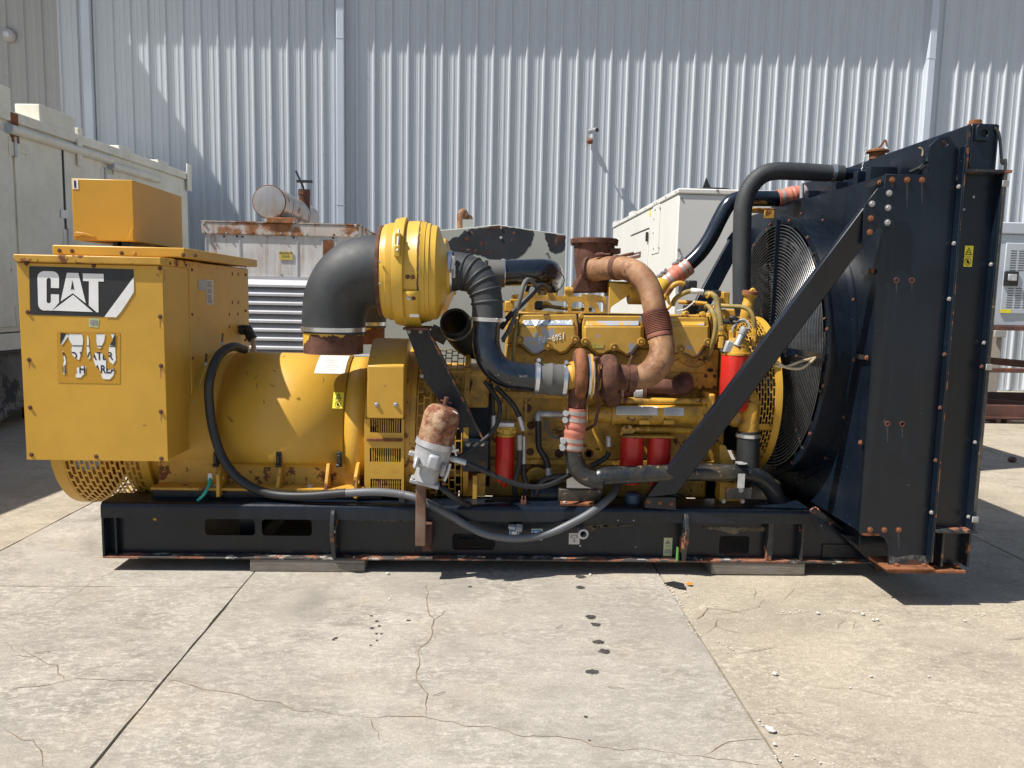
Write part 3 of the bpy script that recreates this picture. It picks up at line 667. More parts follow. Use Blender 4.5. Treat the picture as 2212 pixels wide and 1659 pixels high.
for x in (xa+.03, xb-.06):
    mb = MB(); mb.box(x, x+.03, YR-.02, YR+.028, .1, zl-.062); rg.part('corner_post', mb, 'louv', lo)
# silencer on the roof
pm = at('N', 1675, 1257, YR+.1); rmu = rm('N', 98, YR+.1)
mb = MB(); mb.lathe(pm, (0, 1, 0), [(-.022, .001), (-.019, rmu*.5), (-.013, rmu*.88), (-.010, rmu*.975), (.004, rmu), (1.75, rmu), (1.76, rmu*.9), (1.79, .001)], 40, cap0=False, cap1=False); mu = rg.part('silencer_drum', mb, 'mufs')
mb = MB(); mb.ring(pm+Vector((0, .0, 0)), (0, 1, 0), rmu-.001, .008, 40); rg.part('rust_rim', mb, 'rusto', mu)
for q in (.35, 1.2):
    mb = MB(); mb.ring(pm+Vector((0, q, 0)), (0, 1, 0), rmu+.004, .008, 40); rg.part('strap', mb, 'mufs', mu)
a, b = at('N', 1655, 1350, YR-.02), at('N', 1835, 1390, YR-.02)
mb = MB(); mb.box(a.x, b.x, YR-.02, YR+1.6, b.z, a.z); rg.part('silencer_saddle', mb, 'rustw2', bevel=.006)
pe = at('N', 1893, 1290, YR+1.3); hs = at('N', 1893, 1188, YR+1.3).z-pe.z+.12
mb = MB(); r = rm('N', 34, YR+1.3); mb.lathe(pe-Vector((0, 0, .12)), (0, 0, 1), [(0, r), (hs-.05, r), (hs-.05, r*1.08), (hs, r*1.08), (hs, r*.9)], 20); ex = rg.part('exhaust_stub', mb, 'rust')
pt = at('N', 1893, 1188, YR+1.3)
mb = MB(); mb.box(pt.x-r, pt.x+r, pt.y-.01, pt.y+.01, pt.z, pt.z+.02); mb.tube([pt, pt+Vector((-.02, 0, .06)), pt+Vector((-.10, 0, .24))], .012, 8); mb.box(pt.x-.09, pt.x+.1, pt.y-.02, pt.y+.02, pt.z+.10, pt.z+.13)
rg.part('rain_cap', mb, 'plastic', ex)
# ================================================================== PEELING UNIT BEHIND THE ENGINE
YP = 7.2
pg = Thing('peeling_generator_enclosure', 'grey green enclosure with big black patches of peeled paint and gabled top', 'generator', (at('E', 350, 75, YP).x-.5, YP+.6, 0))
def PP(c, x, y, o=0): return at(c, x, y, YP+o)
top = [PP('C', 900, 512), PP('C', 1650, 452), PP('E', 0, 112), PP('E', 350, 76), PP('E', 945, 162)]
poly = top + [Vector((top[-1].x, YP, .12)), Vector((top[0].x, YP, .12))]
mb = MB(); mb.box(top[0].x+.05, top[-1].x-.05, YP+.05, YP+1.85, 0, .118); pg.part('skid', mb, 'blk')
mb = MB(); mb.prism(poly, (0, 1.9, 0)); bd = pg.part('body', mb, 'peelg', bevel=.006)
def patch(pts, o, m, nm, j=.006):
    P = [PP('E', x, y, -o) for x, y in pts]; Q = []
    for a, b in zip(P, P[1:]+P[:1]):
        n = max(1, int((b-a).length/.02))
        for k in range(n): Q.append(a.lerp(b, k/n) + Vector((random.uniform(-j, j), 0, random.uniform(-j, j))) if k else a)
    mb = MB(); mb.poly(Q); return pg.part(nm, mb, m, bd, smooth=0)
patch([(10, 185), (60, 130), (110, 118), (210, 105), (350, 84), (430, 92), (520, 108), (600, 120), (660, 128), (672, 160), (662, 200), (640, 260), (610, 290), (580, 330), (520, 370), (430, 385), (330, 390), (260, 370), (200, 340), (90, 330), (0, 320), (-60, 300), (-90, 230), (-40, 190)], .0015, 'peelb', 'peeled_patch')
patch([(760, 150), (830, 155), (942, 170), (942, 290), (900, 320), (850, 330), (800, 300), (790, 240), (765, 200)], .0015, 'peelb', 'peeled_patch')
patch([(860, 165), (938, 172), (930, 200), (910, 235), (880, 200)], .0025, 'rust', 'rust_spot', .003)
patch([(230, 105), (350, 86), (430, 94), (420, 110), (330, 112), (250, 118)], .0025, 'rust', 'rust_spot', .003)
for x, y, r in ((85, 200, 24), (210, 240, 20), (290, 152, 14), (292, 315, 16), (495, 150, 14), (160, 300, 16), (860, 247, 16), (802, 206, 10), (110, 298, 10), (45, 286, 10), (235, 335, 9), (435, 130, 8), (365, 318, 9)):
    n = 10; patch([(x+r*random.uniform(.7, 1.15)*math.cos(6.283*k/n), y+r*random.uniform(.7, 1.15)*math.sin(6.283*k/n)) for k in range(n)], .0025, 'rust', 'rust_spot', .002)
for x, y in ((383, 104), (383, 192), (90, 125), (780, 320)): bolt(pg, PP('E', x, y), .016, 'boltw', parent=bd)
pe = at('C', 1805, 440, YP+.5); r = rm('C', 36, YP+.5)
mb = MB(); mb.tube([pe-Vector((0, 0, .1)), at('C', 1805, 340, YP+.5), at('C', 1812, 300, YP+.5)+Vector((.01, .05, 0)), at('C', 1835, 300, YP+.5)+Vector((.0, .2, -.02))], r, 16); ex = pg.part('exhaust_elbow', mb, 'exh')
mb = MB(); q = at('C', 1860, 345, YP+.62); mb.cyl(q+Vector((-.02, 0, 0)), q+Vector((.015, .12, 0)), r*.95, r*.95, 16); pg.part('exhaust_tip', mb, 'exh', ex)
mb = MB(); q = at('C', 1862, 390, YP+.4); mb.box(q.x-.05, q.x+.05, q.y, q.y+.1, q.z-.1, q.z+.03); pg.part('exhaust_bracket', mb, 'peelg')
# ================================================================== OFF-WHITE ENCLOSURE
YO = 7.0
pc = at('G', 605, 312, YO); xo = pc.x; zo = pc.z; xo2 = 4.2; LO = 3.5
wg = Thing('white_generator_enclosure', 'clean off white generator enclosure with round roof hatch behind the radiator', 'generator', ((xo+xo2)/2, YO+1.7, 0))
mb = MB(); mb.box(xo, xo2, YO, YO+LO, .12, zo-.05); wb = wg.part('body', mb, 'wgen', bevel=.012)
mb = MB(); mb.box(xo-.012, xo2, YO-.012, YO+LO, zo-.048, zo); wg.part('roof', mb, 'wgen', bevel=.01)
mb = MB(); mb.box(xo+.1, xo2-.1, YO+.1, YO+LO-.1, 0, .118); wg.part('base', mb, 'blk')
def wl(c, x, y, o=0): return atx(c, x, y, xo-o)
a, b = wl('G', 195, 715), wl('G', 345, 672); zlow = .45
mb = MB(); mb.box(xo-.008, xo-.001, b.y, a.y, zlow, b.z); dr = wg.part('door', mb, 'wgen', wb, bevel=.003)
mb = MB(); mb.box(xo-.010, xo-.002, b.y-.01, a.y+.03, b.z+.008, b.z+.018); wg.part('door_recess_shadow', mb, 'black_print', wb)  # black strip paints in the shadowed recess line over the door
a, b = wl('G', 330, 735), wl('G', 348, 735)
mb = MB(); q = wl('G', 340, 735); mb.box(xo-.03, xo-.009, q.y-.02, q.y+.02, q.z-.05, q.z+.05); wg.part('door_handle', mb, 'plastic', dr, bevel=.005)
a, b = wl('G', 385, 885), wl('G', 447, 430)
mb = MB(); mb.box(xo-.006, xo-.001, b.y, wl('G', 375, 700).y, a.z, b.z); hp = wg.part('hinge_panel', mb, 'wgen', wb, bevel=.002)
for x, y in ((400, 500), (388, 580), (382, 700), (385, 838), (440, 483), (430, 830)): bolt(wg, wl('G', x, y, .006), .012, 'boltw', (-1, 0, 0), hp)
for x in (25, 95, 172, 245, 323, 403, 420, 503, 592):
    p = wl('G', x, 560-x*.42+25); bolt(wg, Vector((xo-.012, p.y, zo-.025)), .011, 'boltw', (-1, 0, 0), wb)
for x, y in ((625, 395), (940, 330), (602, 845)):
    bolt(wg, at('G', x, y, YO-.012 if y < 350 else YO), .014, 'boltw', parent=wb)
p = at('G', 895, 300, YO+.25)
mb = MB(); mb.lathe((p.x, p.y, zo), (0, 0, 1), [(0, .17), (.02, .19), (.028, .17), (.03, .001)], 28, cap1=False); hc = wg.part('roof_hatch', mb, 'plastic')
mb = MB(); mb.prism([Vector((p.x-.09, p.y, zo+.03)), Vector((p.x+.03, p.y, zo+.03)), Vector((p.x-.02, p.y, zo+.06)), Vector((p.x-.06, p.y, zo+.14))], (0, .02, 0)); wg.part('hatch_flap', mb, 'plastic', hc)
a, b = wl('G', 345, 455), wl('G', 370, 555)
mb = MB(); q0, q1 = wl('G', 352, 460), wl('G', 362, 460)
mb.box(xo-.003, xo-.0012, q1.y, q0.y, wl('G', 357, 555).z, wl('G', 357, 500).z); wg.part('warning_label', mb, 'wyel', wb)
mb = MB(); mb.box(xo-.003, xo-.0012, q1.y, q0.y, wl('G', 357, 499).z, wl('G', 357, 455).z); wg.part('warning_label', mb, 'black_print', wb)
qa, qb = wl('G', 215, 920), wl('G', 280, 862)
mb = MB(); mb.box(xo-.012, xo-.0095, qb.y, qa.y+.25, qa.z-.01, qb.z); nb = wg.part('name_plate', mb, 'rust', dr)
mb = MB(); text_on(mb, 'D500', (xo-.0125, qa.y+.22, qa.z+.02), (xo-.0125, qb.y+.06, qa.z+.02), (xo-.0125, qa.y+.22, qb.z-.02), True); wg.part('name_print', mb, 'white', nb, smooth=0)
for x, y in ((172, 480), (30, 550)):
    p = wl('G', x, y); mb = MB(); mb.box(xo+.02, xo+.12, p.y-.12, p.y+.12, zo+.001, zo+.05); wg.part('roof_lug', mb, 'wgen')
# ================================================================== PALE BLUE ENCLOSURE ON BROWN RACK (right edge)
YB = 10.4
def B8(x, y, o=0): return at('P8', x, y, YB+o)
XBL = at('I', 1975, 1200, YB).x
bgn = Thing('blue_grey_enclosure', 'pale blue grey generator enclosure with vent grilles standing on a brown steel rack', 'generator', (XBL+1, YB+.7, 0))
zt, zb = B8(230, 78).z, B8(230, 500).z
mb = MB(); mb.box(XBL-.45, XBL+2.6, YB, YB+1.5, zb, zt-.16); bb = bgn.part('body', mb, 'bgen', bevel=.01)
mb = MB(); mb.box(XBL-.48, XBL+2.64, YB-.03, YB+1.53, zt-.158, zt); bgn.part('roof', mb, 'bgen', bevel=.015)
x0 = B8(205, 300).x; xd1 = XBL+1.9; zd0, zd1 = B8(200, 450).z, B8(215, 162).z
mb = MB(); mb.box(x0, xd1, YB-.022, YB-.002, zd0, zd1); dr = bgn.part('door', mb, 'bgen', bb, bevel=.008)
for y0, y1 in ((190, 278), (343, 430)):
    za, zb2 = B8(240, y0).z, B8(240, y1).z; xv = B8(230, 250).x; nr = 9; h = (za-zb2)/nr
    mb = MB()
    for r_ in range(nr):
        for q in range(9): mb.box(xv+q*.115, xv+q*.115+.085, YB-.0245, YB-.0225, zb2+r_*h+.012, zb2+(r_+1)*h-.012)
    bgn.part('vent_slots', mb, 'dark', dr, smooth=0)
p = B8(232, 308); mb = MB(); mb.box(p.x-.1, p.x+.1, YB-.05, YB-.023, p.z-.1, p.z+.1); ltc = bgn.part('door_latch', mb, 'plastic', dr, bevel=.01)
mb = MB(); mb.box(p.x-.06, p.x+.06, YB-.075, YB-.051, p.z-.03, p.z+.06); bgn.part('latch_handle', mb, 'zinc', ltc, bevel=.008)
a, b = B8(191, 433), B8(220, 448); mb = MB(); mb.box(a.x, b.x+.05, YB-.0245, YB-.0225, b.z, a.z); bgn.part('yellow_sticker', mb, 'wyel', dr)
rk = Thing('steel_rack', 'brown welded steel rack with rails and channel feet under the blue grey enclosure', 'rack', (XBL+1, YB+.7, 0))
z0 = B8(230, 519).z; zfl = 0
mb = MB(); mb.box(XBL-.8, XBL+2.8, YB-.1, YB+1.6, z0, zb-.003); rk.part('top_rail', mb, 'brown', bevel=.006)
for y0, y1, yo in ((672, 690, -.1),):
    mb = MB(); mb.box(XBL-.9, XBL+2.8, YB-.1, YB-.02, B8(230, 690).z, B8(230, 672).z); rk.part('front_rail', mb, 'brown', bevel=.006)
zq = B8(230, 680).z
for x in (XBL-.2, XBL+1.6): 
    mb = MB(); mb.beam((x-.6, YB+.0, zq+.05), (x-1.0, YB+1.6, zq+.05), .07, .1); rk.part('cross_rail', mb, 'brown')
a, b = B8(230, 822).z, B8(230, 876).z
mb = MB(); mb.box(XBL-.9, XBL+2.8, YB-.1, YB-.03, b+.03, a); mb.box(XBL-.9, XBL+2.8, YB-.14, YB+.02, b, b+.029); rk.part('bottom_beam', mb, 'brown', bevel=.004)
mb = MB(); mb.box(XBL-.9, XBL+2.8, YB+1.5, YB+1.57, b, a); rk.part('bottom_beam', mb, 'brown')
mb = MB(); mb.beam((XBL-.8, YB+1.5, (a+b)/2+.05), (XBL+1.0, YB+.0, (a+b)/2+.05), .05, .12); rk.part('diagonal_brace', mb, 'brown')
for x in (B8(165, 890).x, B8(207, 890).x, XBL+1.3):
    mb = MB(); mb.box(x-.03, x+.03, YB-.12, YB+1.5, 0, b-.002); rk.part('channel_foot', mb, 'brown')
for x in (XBL-.7, XBL+2.6):
    for y in (YB-.08, YB+1.45): mb = MB(); mb.box(x, x+.08, y, y+.08, b, z0-.002); rk.part('upright', mb, 'brown')
YC2 = 12.6
a, b = at('P8', 135, 520, YC2), at('P8', 262, 800, YC2)
cbn = Thing('beige_cabinet', 'beige steel cabinet standing behind the brown rack', 'cabinet', ((a.x+b.x)/2, YC2+.3, 0))
mb = MB(); mb.box(a.x-.6, b.x-.35, YC2, YC2+.7, .05, 1.62); bd = cbn.part('body', mb, 'cab', bevel=.01)
mb = MB(); mb.box(a.x-.55, b.x-.75, YC2-.02, YC2-.002, .3, 1.58); dr = cbn.part('door', mb, 'cab', bd, bevel=.005)
p = at('P8', 188, 530, YC2); mb = MB(); mb.box(p.x-.1, p.x+.1, YC2-.06, YC2-.021, p.z-.07, p.z+.05); cbn.part('door_handle', mb, 'zinc', dr, bevel=.008)
# ================================================================== LOOSE BITS ON THE GROUND
def pebble(p, r, n=9):
    mb = MB(); bmv = []
    mb.sphere(p+Vector((0, 0, r*.55)), r, 8, 1, .85, .65)
    for v in mb.v: v += Vector((random.uniform(-.18, .18)*r, random.uniform(-.18, .18)*r, random.uniform(-.12, .12)*r))
    return mb
p = gz('K', 2108, 262)
solo('rock', pebble(p, .045), 'rock', 'brown fist sized rock on sunlit concrete beyond the radiator', 'rock', tuple(p), smooth=0)
for c, x, y, r in (('T', 662, 722, .012), ('T', 1260, 735, .007), ('T', 1275, 385, .009), ('T', 1298, 383, .009), ('T', 1845, 390, .008), ('T', 930, 343, .010), ('T', 1210, 350, .010), ('T', 640, 1075, .016), ('T', 620, 1060, .010), ('T', 660, 1160, .008),
                   ('S', 357, 100, .012), ('S', 1618, 105, .010), ('T', 1620, 735, .005), ('T', 1130, 805, .005)):
    p = gz(c, x, y)
    lb = {'S': 'pale stone chip in the shade at the edge of the skid'}.get(c, 'small pale stone chip loose on the tan concrete slab')
    if (x, y) == (640, 1075): lb = 'largest pale stone chip, broken out of the slab joint'
    elif (x, y) in ((620, 1060), (660, 1160)): lb = 'pale stone chip lying in the broken joint between the slabs'
    elif (x, y) == (662, 722): lb = 'lone pale stone chip in the open middle of the tan slab'
    solo('pebble', pebble(p, r), 'stone', lb, 'pebble', tuple(p), 'loose stone chips on the concrete', smooth=0)
p = gz('T', 35, 172); mb = MB(); mb.prism([p+Vector(q) for q in ((-.05, .03, .004), (.01, .05, .006), (.055, .0, .012), (.05, -.05, .006), (.015, -.035, .004))], (0, 0, .006))
solo('metal_scrap', mb, 'rubd', 'dark flat scrap lying at the slab joint beside the timber block', 'scrap', tuple(p), smooth=0)
p = gz('T', 128, 165); mb = MB(); mb.prism([p+Vector(q) for q in ((-.022, 0, .008), (0, .012, .014), (.025, .004, .01), (.004, -.018, .006))], (0, 0, .002))
solo('leaf', mb, 'leaf', 'dry orange leaf beside the dark scrap at the slab joint', 'leaf', tuple(p), smooth=0)
for c, a, b in (('S', (1725, 795), (1828, 805)), ('S', (1405, 432), (1445, 412)), ('S', (640, 850), (715, 825)), ('R', (210, 585), (310, 577))):
    p, q = gz(c, *a, .004), gz(c, *b, .004); mb = MB(); mb.tube([p, p.lerp(q, .5)+Vector((0, -.008, .004)), q], .0013, 5)
    solo('twig', mb, 'crack', 'thin dry twig lying on the grey concrete', 'twig', tuple(p), 'dry twigs on the concrete')
# ================================================================== THE GENERATOR SET
YS = 4.30            # outer edge of the near skid rail
YC = 4.95            # centre line
ZCRANK = .735
zst = at('V', 300, 1086, YS).z; zsb = at('V', 300, 1207, YS).z
XL = at('V', 219, 1150, YS).x; XR = at('V', 1748, 1160, YS).x; XG = at('V', 1905, 1220, YS).x
gs = Thing('generator_set', 'open yellow diesel generator set with black radiator and skid base, unsheltered on timber blocks', 'generator', ((XL+XR)/2, YC, 0))
def G(name, mb, m, parent=None, **k): return gs.part(name, mb, m, parent, **k)
# ---- skid
LIPH = zst - at('V', 300, 1119, YS).z
def rail_profile(y0, sg):
    """outer edge at y0; sg=+1 rail body lies towards +Y"""
    r = .032; pr = []
    pr.append((y0+sg*.22, zst-.012)); pr.append((y0+sg*.22, zst))
    for k in range(6):
        a = R(90*k/5); pr.append((y0+sg*(r-r*math.sin(a)), zst-r+r*math.cos(a)))
    pr += [(y0, zst-LIPH), (y0+sg*.012, zst-LIPH), (y0+sg*.012, zst-r)]
    pr.append((y0+sg*r, zst-.012))
    return pr
rails = []
for y0, sg in ((YS, 1), (2*YC-YS, -1)):
    mb = MB(); mb.prism([Vector((XL, y, z)) for y, z in rail_profile(y0, sg)], (XR-XL, 0, 0)); rl = G('skid_rail', mb, 'blk', smooth=30); rails.append(rl)
    holes = []
    for c, x0, x1, yy0, yy1 in (('M', 805, 1113, 385, 483), ('M', 1157, 1467, 388, 486), ('F', 620, 995, 1328, 1467), ('L', 1170, 1438, 685, 845)):
        a, b = at(c, x0, yy1, YS+.075), at(c, x1, yy0, YS+.075)
        holes.append(rrect(a.x, b.x, min(a.z, b.z), max(a.z, b.z), .02))
    yw = y0+sg*.075
    ol = [Vector((XL, 0, zsb+.012)), Vector((XR, 0, zsb+.012)), Vector((XR, 0, zst-.014)), Vector((XL, 0, zst-.014))]
    mb = plxz(ol, holes, yw, .01); G('skid_web', mb, 'blk', rl)
    mb = MB(); mb.box(XL, XG, min(y0+sg*.004, y0+sg*.2), max(y0+sg*.004, y0+sg*.2), zsb, zsb+.011); G('bottom_flange', mb, 'blkedge', rl, bevel=.002)
    mb = MB(); mb.box(XL, XL+.012, min(y0+sg*.004, yw-sg*.006), max(y0+sg*.004, yw-sg*.006), zsb+.012, zst-LIPH-.002); G('end_plate', mb, 'blk', rl)
    mb = MB(); mb.box(XL+.06, XL+.07, min(y0+sg*.03, yw-sg*.006), max(y0+sg*.03, yw-sg*.006), zsb+.012, zst-LIPH-.002); G('end_stiffener', mb, 'blk', rl)
rail = rails[0]
for k in range(7):
    x = XL + .05 + (XR-XL-.15)*k/6; mb = MB(); mb.box(x, x+.10, YS+.22, 2*YC-YS-.22, zsb+.06, zst-.02); G('cross_member', mb, 'blk')
# weathered top strips, lifting lugs, stiffeners
for c, x0, x1 in (('L', 1590, 1632), ('L', 1880, 1898)):
    a, b = at(c, x0, 800, YS+.02), at(c, x1, 800, YS+.02); mb = MB(); mb.box(a.x, b.x, YS+.008, YS+.069, zsb+.012, zst-LIPH-.002); G('web_stiffener', mb, 'blkr', rail)
def lug(c, xs, hole):
    X = sum(at(c, x, y, YS-.02).x for x, y in xs)/len(xs)
    zz = [zsb+.012, zst-.03]
    prof = [(YS+.068, zz[0]), (YS-.004, zz[0]), (YS-.028, zsb+.10), (YS-.052, zsb+.15), (YS-.052, zsb+.22), (YS-.030, zsb+.265), (YS-.022, zz[1]-.01), (YS-.008, zz[1]), (YS+.068, zz[1])]
    hl = [(YS-.012+.024*math.cos(6.283*k/16), zsb+.185+.024*math.sin(6.283*k/16)) for k in range(16)]
    mb = plate(prof, [hl], .024, (X, 0, 0), (0, 1, 0), (0, 0, 1)); return G('lifting_lug', mb, 'blkr', rail, bevel=.004)
l1 = lug('M', [(1597, 500)], 0); l2 = lug('L', [(885, 700)], 0)
p = at('L', 842, 855, YS-.01); mb = MB(); mb.box(p.x-.018, p.x-.013, YS-.005, YS+.03, p.z-.04, p.z+.04); G('green_tag', mb, mat('green_tag', (.10, .28, .05), .5), l2)
# skid tail gusset towards the radiator
pts = [at('K', 270, 838, YS+.06), at('K', 345, 700, YS+.06), at('K', 985, 1178, YS+.06), at('K', 830, 1176, YS+.06), at('K', 270, 1160, YS+.06)]
for q in pts[2:]: q.z = zsb+.012
mb = MB(); mb.prism(pts, (0, .012, 0)); G('tail_gusset', mb, 'blk', rail, bevel=.002)
mb = MB(); mb.prism([q+Vector((0, 2*(YC-YS)-.12, 0)) for q in pts], (0, .012, 0)); G('tail_gusset', mb, 'blk', rails[1])
mb = MB(); mb.beam(at('K', 345, 706, YS+.10), at('K', 985, 1184, YS+.10), .09, .012, (0, 1, 0)); G('gusset_cap', mb, 'blkr', rail)
# skid decals and fittings
def decal(c, x0, y0, x1, y1, Y, m, parent, name='decal'):
    a, b = at(c, x0, y1, Y), at(c, x1, y0, Y); mb = MB(); mb.box(a.x, b.x, Y-.0012, Y, min(a.z, b.z), max(a.z, b.z)); return G(name, mb, m, parent, smooth=0)
YWB = YS+.068
for x0, x1, y0, y1 in ((1115, 1205, 1288, 1395), (1310, 1408, 1288, 1385)):
    d = decal('F', x0, y0, x1, y1, YWB, 'whites', rail); decal('F', x0+10, y0+10, x1-10, y1-30, YWB-.002, 'wblue', d, 'decal_print')
    cx = (x0+x1)/2; mb = MB(); a, b = at('F', cx-22, y0+62, YWB-.0036), at('F', cx+22, y0+24, YWB-.0036); mb.box(a.x, b.x, YWB-.0036, YWB-.0034, a.z, b.z); G('decal_icon', mb, 'white', d)
d = decal('F', 1635, 1325, 1732, 1422, YWB, 'whites', rail)
mb = MB(); 
for q in ([(1650, 1340), (1718, 1340), (1718, 1372), (1700, 1372), (1700, 1350), (1668, 1350), (1668, 1372), (1650, 1372)], [(1678, 1362), (1690, 1362), (1690, 1390), (1702, 1390), (1684, 1412), (1666, 1390), (1678, 1390)]):
    mb.poly([at('F', x, y, YWB-.0022) for x, y in q])
G('decal_print', mb, 'greyprint', d, smooth=0)
d = decal('L', 688, 702, 770, 860, YWB, 'wgreen', rail)
mb = MB()
for q in ([(729, 712), (742, 745), (716, 745)], [(702, 750), (720, 735), (752, 750), (750, 758), (704, 758)], [(700, 805), (727, 800), (727, 838), (700, 842)], [(731, 800), (758, 805), (758, 842), (731, 838)], [(705, 770), (752, 770), (752, 774), (705, 774)], [(712, 779), (746, 779), (746, 783), (712, 783)]):
    mb.poly([at('L', x, y, YWB-.0022) for x, y in q])
G('decal_print', mb, 'greyprint', d, smooth=0)
p = at('F', 1180, 1287, YS+.03); mb = MB(); mb.lathe(p+Vector((-.045, .02, .008)), (1, -.15, -.1), [(0, .014), (.04, .020), (.042, .023)], 6); mb.lathe(p+Vector((.0, .013, .004)), (1, -.15, -.1), [(0, .026), (.03, .026), (.035, .02)], 6); G('drain_plug', mb, 'zinc', rail)
p = at('F', 1750, 1330, YS+.01); mb = MB(); mb.lathe(p+Vector((0, .06, .01)), (.05, -1, -.05), [(0, .022), (.06, .022), (.075, .030), (.09, .030), (.092, .020), (.06, .018)], 20, cap1=False); G('drain_port', mb, 'zinc', rail)
mb = MB(); mb.cyl(p+Vector((0, .03, .01)), p+Vector((0, .032, .01)), .018, .018, 16); G('port_bore', mb, 'dark', rail)
for c, x, y in (('F', 2065, 1213), ('F', 2200, 1214), ('L', 295, 548), ('L', 432, 551)): bolt(gs, at(c, x, y, YS), .006, 'boltw', parent=rail, washer=False)
bolt(gs, at('M', 490, 383, YS+.066), .012, 'bolty', parent=rail); bolt(gs, at('L', 1040, 617, YWB), .008, 'boltr', parent=rail); bolt(gs, at('F', 1735, 1434, YWB), .008, 'zinc', parent=rail, washer=False); bolt(gs, at('L', 447, 780, YWB), .006, 'boltw', parent=rail, washer=False)
for c, x, y in (('F', 182, 1030), ('F', 1242, 1075)):
    p = at(c, x, y, YS+.06); mb = MB(); mb.box(p.x-.016, p.x+.016, p.y-.012, p.y+.012, zst+.001, zst+.022); mb.box(p.x-.012, p.x-.006, p.y-.008, p.y+.008, zst+.022, zst+.045); mb.box(p.x+.006, p.x+.012, p.y-.008, p.y+.008, zst+.022, zst+.045); G('cable_clip', mb, 'rubd' if x < 1000 else 'boltr', rail)
def ragged(c, pts, Y, m, name, parent, j=.004):
    P = [at(c, x, y, Y) for x, y in pts]; Q = []
    for a, b in zip(P, P[1:]+P[:1]):
        n = max(1, int((b-a).length/.012))
        for k in range(n): Q.append(a.lerp(b, k/n) + (Vector((random.uniform(-j, j), 0, random.uniform(-j, j))) if k else Vector((0, 0, 0))))
    mb = MB(); mb.poly(Q); return G(name, mb, m, parent, smooth=0)
M['scuff'] = mat('tan_dirt_scuff', (.10, .082, .055), .8, var=.5, vscale=14, chip=.25, chcol=(.02, .022, .024), chscale=22)
for c, pts in (('L', ((985, 606), (1590, 614), (1560, 650), (1430, 640), (1300, 672), (1180, 640), (1060, 625))), ('L', ((0, 590), (330, 586), (250, 610), (120, 620), (60, 650), (0, 680))), ('F', ((1840, 1255), (2200, 1250), (2190, 1262), (1990, 1268), (1850, 1290))), ('M', ((1640, 384), (2110, 386), (2060, 400), (1800, 396)))):
    ragged(c, pts, YWB-.0006, 'scuff', 'dirt_scuff', rail)
for c, pts in (('M', ((470, 600), (560, 590), (690, 596), (700, 622), (560, 628), (480, 618))), ('F', ((1430, 1562), (1800, 1570), (2080, 1566), (1990, 1582), (1500, 1580)))):
    P = [at(c, x, y, YS+.03) for x, y in pts]
# ---- alternator
RA = .475
alt = [None]
def xat(c, x, y, Y): return at(c, x, y, Y).x
xA0 = xat('B', 450, 1000, YC-.3); xa_end = xat('B', 1010, 900, YC-RA)
xcov1 = xat('D', 1215, 700, YC-RA); xcyl0 = xat('D', 105, 600, YC-RA); xcyl1 = xat('D', 1405, 600, YC-RA)
mb = MB(); mb.lathe((xcyl0-.55, YC, ZCRANK), (1, 0, 0), [(0, RA-.02), (.50, RA-.02), (.5, RA-.008), (xcyl1-xcyl0+.55, RA-.008), (xcyl1-xcyl0+.55, RA+.02), (xcyl1-xcyl0+.58, RA+.02), (xcyl1-xcyl0+.60, RA-.03), (xcyl1-xcyl0+.95, RA-.03)], 72)
A = G('alternator_housing', mb, 'yel'); 
def cyl_patch(x0, x1, a0, a1, rad, n=24, m=1):
    """shell on the alternator; angle 0 faces the camera side (-Y), 90 up"""
    mb = MB(); vs = []; fs = []
    for i in range(m+1):
        for k in range(n+1):
            a = R(a0+(a1-a0)*k/n); vs.append(Vector((x0+(x1-x0)*i/m, YC-rad*math.cos(a), ZCRANK+rad*math.sin(a))))
    for i in range(m):
        for k in range(n): fs.append((i*(n+1)+k, i*(n+1)+k+1, (i+1)*(n+1)+k+1, (i+1)*(n+1)+k))
    return mb.add(vs, fs)
acov = math.degrees(math.asin((hit_cyl('D', 600, 1165, YC, ZCRANK, RA).z-ZCRANK)/RA))
cov = G('access_cover', cyl_patch(xcyl0, xcov1, acov, 85, RA+.004, 40), 'yel', A, solid=.007)
G('end_band', cyl_patch(xcov1+.008, xcyl1-.002, acov-14, 85, RA+.001, 40), 'yel', A, solid=.005)
for x in (115, 660, 1190):
    p = hit_cyl('D', x, 1110, YC, ZCRANK, RA+.012)
    mb = MB(); mb.box(p.x-.015, p.x+.015, p.y-.012, p.y+.012, p.z-.04, p.z+.035); mb.box(p.x-.009, p.x+.009, p.y-.03, p.y-.012, p.z-.03, p.z+.02); mb.cyl(p+Vector((-.018, -.015, -.045)), p+Vector((.018, -.015, -.045)), .01, .01, 8); G('latch', mb, 'plastic', cov, bevel=.003)
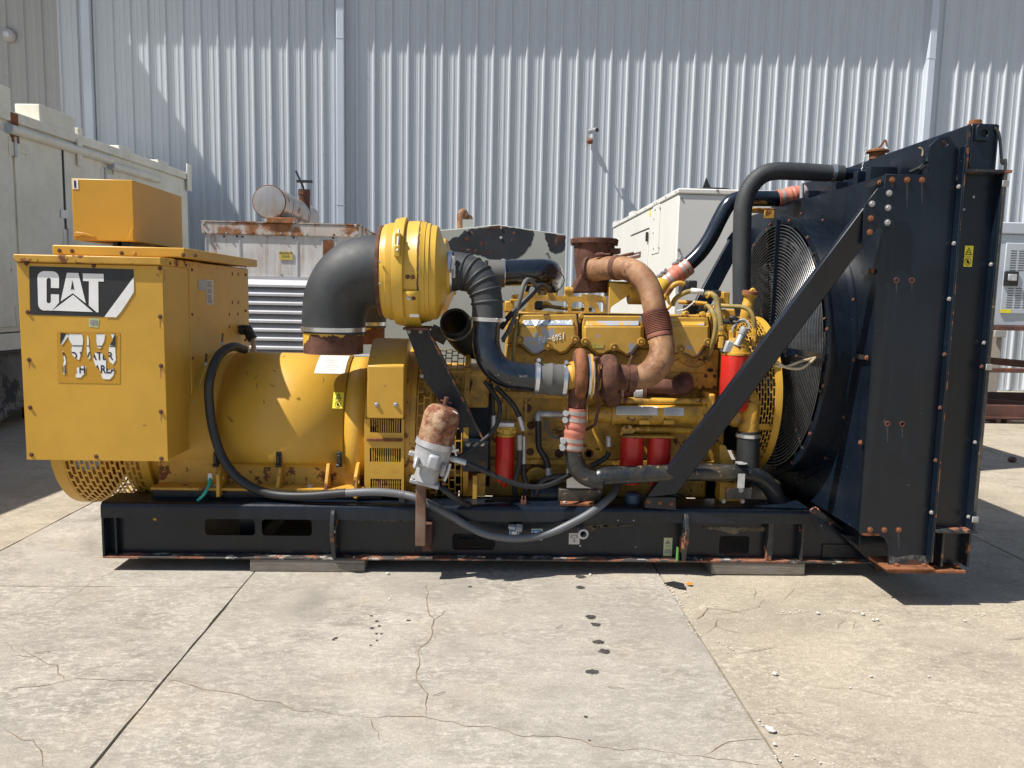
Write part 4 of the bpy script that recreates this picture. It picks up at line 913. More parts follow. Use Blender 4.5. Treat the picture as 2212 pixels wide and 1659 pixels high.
# paper label, warning label, name plate on the barrel
def curved(c, x0, y0, x1, y1, rad, m, name, parent):
    a, b = hit_cyl(c, x0, y0, YC, ZCRANK, rad), hit_cyl(c, x1, y1, YC, ZCRANK, rad)
    f = lambda p: math.degrees(math.atan2(p.z-ZCRANK, YC-p.y))
    return G(name, cyl_patch(min(a.x, b.x), max(a.x, b.x), min(f(a), f(b)), max(f(a), f(b)), rad, 12), m, parent)
pap = curved('D', 1025, 218, 1230, 380, RA+.0095, 'whites', 'paper_label', cov)
for k in range(9):
    w0 = random.randint(0, 30); curved('D', 1060+w0, 232+k*15, 1190-random.randint(0, 40), 236+k*15, RA+.0105, 'greyprint', 'label_print', pap)
wl_ = curved('D', 1137, 540, 1216, 682, RA+.0095, 'wyel', 'warning_label', cov)
def wprint(fn, name='label_print', parent=None):
    """triangle with waves over a barred hand; fn maps 0..1 label coordinates to a world point"""
    def ring(cx, cy, r, w, n=28):
        mb = MB(); vs = []
        for k in range(n):
            a = 6.2832*k/n; vs += [fn(cx+r*math.cos(a), cy+r*.5*math.sin(a)), fn(cx+(r-w)*math.cos(a), cy+(r-w)*.5*math.sin(a))]
        return vs, [(2*k, 2*((k+1) % n), 2*((k+1) % n)+1, 2*k+1) for k in range(n)]
    mb = MB()
    for tri, cut in (([(.5, .95), (.92, .56), (.08, .56)], [(.5, .87), (.78, .6), (.22, .6)]),):
        vs = [fn(*q) for q in tri] + [fn(*q) for q in cut]; mb.add(vs, [(0, 1, 4, 3), (1, 2, 5, 4), (2, 0, 3, 5)])
    mb.poly([fn(*q) for q in ((.3, .64), (.45, .68), (.7, .64), (.7, .67), (.45, .71), (.3, .67))]); mb.poly([fn(*q) for q in ((.36, .72), (.5, .75), (.64, .72), (.64, .745), (.5, .775), (.36, .745))])
    mb.poly([fn(*q) for q in ((.0, .505), (1, .505), (1, .49), (0, .49))])
    mb.poly([fn(*q) for q in ((.36, .16), (.60, .14), (.70, .22), (.66, .26), (.58, .24), (.60, .36), (.54, .36), (.52, .27), (.48, .38), (.43, .37), (.44, .26), (.36, .33), (.32, .31))])
    o = G(name, mb, 'black_print', parent, smooth=0)
    mb = MB(); mb.add(*ring(.5, .25, .40, .07)); mb.poly([fn(*q) for q in ((.22, .36), (.27, .39), (.78, .14), (.73, .11))]); G(name, mb, 'rusto', parent, smooth=0)
a, b = hit_cyl('D', 1137, 682, YC, ZCRANK, RA+.0105), hit_cyl('D', 1216, 540, YC, ZCRANK, RA+.0105)
f_ = lambda p: math.atan2(p.z-ZCRANK, YC-p.y)
wprint(lambda s, t: Vector((a.x+(b.x-a.x)*s, YC-(RA+.0108)*math.cos(f_(a)+(f_(b)-f_(a))*t), ZCRANK+(RA+.0108)*math.sin(f_(a)+(f_(b)-f_(a))*t))), 'label_print', wl_)
curved('D', 1315, 205, 1445, 230, RA+.0065, 'zinc', 'name_plate', A)
# scratches through the paint
for x0, y0, x1, y1 in ((690, 240, 715, 222), (380, 350, 385, 400), (440, 440, 485, 378), (470, 450, 465, 520), (580, 475, 630, 498), (1050, 405, 1050, 460), (205, 745, 245, 770), (215, 765, 255, 790), (230, 785, 270, 803), (525, 600, 535, 650), (600, 345, 640, 365)):
    a, b = hit_cyl('D', x0, y0, YC, ZCRANK, RA+.0085), hit_cyl('D', x1, y1, YC, ZCRANK, RA+.0085)
    mb = MB(); d = (b-a).cross(Vector((0, 1, 0))).normalized()*.003; mb.poly([a, a.lerp(b, .5)+d, b, a.lerp(b, .5)-d]); G('paint_scratch', mb, 'rust', cov, smooth=0)
# mounting ledge under the barrel
yl0 = YC-RA-.02; zled = at('D', 800, 1395, yl0-.03).z; xled0 = xat('B', 985, 980, yl0); xled1 = xat('D', 1410, 1350, yl0)
zrec = at('D', 800, 1180, yl0+.05).z
mb = MB(); mb.box(xled0, xled1, yl0+.06, yl0+.09, zled+.016, zrec+.04); led = G('foot_plate', mb, 'yelw')
mb = MB(); mb.box(xled0, xled1, yl0-.06, yl0+.30, zled, zled+.016); G('foot_ledge', mb, 'yelw', led, bevel=.003)
mb = MB(); mb.box(xled0-.0, xled1, 2*YC-yl0-.30, 2*YC-yl0+.06, zled, zled+.016); G('foot_ledge', mb, 'yelw', led)
for x0, x1, hole in ((640, 670, 0), (1060, 1095, 0), (1325, 1350, 1), (140, 170, 1)):
    X = xat('D', x0, 1300, yl0-.03)+.01
    pr = [(yl0-.058, zled+.017), (yl0+.058, zled+.017), (yl0+.058, zrec+.02), (yl0+.02, zrec+.02), (yl0-.05, zled+.04 if not hole else zrec-.04)]
    if hole: pr = [(yl0-.09, zled-.03), (yl0+.058, zled-.03), (yl0+.058, zrec+.03), (yl0-.0, zrec+.03), (yl0-.085, zrec-.03)]
    hl = [[(yl0-.02+.022*math.cos(6.283*k/14), (zled+zrec)/2+.022*math.sin(6.283*k/14)) for k in range(14)]] if hole else []
    G('foot_gusset', plate(pr, hl, .020, (X, 0, 0), (0, 1, 0), (0, 0, 1)), 'yelw', led, bevel=.003)
for x, y in ((930, 1345), (108, 1335)):
    p = at('D', x, y+20, yl0-.02); bolt(gs, (p.x, yl0-.015, zled+.017), .024, 'boltw', (0, 0, 1), led)
mb = MB(); mb.box(xled0, xled1+.1, yl0-.03, yl0+.2, zst+.002, zled-.002); G('skid_riser', mb, 'blk')
p0, p1 = at('B', 1340, 945, yl0-.06), at('B', 1260, 1085, YS+.05)
mb = MB(); mb.tube([p0, at('B', 1330, 990, yl0-.09), at('B', 1300, 1045, yl0-.12), p1], .009, 8); gw = G('ground_cable', mb, 'teal'); mb = MB(); mb.box(p0.x-.012, p0.x+.012, p0.y-.004, p0.y+.004, p0.z-.01, p0.z+.03); G('cable_lug', mb, 'zinc', gw)
# ---- perforated guards
def perf(fn, s0, s1, t0, t1, ncol, nrow, bar=.18, con=.12, seg=3):
    """brick-staggered slots on a surface fn(s,t): bars along t, short bridges across"""
    mb = MB(); ds = (s1-s0)/ncol; dt = (t1-t0)/nrow
    for i in range(ncol+1):
        s = s0+i*ds; n = nrow*seg
        for k in range(n):
            a, b = t0+(t1-t0)*k/n, t0+(t1-t0)*(k+1)/n
            mb.quad(fn(s-ds*bar/2, a), fn(s+ds*bar/2, a), fn(s+ds*bar/2, b), fn(s-ds*bar/2, b))
    for i in range(ncol):
        for k in range(nrow+1):
            t = t0 + (k + (.5 if i % 2 else 0))*dt
            if t > t1+1e-6: continue
            mb.quad(fn(s0+i*ds+ds*bar/2, t-dt*con/2), fn(s0+(i+1)*ds-ds*bar/2, t-dt*con/2), fn(s0+(i+1)*ds-ds*bar/2, t+dt*con/2), fn(s0+i*ds+ds*bar/2, t+dt*con/2))
    return mb
RG = .49
def gcyl(rad): return lambda s, t: Vector((s, YC-rad*math.cos(t), ZCRANK+rad*math.sin(t)))
xg0, xg1 = xat('B', 470, 930, YC-RG+.12), xat('B', 930, 930, YC-RG+.10)
G('vent_guard', perf(gcyl(RG), xg0, xg1, R(-178), R(10), 15, 22, .36, .24), 'yel', A, solid=.003, smooth=0)
mb = MB(); mb.lathe((xg0-.075, YC, ZCRANK), (1, 0, 0), [(0, .30), (0, RG+.004), (.07, RG+.004), (.075, RG-.004), (.075, RG-.02)], 64, cap0=False, cap1=False); G('guard_ring', mb, 'yel', A)
mb = MB(); mb.lathe((xg1, YC, ZCRANK), (1, 0, 0), [(0, RG-.02), (0, RG+.006), (.05, RG+.006), (.05, RG-.05)], 64, cap0=False, cap1=False); G('guard_ring', mb, 'yel', A)
mb = MB(); mb.lathe((xg0-.06, YC, ZCRANK), (1, 0, 0), [(0, .22), (xg1-xg0+.3, .22)], 32); G('rotor_core', mb, 'rust', A)
bolt(gs, at('B', 460, 928, YC-.43), .010, 'boltr', (-.3, -.8, -.3), A)
# ---- terminal box
YT = 4.20
bl, br = at('A', 185, 1600, YT), at('A', 1308, 1000, YT)
xt0, xt1 = (at('V', 50, 700, YT).x + at('V', 55, 960, YT).x)/2, at('V', 357, 790, YT).x
ztt, ztb = at('A', 730, 880, YT).z, at('V', 210, 993, YT).z
ys = YT + .36
mb = MB(); mb.box(xt0, xt1, YT, ys, ztb, ztt); tb = G('terminal_box', mb, 'yel', bevel=.006)
mb = MB(); mb.box(xt0-.004, xt1+.002, YT-.006, YT-.001, ztb-.004, ztt-.005); fp = G('front_panel', mb, 'yel', tb, bevel=.002)
zr0, zr1 = ztt-.001, at('A', 730, 818, YT-.03).z
mb = MB(); mb.box(xt0-.010, xt1+.004, YT-.026, ys+.2, zr0, zr1); G('front_roof', mb, 'yelw', tb, bevel=.006)
ybk = 5.70
mb = MB(); mb.box(xt0+.03, xt1+.003, ys+.003, ybk, ZCRANK-.05, zr1-.004); sb = G('rear_compartment', mb, 'yel', tb, bevel=.005)
yd0 = YT+.17
a, b = at('A', 412, 750, yd0), at('A', 1608, 800, yd0)
zl0, zl1 = at('A', 1300, 830, yd0).z, at('A', 1300, 752, yd0).z
xlid1 = xt1 + .055
mb = MB(); mb.box(a.x, xlid1, yd0, ybk+.05, max(zl0, zr1+.002), zl1); ld = G('raised_lid', mb, 'yel', tb, bevel=.006)
for x, y in ((470, 778), (570, 780), (963, 798), (1065, 800), (1452, 812), (1545, 815)): bolt(gs, at('A', x, y, yd0), .012, 'boltr' if x != 1065 else 'bolty', parent=ld)
for x, y in ((210, 880), (742, 897), (1267, 918), (220, 1265), (1268, 1300), (230, 1642), (1275, 1690)): bolt(gs, at('A', x, y, YT-.006), .0125, 'boltr', parent=fp)
for x, y in ((192, 493), (1025, 520), (200, 793), (613, 805), (1028, 818)): bolt(gs, at('B', x, y, YT-.006), .0125, 'boltr', parent=fp)
for x, y in ((1345, 880), (1472, 893), (1518, 930), (1520, 1283), (1522, 1630)):
    bolt(gs, atx('A', x, y, xt1+.003), .010, 'boltr', (1, 0, 0), sb)
for x, y in ((1948, 970), (1948, 1255), (1946, 1487), (1946, 1540), (1946, 905)): bolt(gs, atx('A', x-6, y, xt1+.003), .012, 'boltr', (1, 0, 0), sb)
for x, y in ((1840, 962), (1887, 965), (1840, 1187), (1887, 1187), (1817, 1283), (1885, 1280), (1817, 1382), (1885, 1378)):
    p = atx('A', x, y, xt1+.004); mb = MB(); mb.box(p.x, p.x+.002, p.y-.006, p.y+.006, p.z-.010, p.z+.010); G('slot_hole', mb, 'rust', sb)
p0, p1 = atx('A', 1568, 1010, xt1+.004), atx('A', 1630, 1092, xt1+.004)
mb = MB(); mb.box(xt1+.004, xt1+.006, p0.y, p1.y, p1.z, p0.z); npl = G('name_plate', mb, 'alu', sb)
p0, p1 = atx('A', 1631, 1008, xt1+.004), atx('A', 1690, 1203, xt1+.004)
mb = MB(); mb.box(xt1+.004, xt1+.0065, p0.y, p1.y, p1.z, p0.z); lbl = G('rating_label', mb, 'whites', sb)
mb = MB()
for k in range(18):
    if k in (5, 10): continue
    zz = p0.z + (p1.z-p0.z)*(.06+.9*k/18); y0_, y1_ = p0.y+(p1.y-p0.y)*.1, p0.y+(p1.y-p0.y)*random.uniform(.6, .9); mb.box(xt1+.0068, xt1+.0072, y0_, y1_, zz-.006, zz)
G('label_print', mb, 'greyprint', lbl, smooth=0, kind='stuff')
# cabinet on the lid
yk = 4.62
a, b = at('A', 562, 205, yk), at('A', 1050, 215, yk); zk0 = at('A', 800, 700, yk).z; zk1 = a.z
xk1 = b.x; ykb = on_x(*cv('A', 1442, 500), xk1).y
mb = MB(); mb.box(a.x, xk1, yk, ykb, zk0, zk1); kb = G('control_cabinet', mb, 'yelcab', bevel=.005)
for x in (a.x+.2, xk1-.12): 
    for y in (yk+.05, ykb-.08): mb = MB(); mb.box(x, x+.05, y, y+.05, zl1-.002, zk0+.002); G('cabinet_foot', mb, 'blk', kb)
p, q = at('A', 575, 290, yk-.001), at('A', 618, 216, yk-.001)
mb = MB(); mb.box(p.x, q.x, yk-.0022, yk-.0008, p.z, q.z); nl = G('number_label', mb, 'white', kb)
wd_ = q.x-p.x; hh = q.z-p.z
mb = MB(); text_on(mb, '1', (p.x+.30*wd_, yk-.0032, p.z+.12*hh), (p.x+.66*wd_, yk-.0032, p.z+.12*hh), (p.x+.30*wd_, yk-.0032, p.z+.9*hh)); G('number_print', mb, 'black_print', nl, smooth=0)
# bent, dented lower rim of the cabinet
mb = MB(); mb.prism([at('A', x, y, yk-.012) for x, y in ((1055, 590), (1056, 700), (1000, 698), (1020, 660), (1035, 610))], (0, .010, 0)); G('dented_rim', mb, 'yelcab', kb, bevel=.003)
mb = MB(); mb.prism([at('A', x, y, yk-.008) for x, y in ((580, 640), (605, 628), (690, 640), (755, 665), (740, 672), (660, 655), (600, 668), (582, 670))], (0, .007, 0)); G('dented_rim', mb, 'yelcab', kb, bevel=.002)
# brand decal on the front panel
YD = YT-.0075
def fa(x, y, o=0.): return at('A', x, y, YD-o)
mb = MB(); mb.poly([fa(*q) for q in ((230, 900), (1057, 926), (1060, 985), (826, 1302), (238, 1285))]); dc = G('brand_decal', mb, 'black_print', fp, smooth=0)
def arc(cx, cy, rx, ry, a0, a1, n=7): return [(cx+rx*math.cos(R(a0+(a1-a0)*k/n)), cy-ry*math.sin(R(a0+(a1-a0)*k/n))) for k in range(n+1)]
C_ = [(467, 1075), (403, 1073)] + [(403, 1020)] + arc(386, 1010, 17, 17, 0, 180, 6) + [(369, 1180)] + arc(386, 1178, 17, 17, 180, 360, 6) + [(403, 1123), (467, 1125), (467, 1190), (412, 1253)] + [(370, 1251)] + arc(352, 1200, 50, 52, 270, 180, 6) + [(296, 990)] + arc(350, 990, 54, 50, 180, 90, 6) + arc(412, 992, 55, 51, 90, 0, 6)
A_ = [(480, 1180), (530, 953), (620, 955), (680, 1195), (576, 1115)]
A_hole = [(572, 1010), (588, 1092), (576, 1080), (560, 1090)]
T_ = [(655, 958), (820, 962), (822, 1023), (778, 1022), (780, 1267), (765, 1266), (703, 1212), (704, 1020), (657, 1018)]
TRI = [(414, 1252), (578, 1128), (736, 1264)]
mb = MB()
for q in (C_, A_, T_, TRI): mb.poly([fa(x, y, .0016) for x, y in q])
mb.poly([fa(x, y, .0016) for x, y in ((1060, 985), (1060, 1105), (1010, 1185), (960, 1260), (920, 1306), (826, 1302))]); G('brand_lettering', mb, 'white', dc, smooth=0)
mb = MB(); mb.poly([fa(x, y, .0026) for x, y in A_hole]); G('letter_counter', mb, 'black_print', dc, smooth=0)
mb = MB(); mb.poly([fa(*q) for q in ((703, 1313), (785, 1315), (780, 1388), (703, 1380))]); bkl = G('manual_label', mb, 'wgreen', fp, smooth=0)
mb = MB()
for q in ([(715, 1330), (742, 1325), (742, 1368), (715, 1365)], [(746, 1325), (772, 1330), (770, 1365), (746, 1368)]): mb.poly([fa(x, y, .0012) for x, y in q])
G('label_print', mb, 'greyprint', bkl, smooth=0)
# torn warning sticker: clean patch, torn white scraps, what is left of its words
def fb(x, y, o=0.): return at('B', x, y, YD-o)
mb = MB(); mb.poly([fb(*q) for q in ((362, 10), (765, 12), (765, 342), (368, 335))]); cp = G('sticker_clean_patch', mb, 'patch', fp, smooth=0)
SCR = [[(385, 16), (433, 22), (440, 32), (420, 60), (398, 92), (384, 90)], [(433, 24), (520, 22), (530, 60), (526, 100), (515, 150), (505, 190), (490, 185), (462, 160), (455, 120), (462, 98), (440, 60)], [(556, 28), (566, 60), (566, 95), (572, 140), (578, 180), (560, 185), (553, 130), (554, 80)],
       [(615, 22), (670, 24), (664, 70), (648, 100), (640, 118), (622, 112), (614, 70)], [(706, 24), (735, 22), (733, 95), (738, 190), (720, 220), (698, 200), (690, 160), (696, 100), (720, 60)], [(400, 128), (410, 150), (420, 200), (414, 240), (418, 275), (402, 282), (398, 240), (410, 190), (398, 150)],
       [(598, 150), (630, 135), (655, 150), (675, 190), (676, 240), (690, 250), (715, 250), (732, 235), (722, 290), (700, 314), (660, 312), (650, 300), (640, 260), (610, 230), (596, 190)], [(490, 240), (525, 228), (548, 232), (540, 275), (512, 304), (482, 300), (486, 270)]]
def clip(poly, cl):
    def side(p, a, b): return (b[0]-a[0])*(p[1]-a[1])-(b[1]-a[1])*(p[0]-a[0])
    ar = sum(cl[i][0]*cl[(i+1) % len(cl)][1]-cl[(i+1) % len(cl)][0]*cl[i][1] for i in range(len(cl)))
    if ar < 0: cl = cl[::-1]
    for i in range(len(cl)):
        a, b = cl[i], cl[(i+1) % len(cl)]; out = []
        for k in range(len(poly)):
            p, q = poly[k], poly[(k+1) % len(poly)]; sp_, sq = side(p, a, b), side(q, a, b)
            if sp_ >= 0: out.append(p)
            if sp_*sq < 0: t = sp_/(sp_-sq); out.append((p[0]+(q[0]-p[0])*t, p[1]+(q[1]-p[1])*t))
        poly = out
        if len(poly) < 3: return None
    return poly
from mathutils.geometry import tessellate_polygon
words = []
for s_, x0, x1, y0, y1 in (('NO WATER', 396, 722, 190, 138), ('IN THIS AREA', 396, 742, 276, 222)):
    words += [[(x0+(x1-x0)*p, y0+(y1-y0)*q) for p, q in t] for t in text_tris(s_, True)]
words += [[(384, 14), (736, 14), (736, 26)], [(384, 14), (736, 26), (384, 26)], [(384, 95), (736, 100), (736, 106)], [(384, 95), (736, 106), (384, 101)], [(384, 14), (420, 26), (384, 95)], [(736, 14), (736, 100), (700, 95)]]
for sc_ in SCR:
    mb = MB(); mb.poly([fb(x, y, .0022) for x, y in sc_]); so_ = G('sticker_scrap', mb, 'white', cp, smooth=0)
    tris = tessellate_polygon([[Vector((x, y, 0)) for x, y in sc_]]); wm = MB()
    for t in tris:
        cl = [sc_[i] for i in t]
        for wt in words:
            r_ = clip(wt, cl)
            if r_: wm.poly([fb(x, y, .0032) for x, y in r_])
    if wm.v: G('sticker_print', wm, 'black_print', cp, smooth=0, kind='stuff')
for c, x, y, L_ in (('A', 1268, 1315, 90), ('B', 1024, 235, 80), ('B', 1026, 532, 60), ('B', 186, 205, 45), ('A', 1303, 930, 160), ('A', 1268, 930, 40), ('B', 1030, 828, 10), ('A', 212, 890, 30)):
    w_ = random.uniform(3, 6); mb = MB(); f9 = fa if c == 'A' else fb
    mb.poly([f9(x-w_, y, -.0008), f9(x+w_, y, -.0008), f9(x+w_*.5, y+L_*.7, -.0008), f9(x, y+L_, -.0008), f9(x-w_*.6, y+L_*.6, -.0008)]); G('rust_run', mb, mat('rust_run_stain', (.34, .155, .045), .7, var=.25, vscale=30), fp, smooth=0)
# cable leaving the box, wire and clips on the barrel side
p = atx('A', 1905, 1405, xt1+.01)
mb = MB(); mb.tube([p, p+Vector((.05, 0, .0)), at('A', 1975, 1440, p.y), at('A', 2000, 1480, p.y)], .034, 10); cb = G('cable_boot', mb, 'rubd')
for v in cb.data.vertices: v.co += Vector((random.uniform(-.006, .006),)*1 + (random.uniform(-.006, .006), random.uniform(-.006, .006)))
mb = MB(); mb.tube([at('A', 1995, 1470, p.y), at('A', 2005, 1510, p.y), at('A', 2012, 1600, p.y)], .017, 10); G('cable', mb, 'cream_wire', cb)
ysd = YC-RA+.12
mb = MB(); mb.tube([at('B', 1228, 775, ysd-.03), at('B', 1240, 600, ysd-.04), at('B', 1255, 430, ysd), at('B', 1300, 260, ysd), at('B', 1360, 150, ysd+.05), at('B', 1430, 115, ysd+.1)], .006, 6); G('earth_wire', mb, mat('olive_wire', (.32, .28, .06), .5))
for x, y in ((1232, 462), (1310, 215), (1415, 85)):
    p = at('B', x, y, ysd-.04); mb = MB(); mb.sphere(p, .014, 8); cl_ = G('cable_clamp', mb, 'boltw'); mb = MB()
    if y > 400: mb.box(p.x+.01, p.x+.07, p.y-.004, p.y+.004, p.z-.014, p.z+.012)
    else: mb.beam(p, p+Vector((.006, 0, .06)), .012, .008)
    G('cable_tie', mb, 'plastic', cl_)
# big black loop hose round the barrel, then grey ribbed conduit
yh = YC-RA-.06
hp_ = [at('D', 360, 170, YC-.15), at('D', 250, 145, yh+.20), at('D', 130, 230, yh+.08), at('D', 58, 420, yh), at('D', 52, 620, yh), at('D', 90, 880, yh), at('D', 180, 1130, yh-.02), at('D', 330, 1310, yh-.04), at('D', 560, 1420, yh-.06), at('D', 860, 1445, YS+.03), at('D', 1240, 1418, YS+.02)]
mb = MB(); mb.tube(hp_, .026, 14, 8); G('loop_hose', mb, 'rubd')
def ribbed(pts, r, step, name, m, amp=.10):
    q = catmull([tuple(p) for p in pts], 40); P = [Vector(a) for a in q]; out = []; acc = 0; ph = 0
    for a, b in zip(P[:-1], P[1:]):
        acc += (b-a).length
        if acc > step: out.append((tuple(b), r*(1+amp*(ph % 2)))); ph += 1; acc = 0
    mb = MB(); mb.tube(out, r, 12, 1); return G(name, mb, m)
ribbed([at('D', 1225, 1420, YS+.02), at('D', 1480, 1408, YS+.01), at('D', 1700, 1425, YS), at('F', 315, 1020, YS-.03), at('F', 430, 1080, YS-.04), at('F', 600, 1170, YS-.04), at('F', 760, 1265, YS-.04), at('F', 950, 1345, YS-.04), at('F', 1200, 1372, YS-.04), at('F', 1450, 1330, YS-.04), at('F', 1700, 1220, YS-.03), at('F', 1880, 1110, YS+.0), at('F', 2010, 1000, YS+.08), at('F', 2060, 920, YS+.2)], .0215, .006, 'ribbed_conduit', 'cond', .10)
# ---- generator outlet boxes with vents, between barrel and flywheel
yv = 4.40
def pxz(c, pts, Y): return [at(c, x, y, Y) for x, y in pts]
a, b = at('D', 1405, 770, yv), at('D', 1748, 1400, yv)
wins = []
for x0, x1, y0, y1 in ((1455, 1727, 775, 890), (1452, 1722, 1028, 1145), (1458, 1725, 1295, 1402)):
    p, q = at('D', x0, y1, yv), at('D', x1, y0, yv); wins.append((p.x, q.x, min(p.z, q.z), max(p.z, q.z)))
zcb = at('D', 1575, 1440, yv).z
ol = [Vector((a.x, 0, zcb)), Vector((b.x, 0, zcb)), Vector((b.x, 0, a.z)), Vector((a.x, 0, a.z))]
mb = plxz(ol, [[Vector((x0, 0, z0)), Vector((x1, 0, z0)), Vector((x1, 0, z1)), Vector((x0, 0, z1))] for x0, x1, z0, z1 in wins], yv, .012); vp = G('vent_column', mb, 'yel')
for wi, (x0, x1, z0, z1) in enumerate(wins):
    n = 14
    for k in range(1, n):
        mb = MB(); x = x0+(x1-x0)*k/n; mb.box(x-.0028, x+.0028, yv-.004, yv+.004, z0+.0005, z1-.0005); G('vent_bar', mb, 'yelw', vp, smooth=0)
    if wi == 2: 
        for zz in (.35, .7): mb = MB(); mb.box(x0, x1, yv+.0045, yv+.008, z0+(z1-z0)*zz-.003, z0+(z1-z0)*zz+.003); G('vent_bar', mb, 'yelw', vp)
mb = MB(); mb.box(a.x+.02, b.x-.02, yv+.10, yv+.5, zcb, a.z); G('vent_interior', mb, 'dark', vp)
mb = MB(); mb.box(a.x, a.x+.008, yv+.007, yv+.20, zcb, a.z); mb.box(b.x-.008, b.x, yv+.007, yv+.2, zcb, a.z); G('column_side', mb, 'yel', vp)
za_ = at('D', 1580, 955, yv).z; mb = MB(); mb.box(a.x+.015, b.x-.01, yv-.022, yv-.007, za_-.006, za_+.010); G('rust_ledge', mb, 'rusto', vp, bevel=.002)
for x in (1507, 1667):
    p = at('D', x, 1228, yv-.0065); mb = MB(); mb.add([p+Vector((.021*math.cos(6.283*k/18), 0, .011*math.sin(6.283*k/18))) for k in range(18)]+[p+Vector((.018*math.cos(6.283*k/18), 0, .008*math.sin(6.283*k/18))) for k in range(18)], [(k, (k+1) % 18, 18+(k+1) % 18, 18+k) for k in range(18)]); G('knockout', mb, 'yelw', vp)
# hood over the vents
yh0 = yv-.055
f0 = pxz('D', ((1417, 768), (1740, 772), (1758, 318), (1440, 314)), yh0)
xh0, xh1 = (f0[0].x+f0[3].x)/2, (f0[1].x+f0[2].x)/2; zh0, zh1 = f0[0].z, f0[2].z
tp = at('D', 1640, 88, yh0+.22)
prof = [(yh0, zh0), (yh0, zh1), (yh0+.20, tp.z), (yh0+.36, tp.z+.005), (yh0+.36, zh0), ]
mb = MB(); mb.prism([Vector((xh0, y, z)) for y, z in prof], (xh1-xh0, 0, 0)); hd = G('outlet_hood', mb, 'yel', bevel=.006)
for x in (1512, 1677): bolt(gs, at('D', x, 648, yh0), .015, 'boltw', parent=hd)
# flywheel flange and perforated guards beside it
xf0, xf1 = xat('D', 1755, 900, YC-.52), xat('D', 1832, 900, YC-.52)
mb = MB(); mb.lathe((xf0, YC, ZCRANK), (1, 0, 0), [(0, .40), (0, .545), (.03, .545), (.03, .52), (xf1-xf0-.02, .52), (xf1-xf0-.02, .55), (xf1-xf0+.01, .55), (xf1-xf0+.01, .4)], 64, cap0=False, cap1=False); fl = G('flywheel_flange', mb, 'yelw')
for k in range(9): 
    an = R(-50+k*16); bolt(gs, (xf1+.01, YC-.535*math.cos(an), ZCRANK+.535*math.sin(an)), .010, 'bolty', (1, 0, 0), fl)
xp1 = xat('D', 1975, 900, YC-.5)
G('flywheel_guard', perf(gcyl(.53), xf1+.02, xf1+.28, R(-60), R(80), 7, 18), 'yelw', fl, solid=.003, smooth=0)
mb = MB(); mb.lathe((xf1, YC, ZCRANK), (1, 0, 0), [(0, .40), (.45, .40)], 40); G('flywheel', mb, 'dark', fl)
mb = MB(); mb.lathe((xf1+.29, YC, ZCRANK), (1, 0, 0), [(0, .3), (0, .54), (.03, .54), (.03, .3)], 56, cap0=False, cap1=False); G('guard_rim', mb, 'yelw', fl)
# ---- timber blocks under the skid
for i, (c, x0, x1, y0, y1) in enumerate((('M', 1082, 1795, 655, 745), ('L', 1105, 1918, 965, 1115))):
    a, b = at(c, x0, (y0+y1)/2, YS+.01), at(c, x1, (y0+y1)/2, YS+.01)
    mb = MB(); mb.box(a.x, b.x, YS+.008, 2*YC-YS-.05, .0015, zsb-.0015)
    solo('timber_block', mb, 'wood', ('weathered grey timber block under the alternator end of the generator skid', 'weathered grey timber block under the radiator end of the generator skid')[i], 'timber block', ((a.x+b.x)/2, YC, 0), 'timber blocks under the skid', bevel=.004)
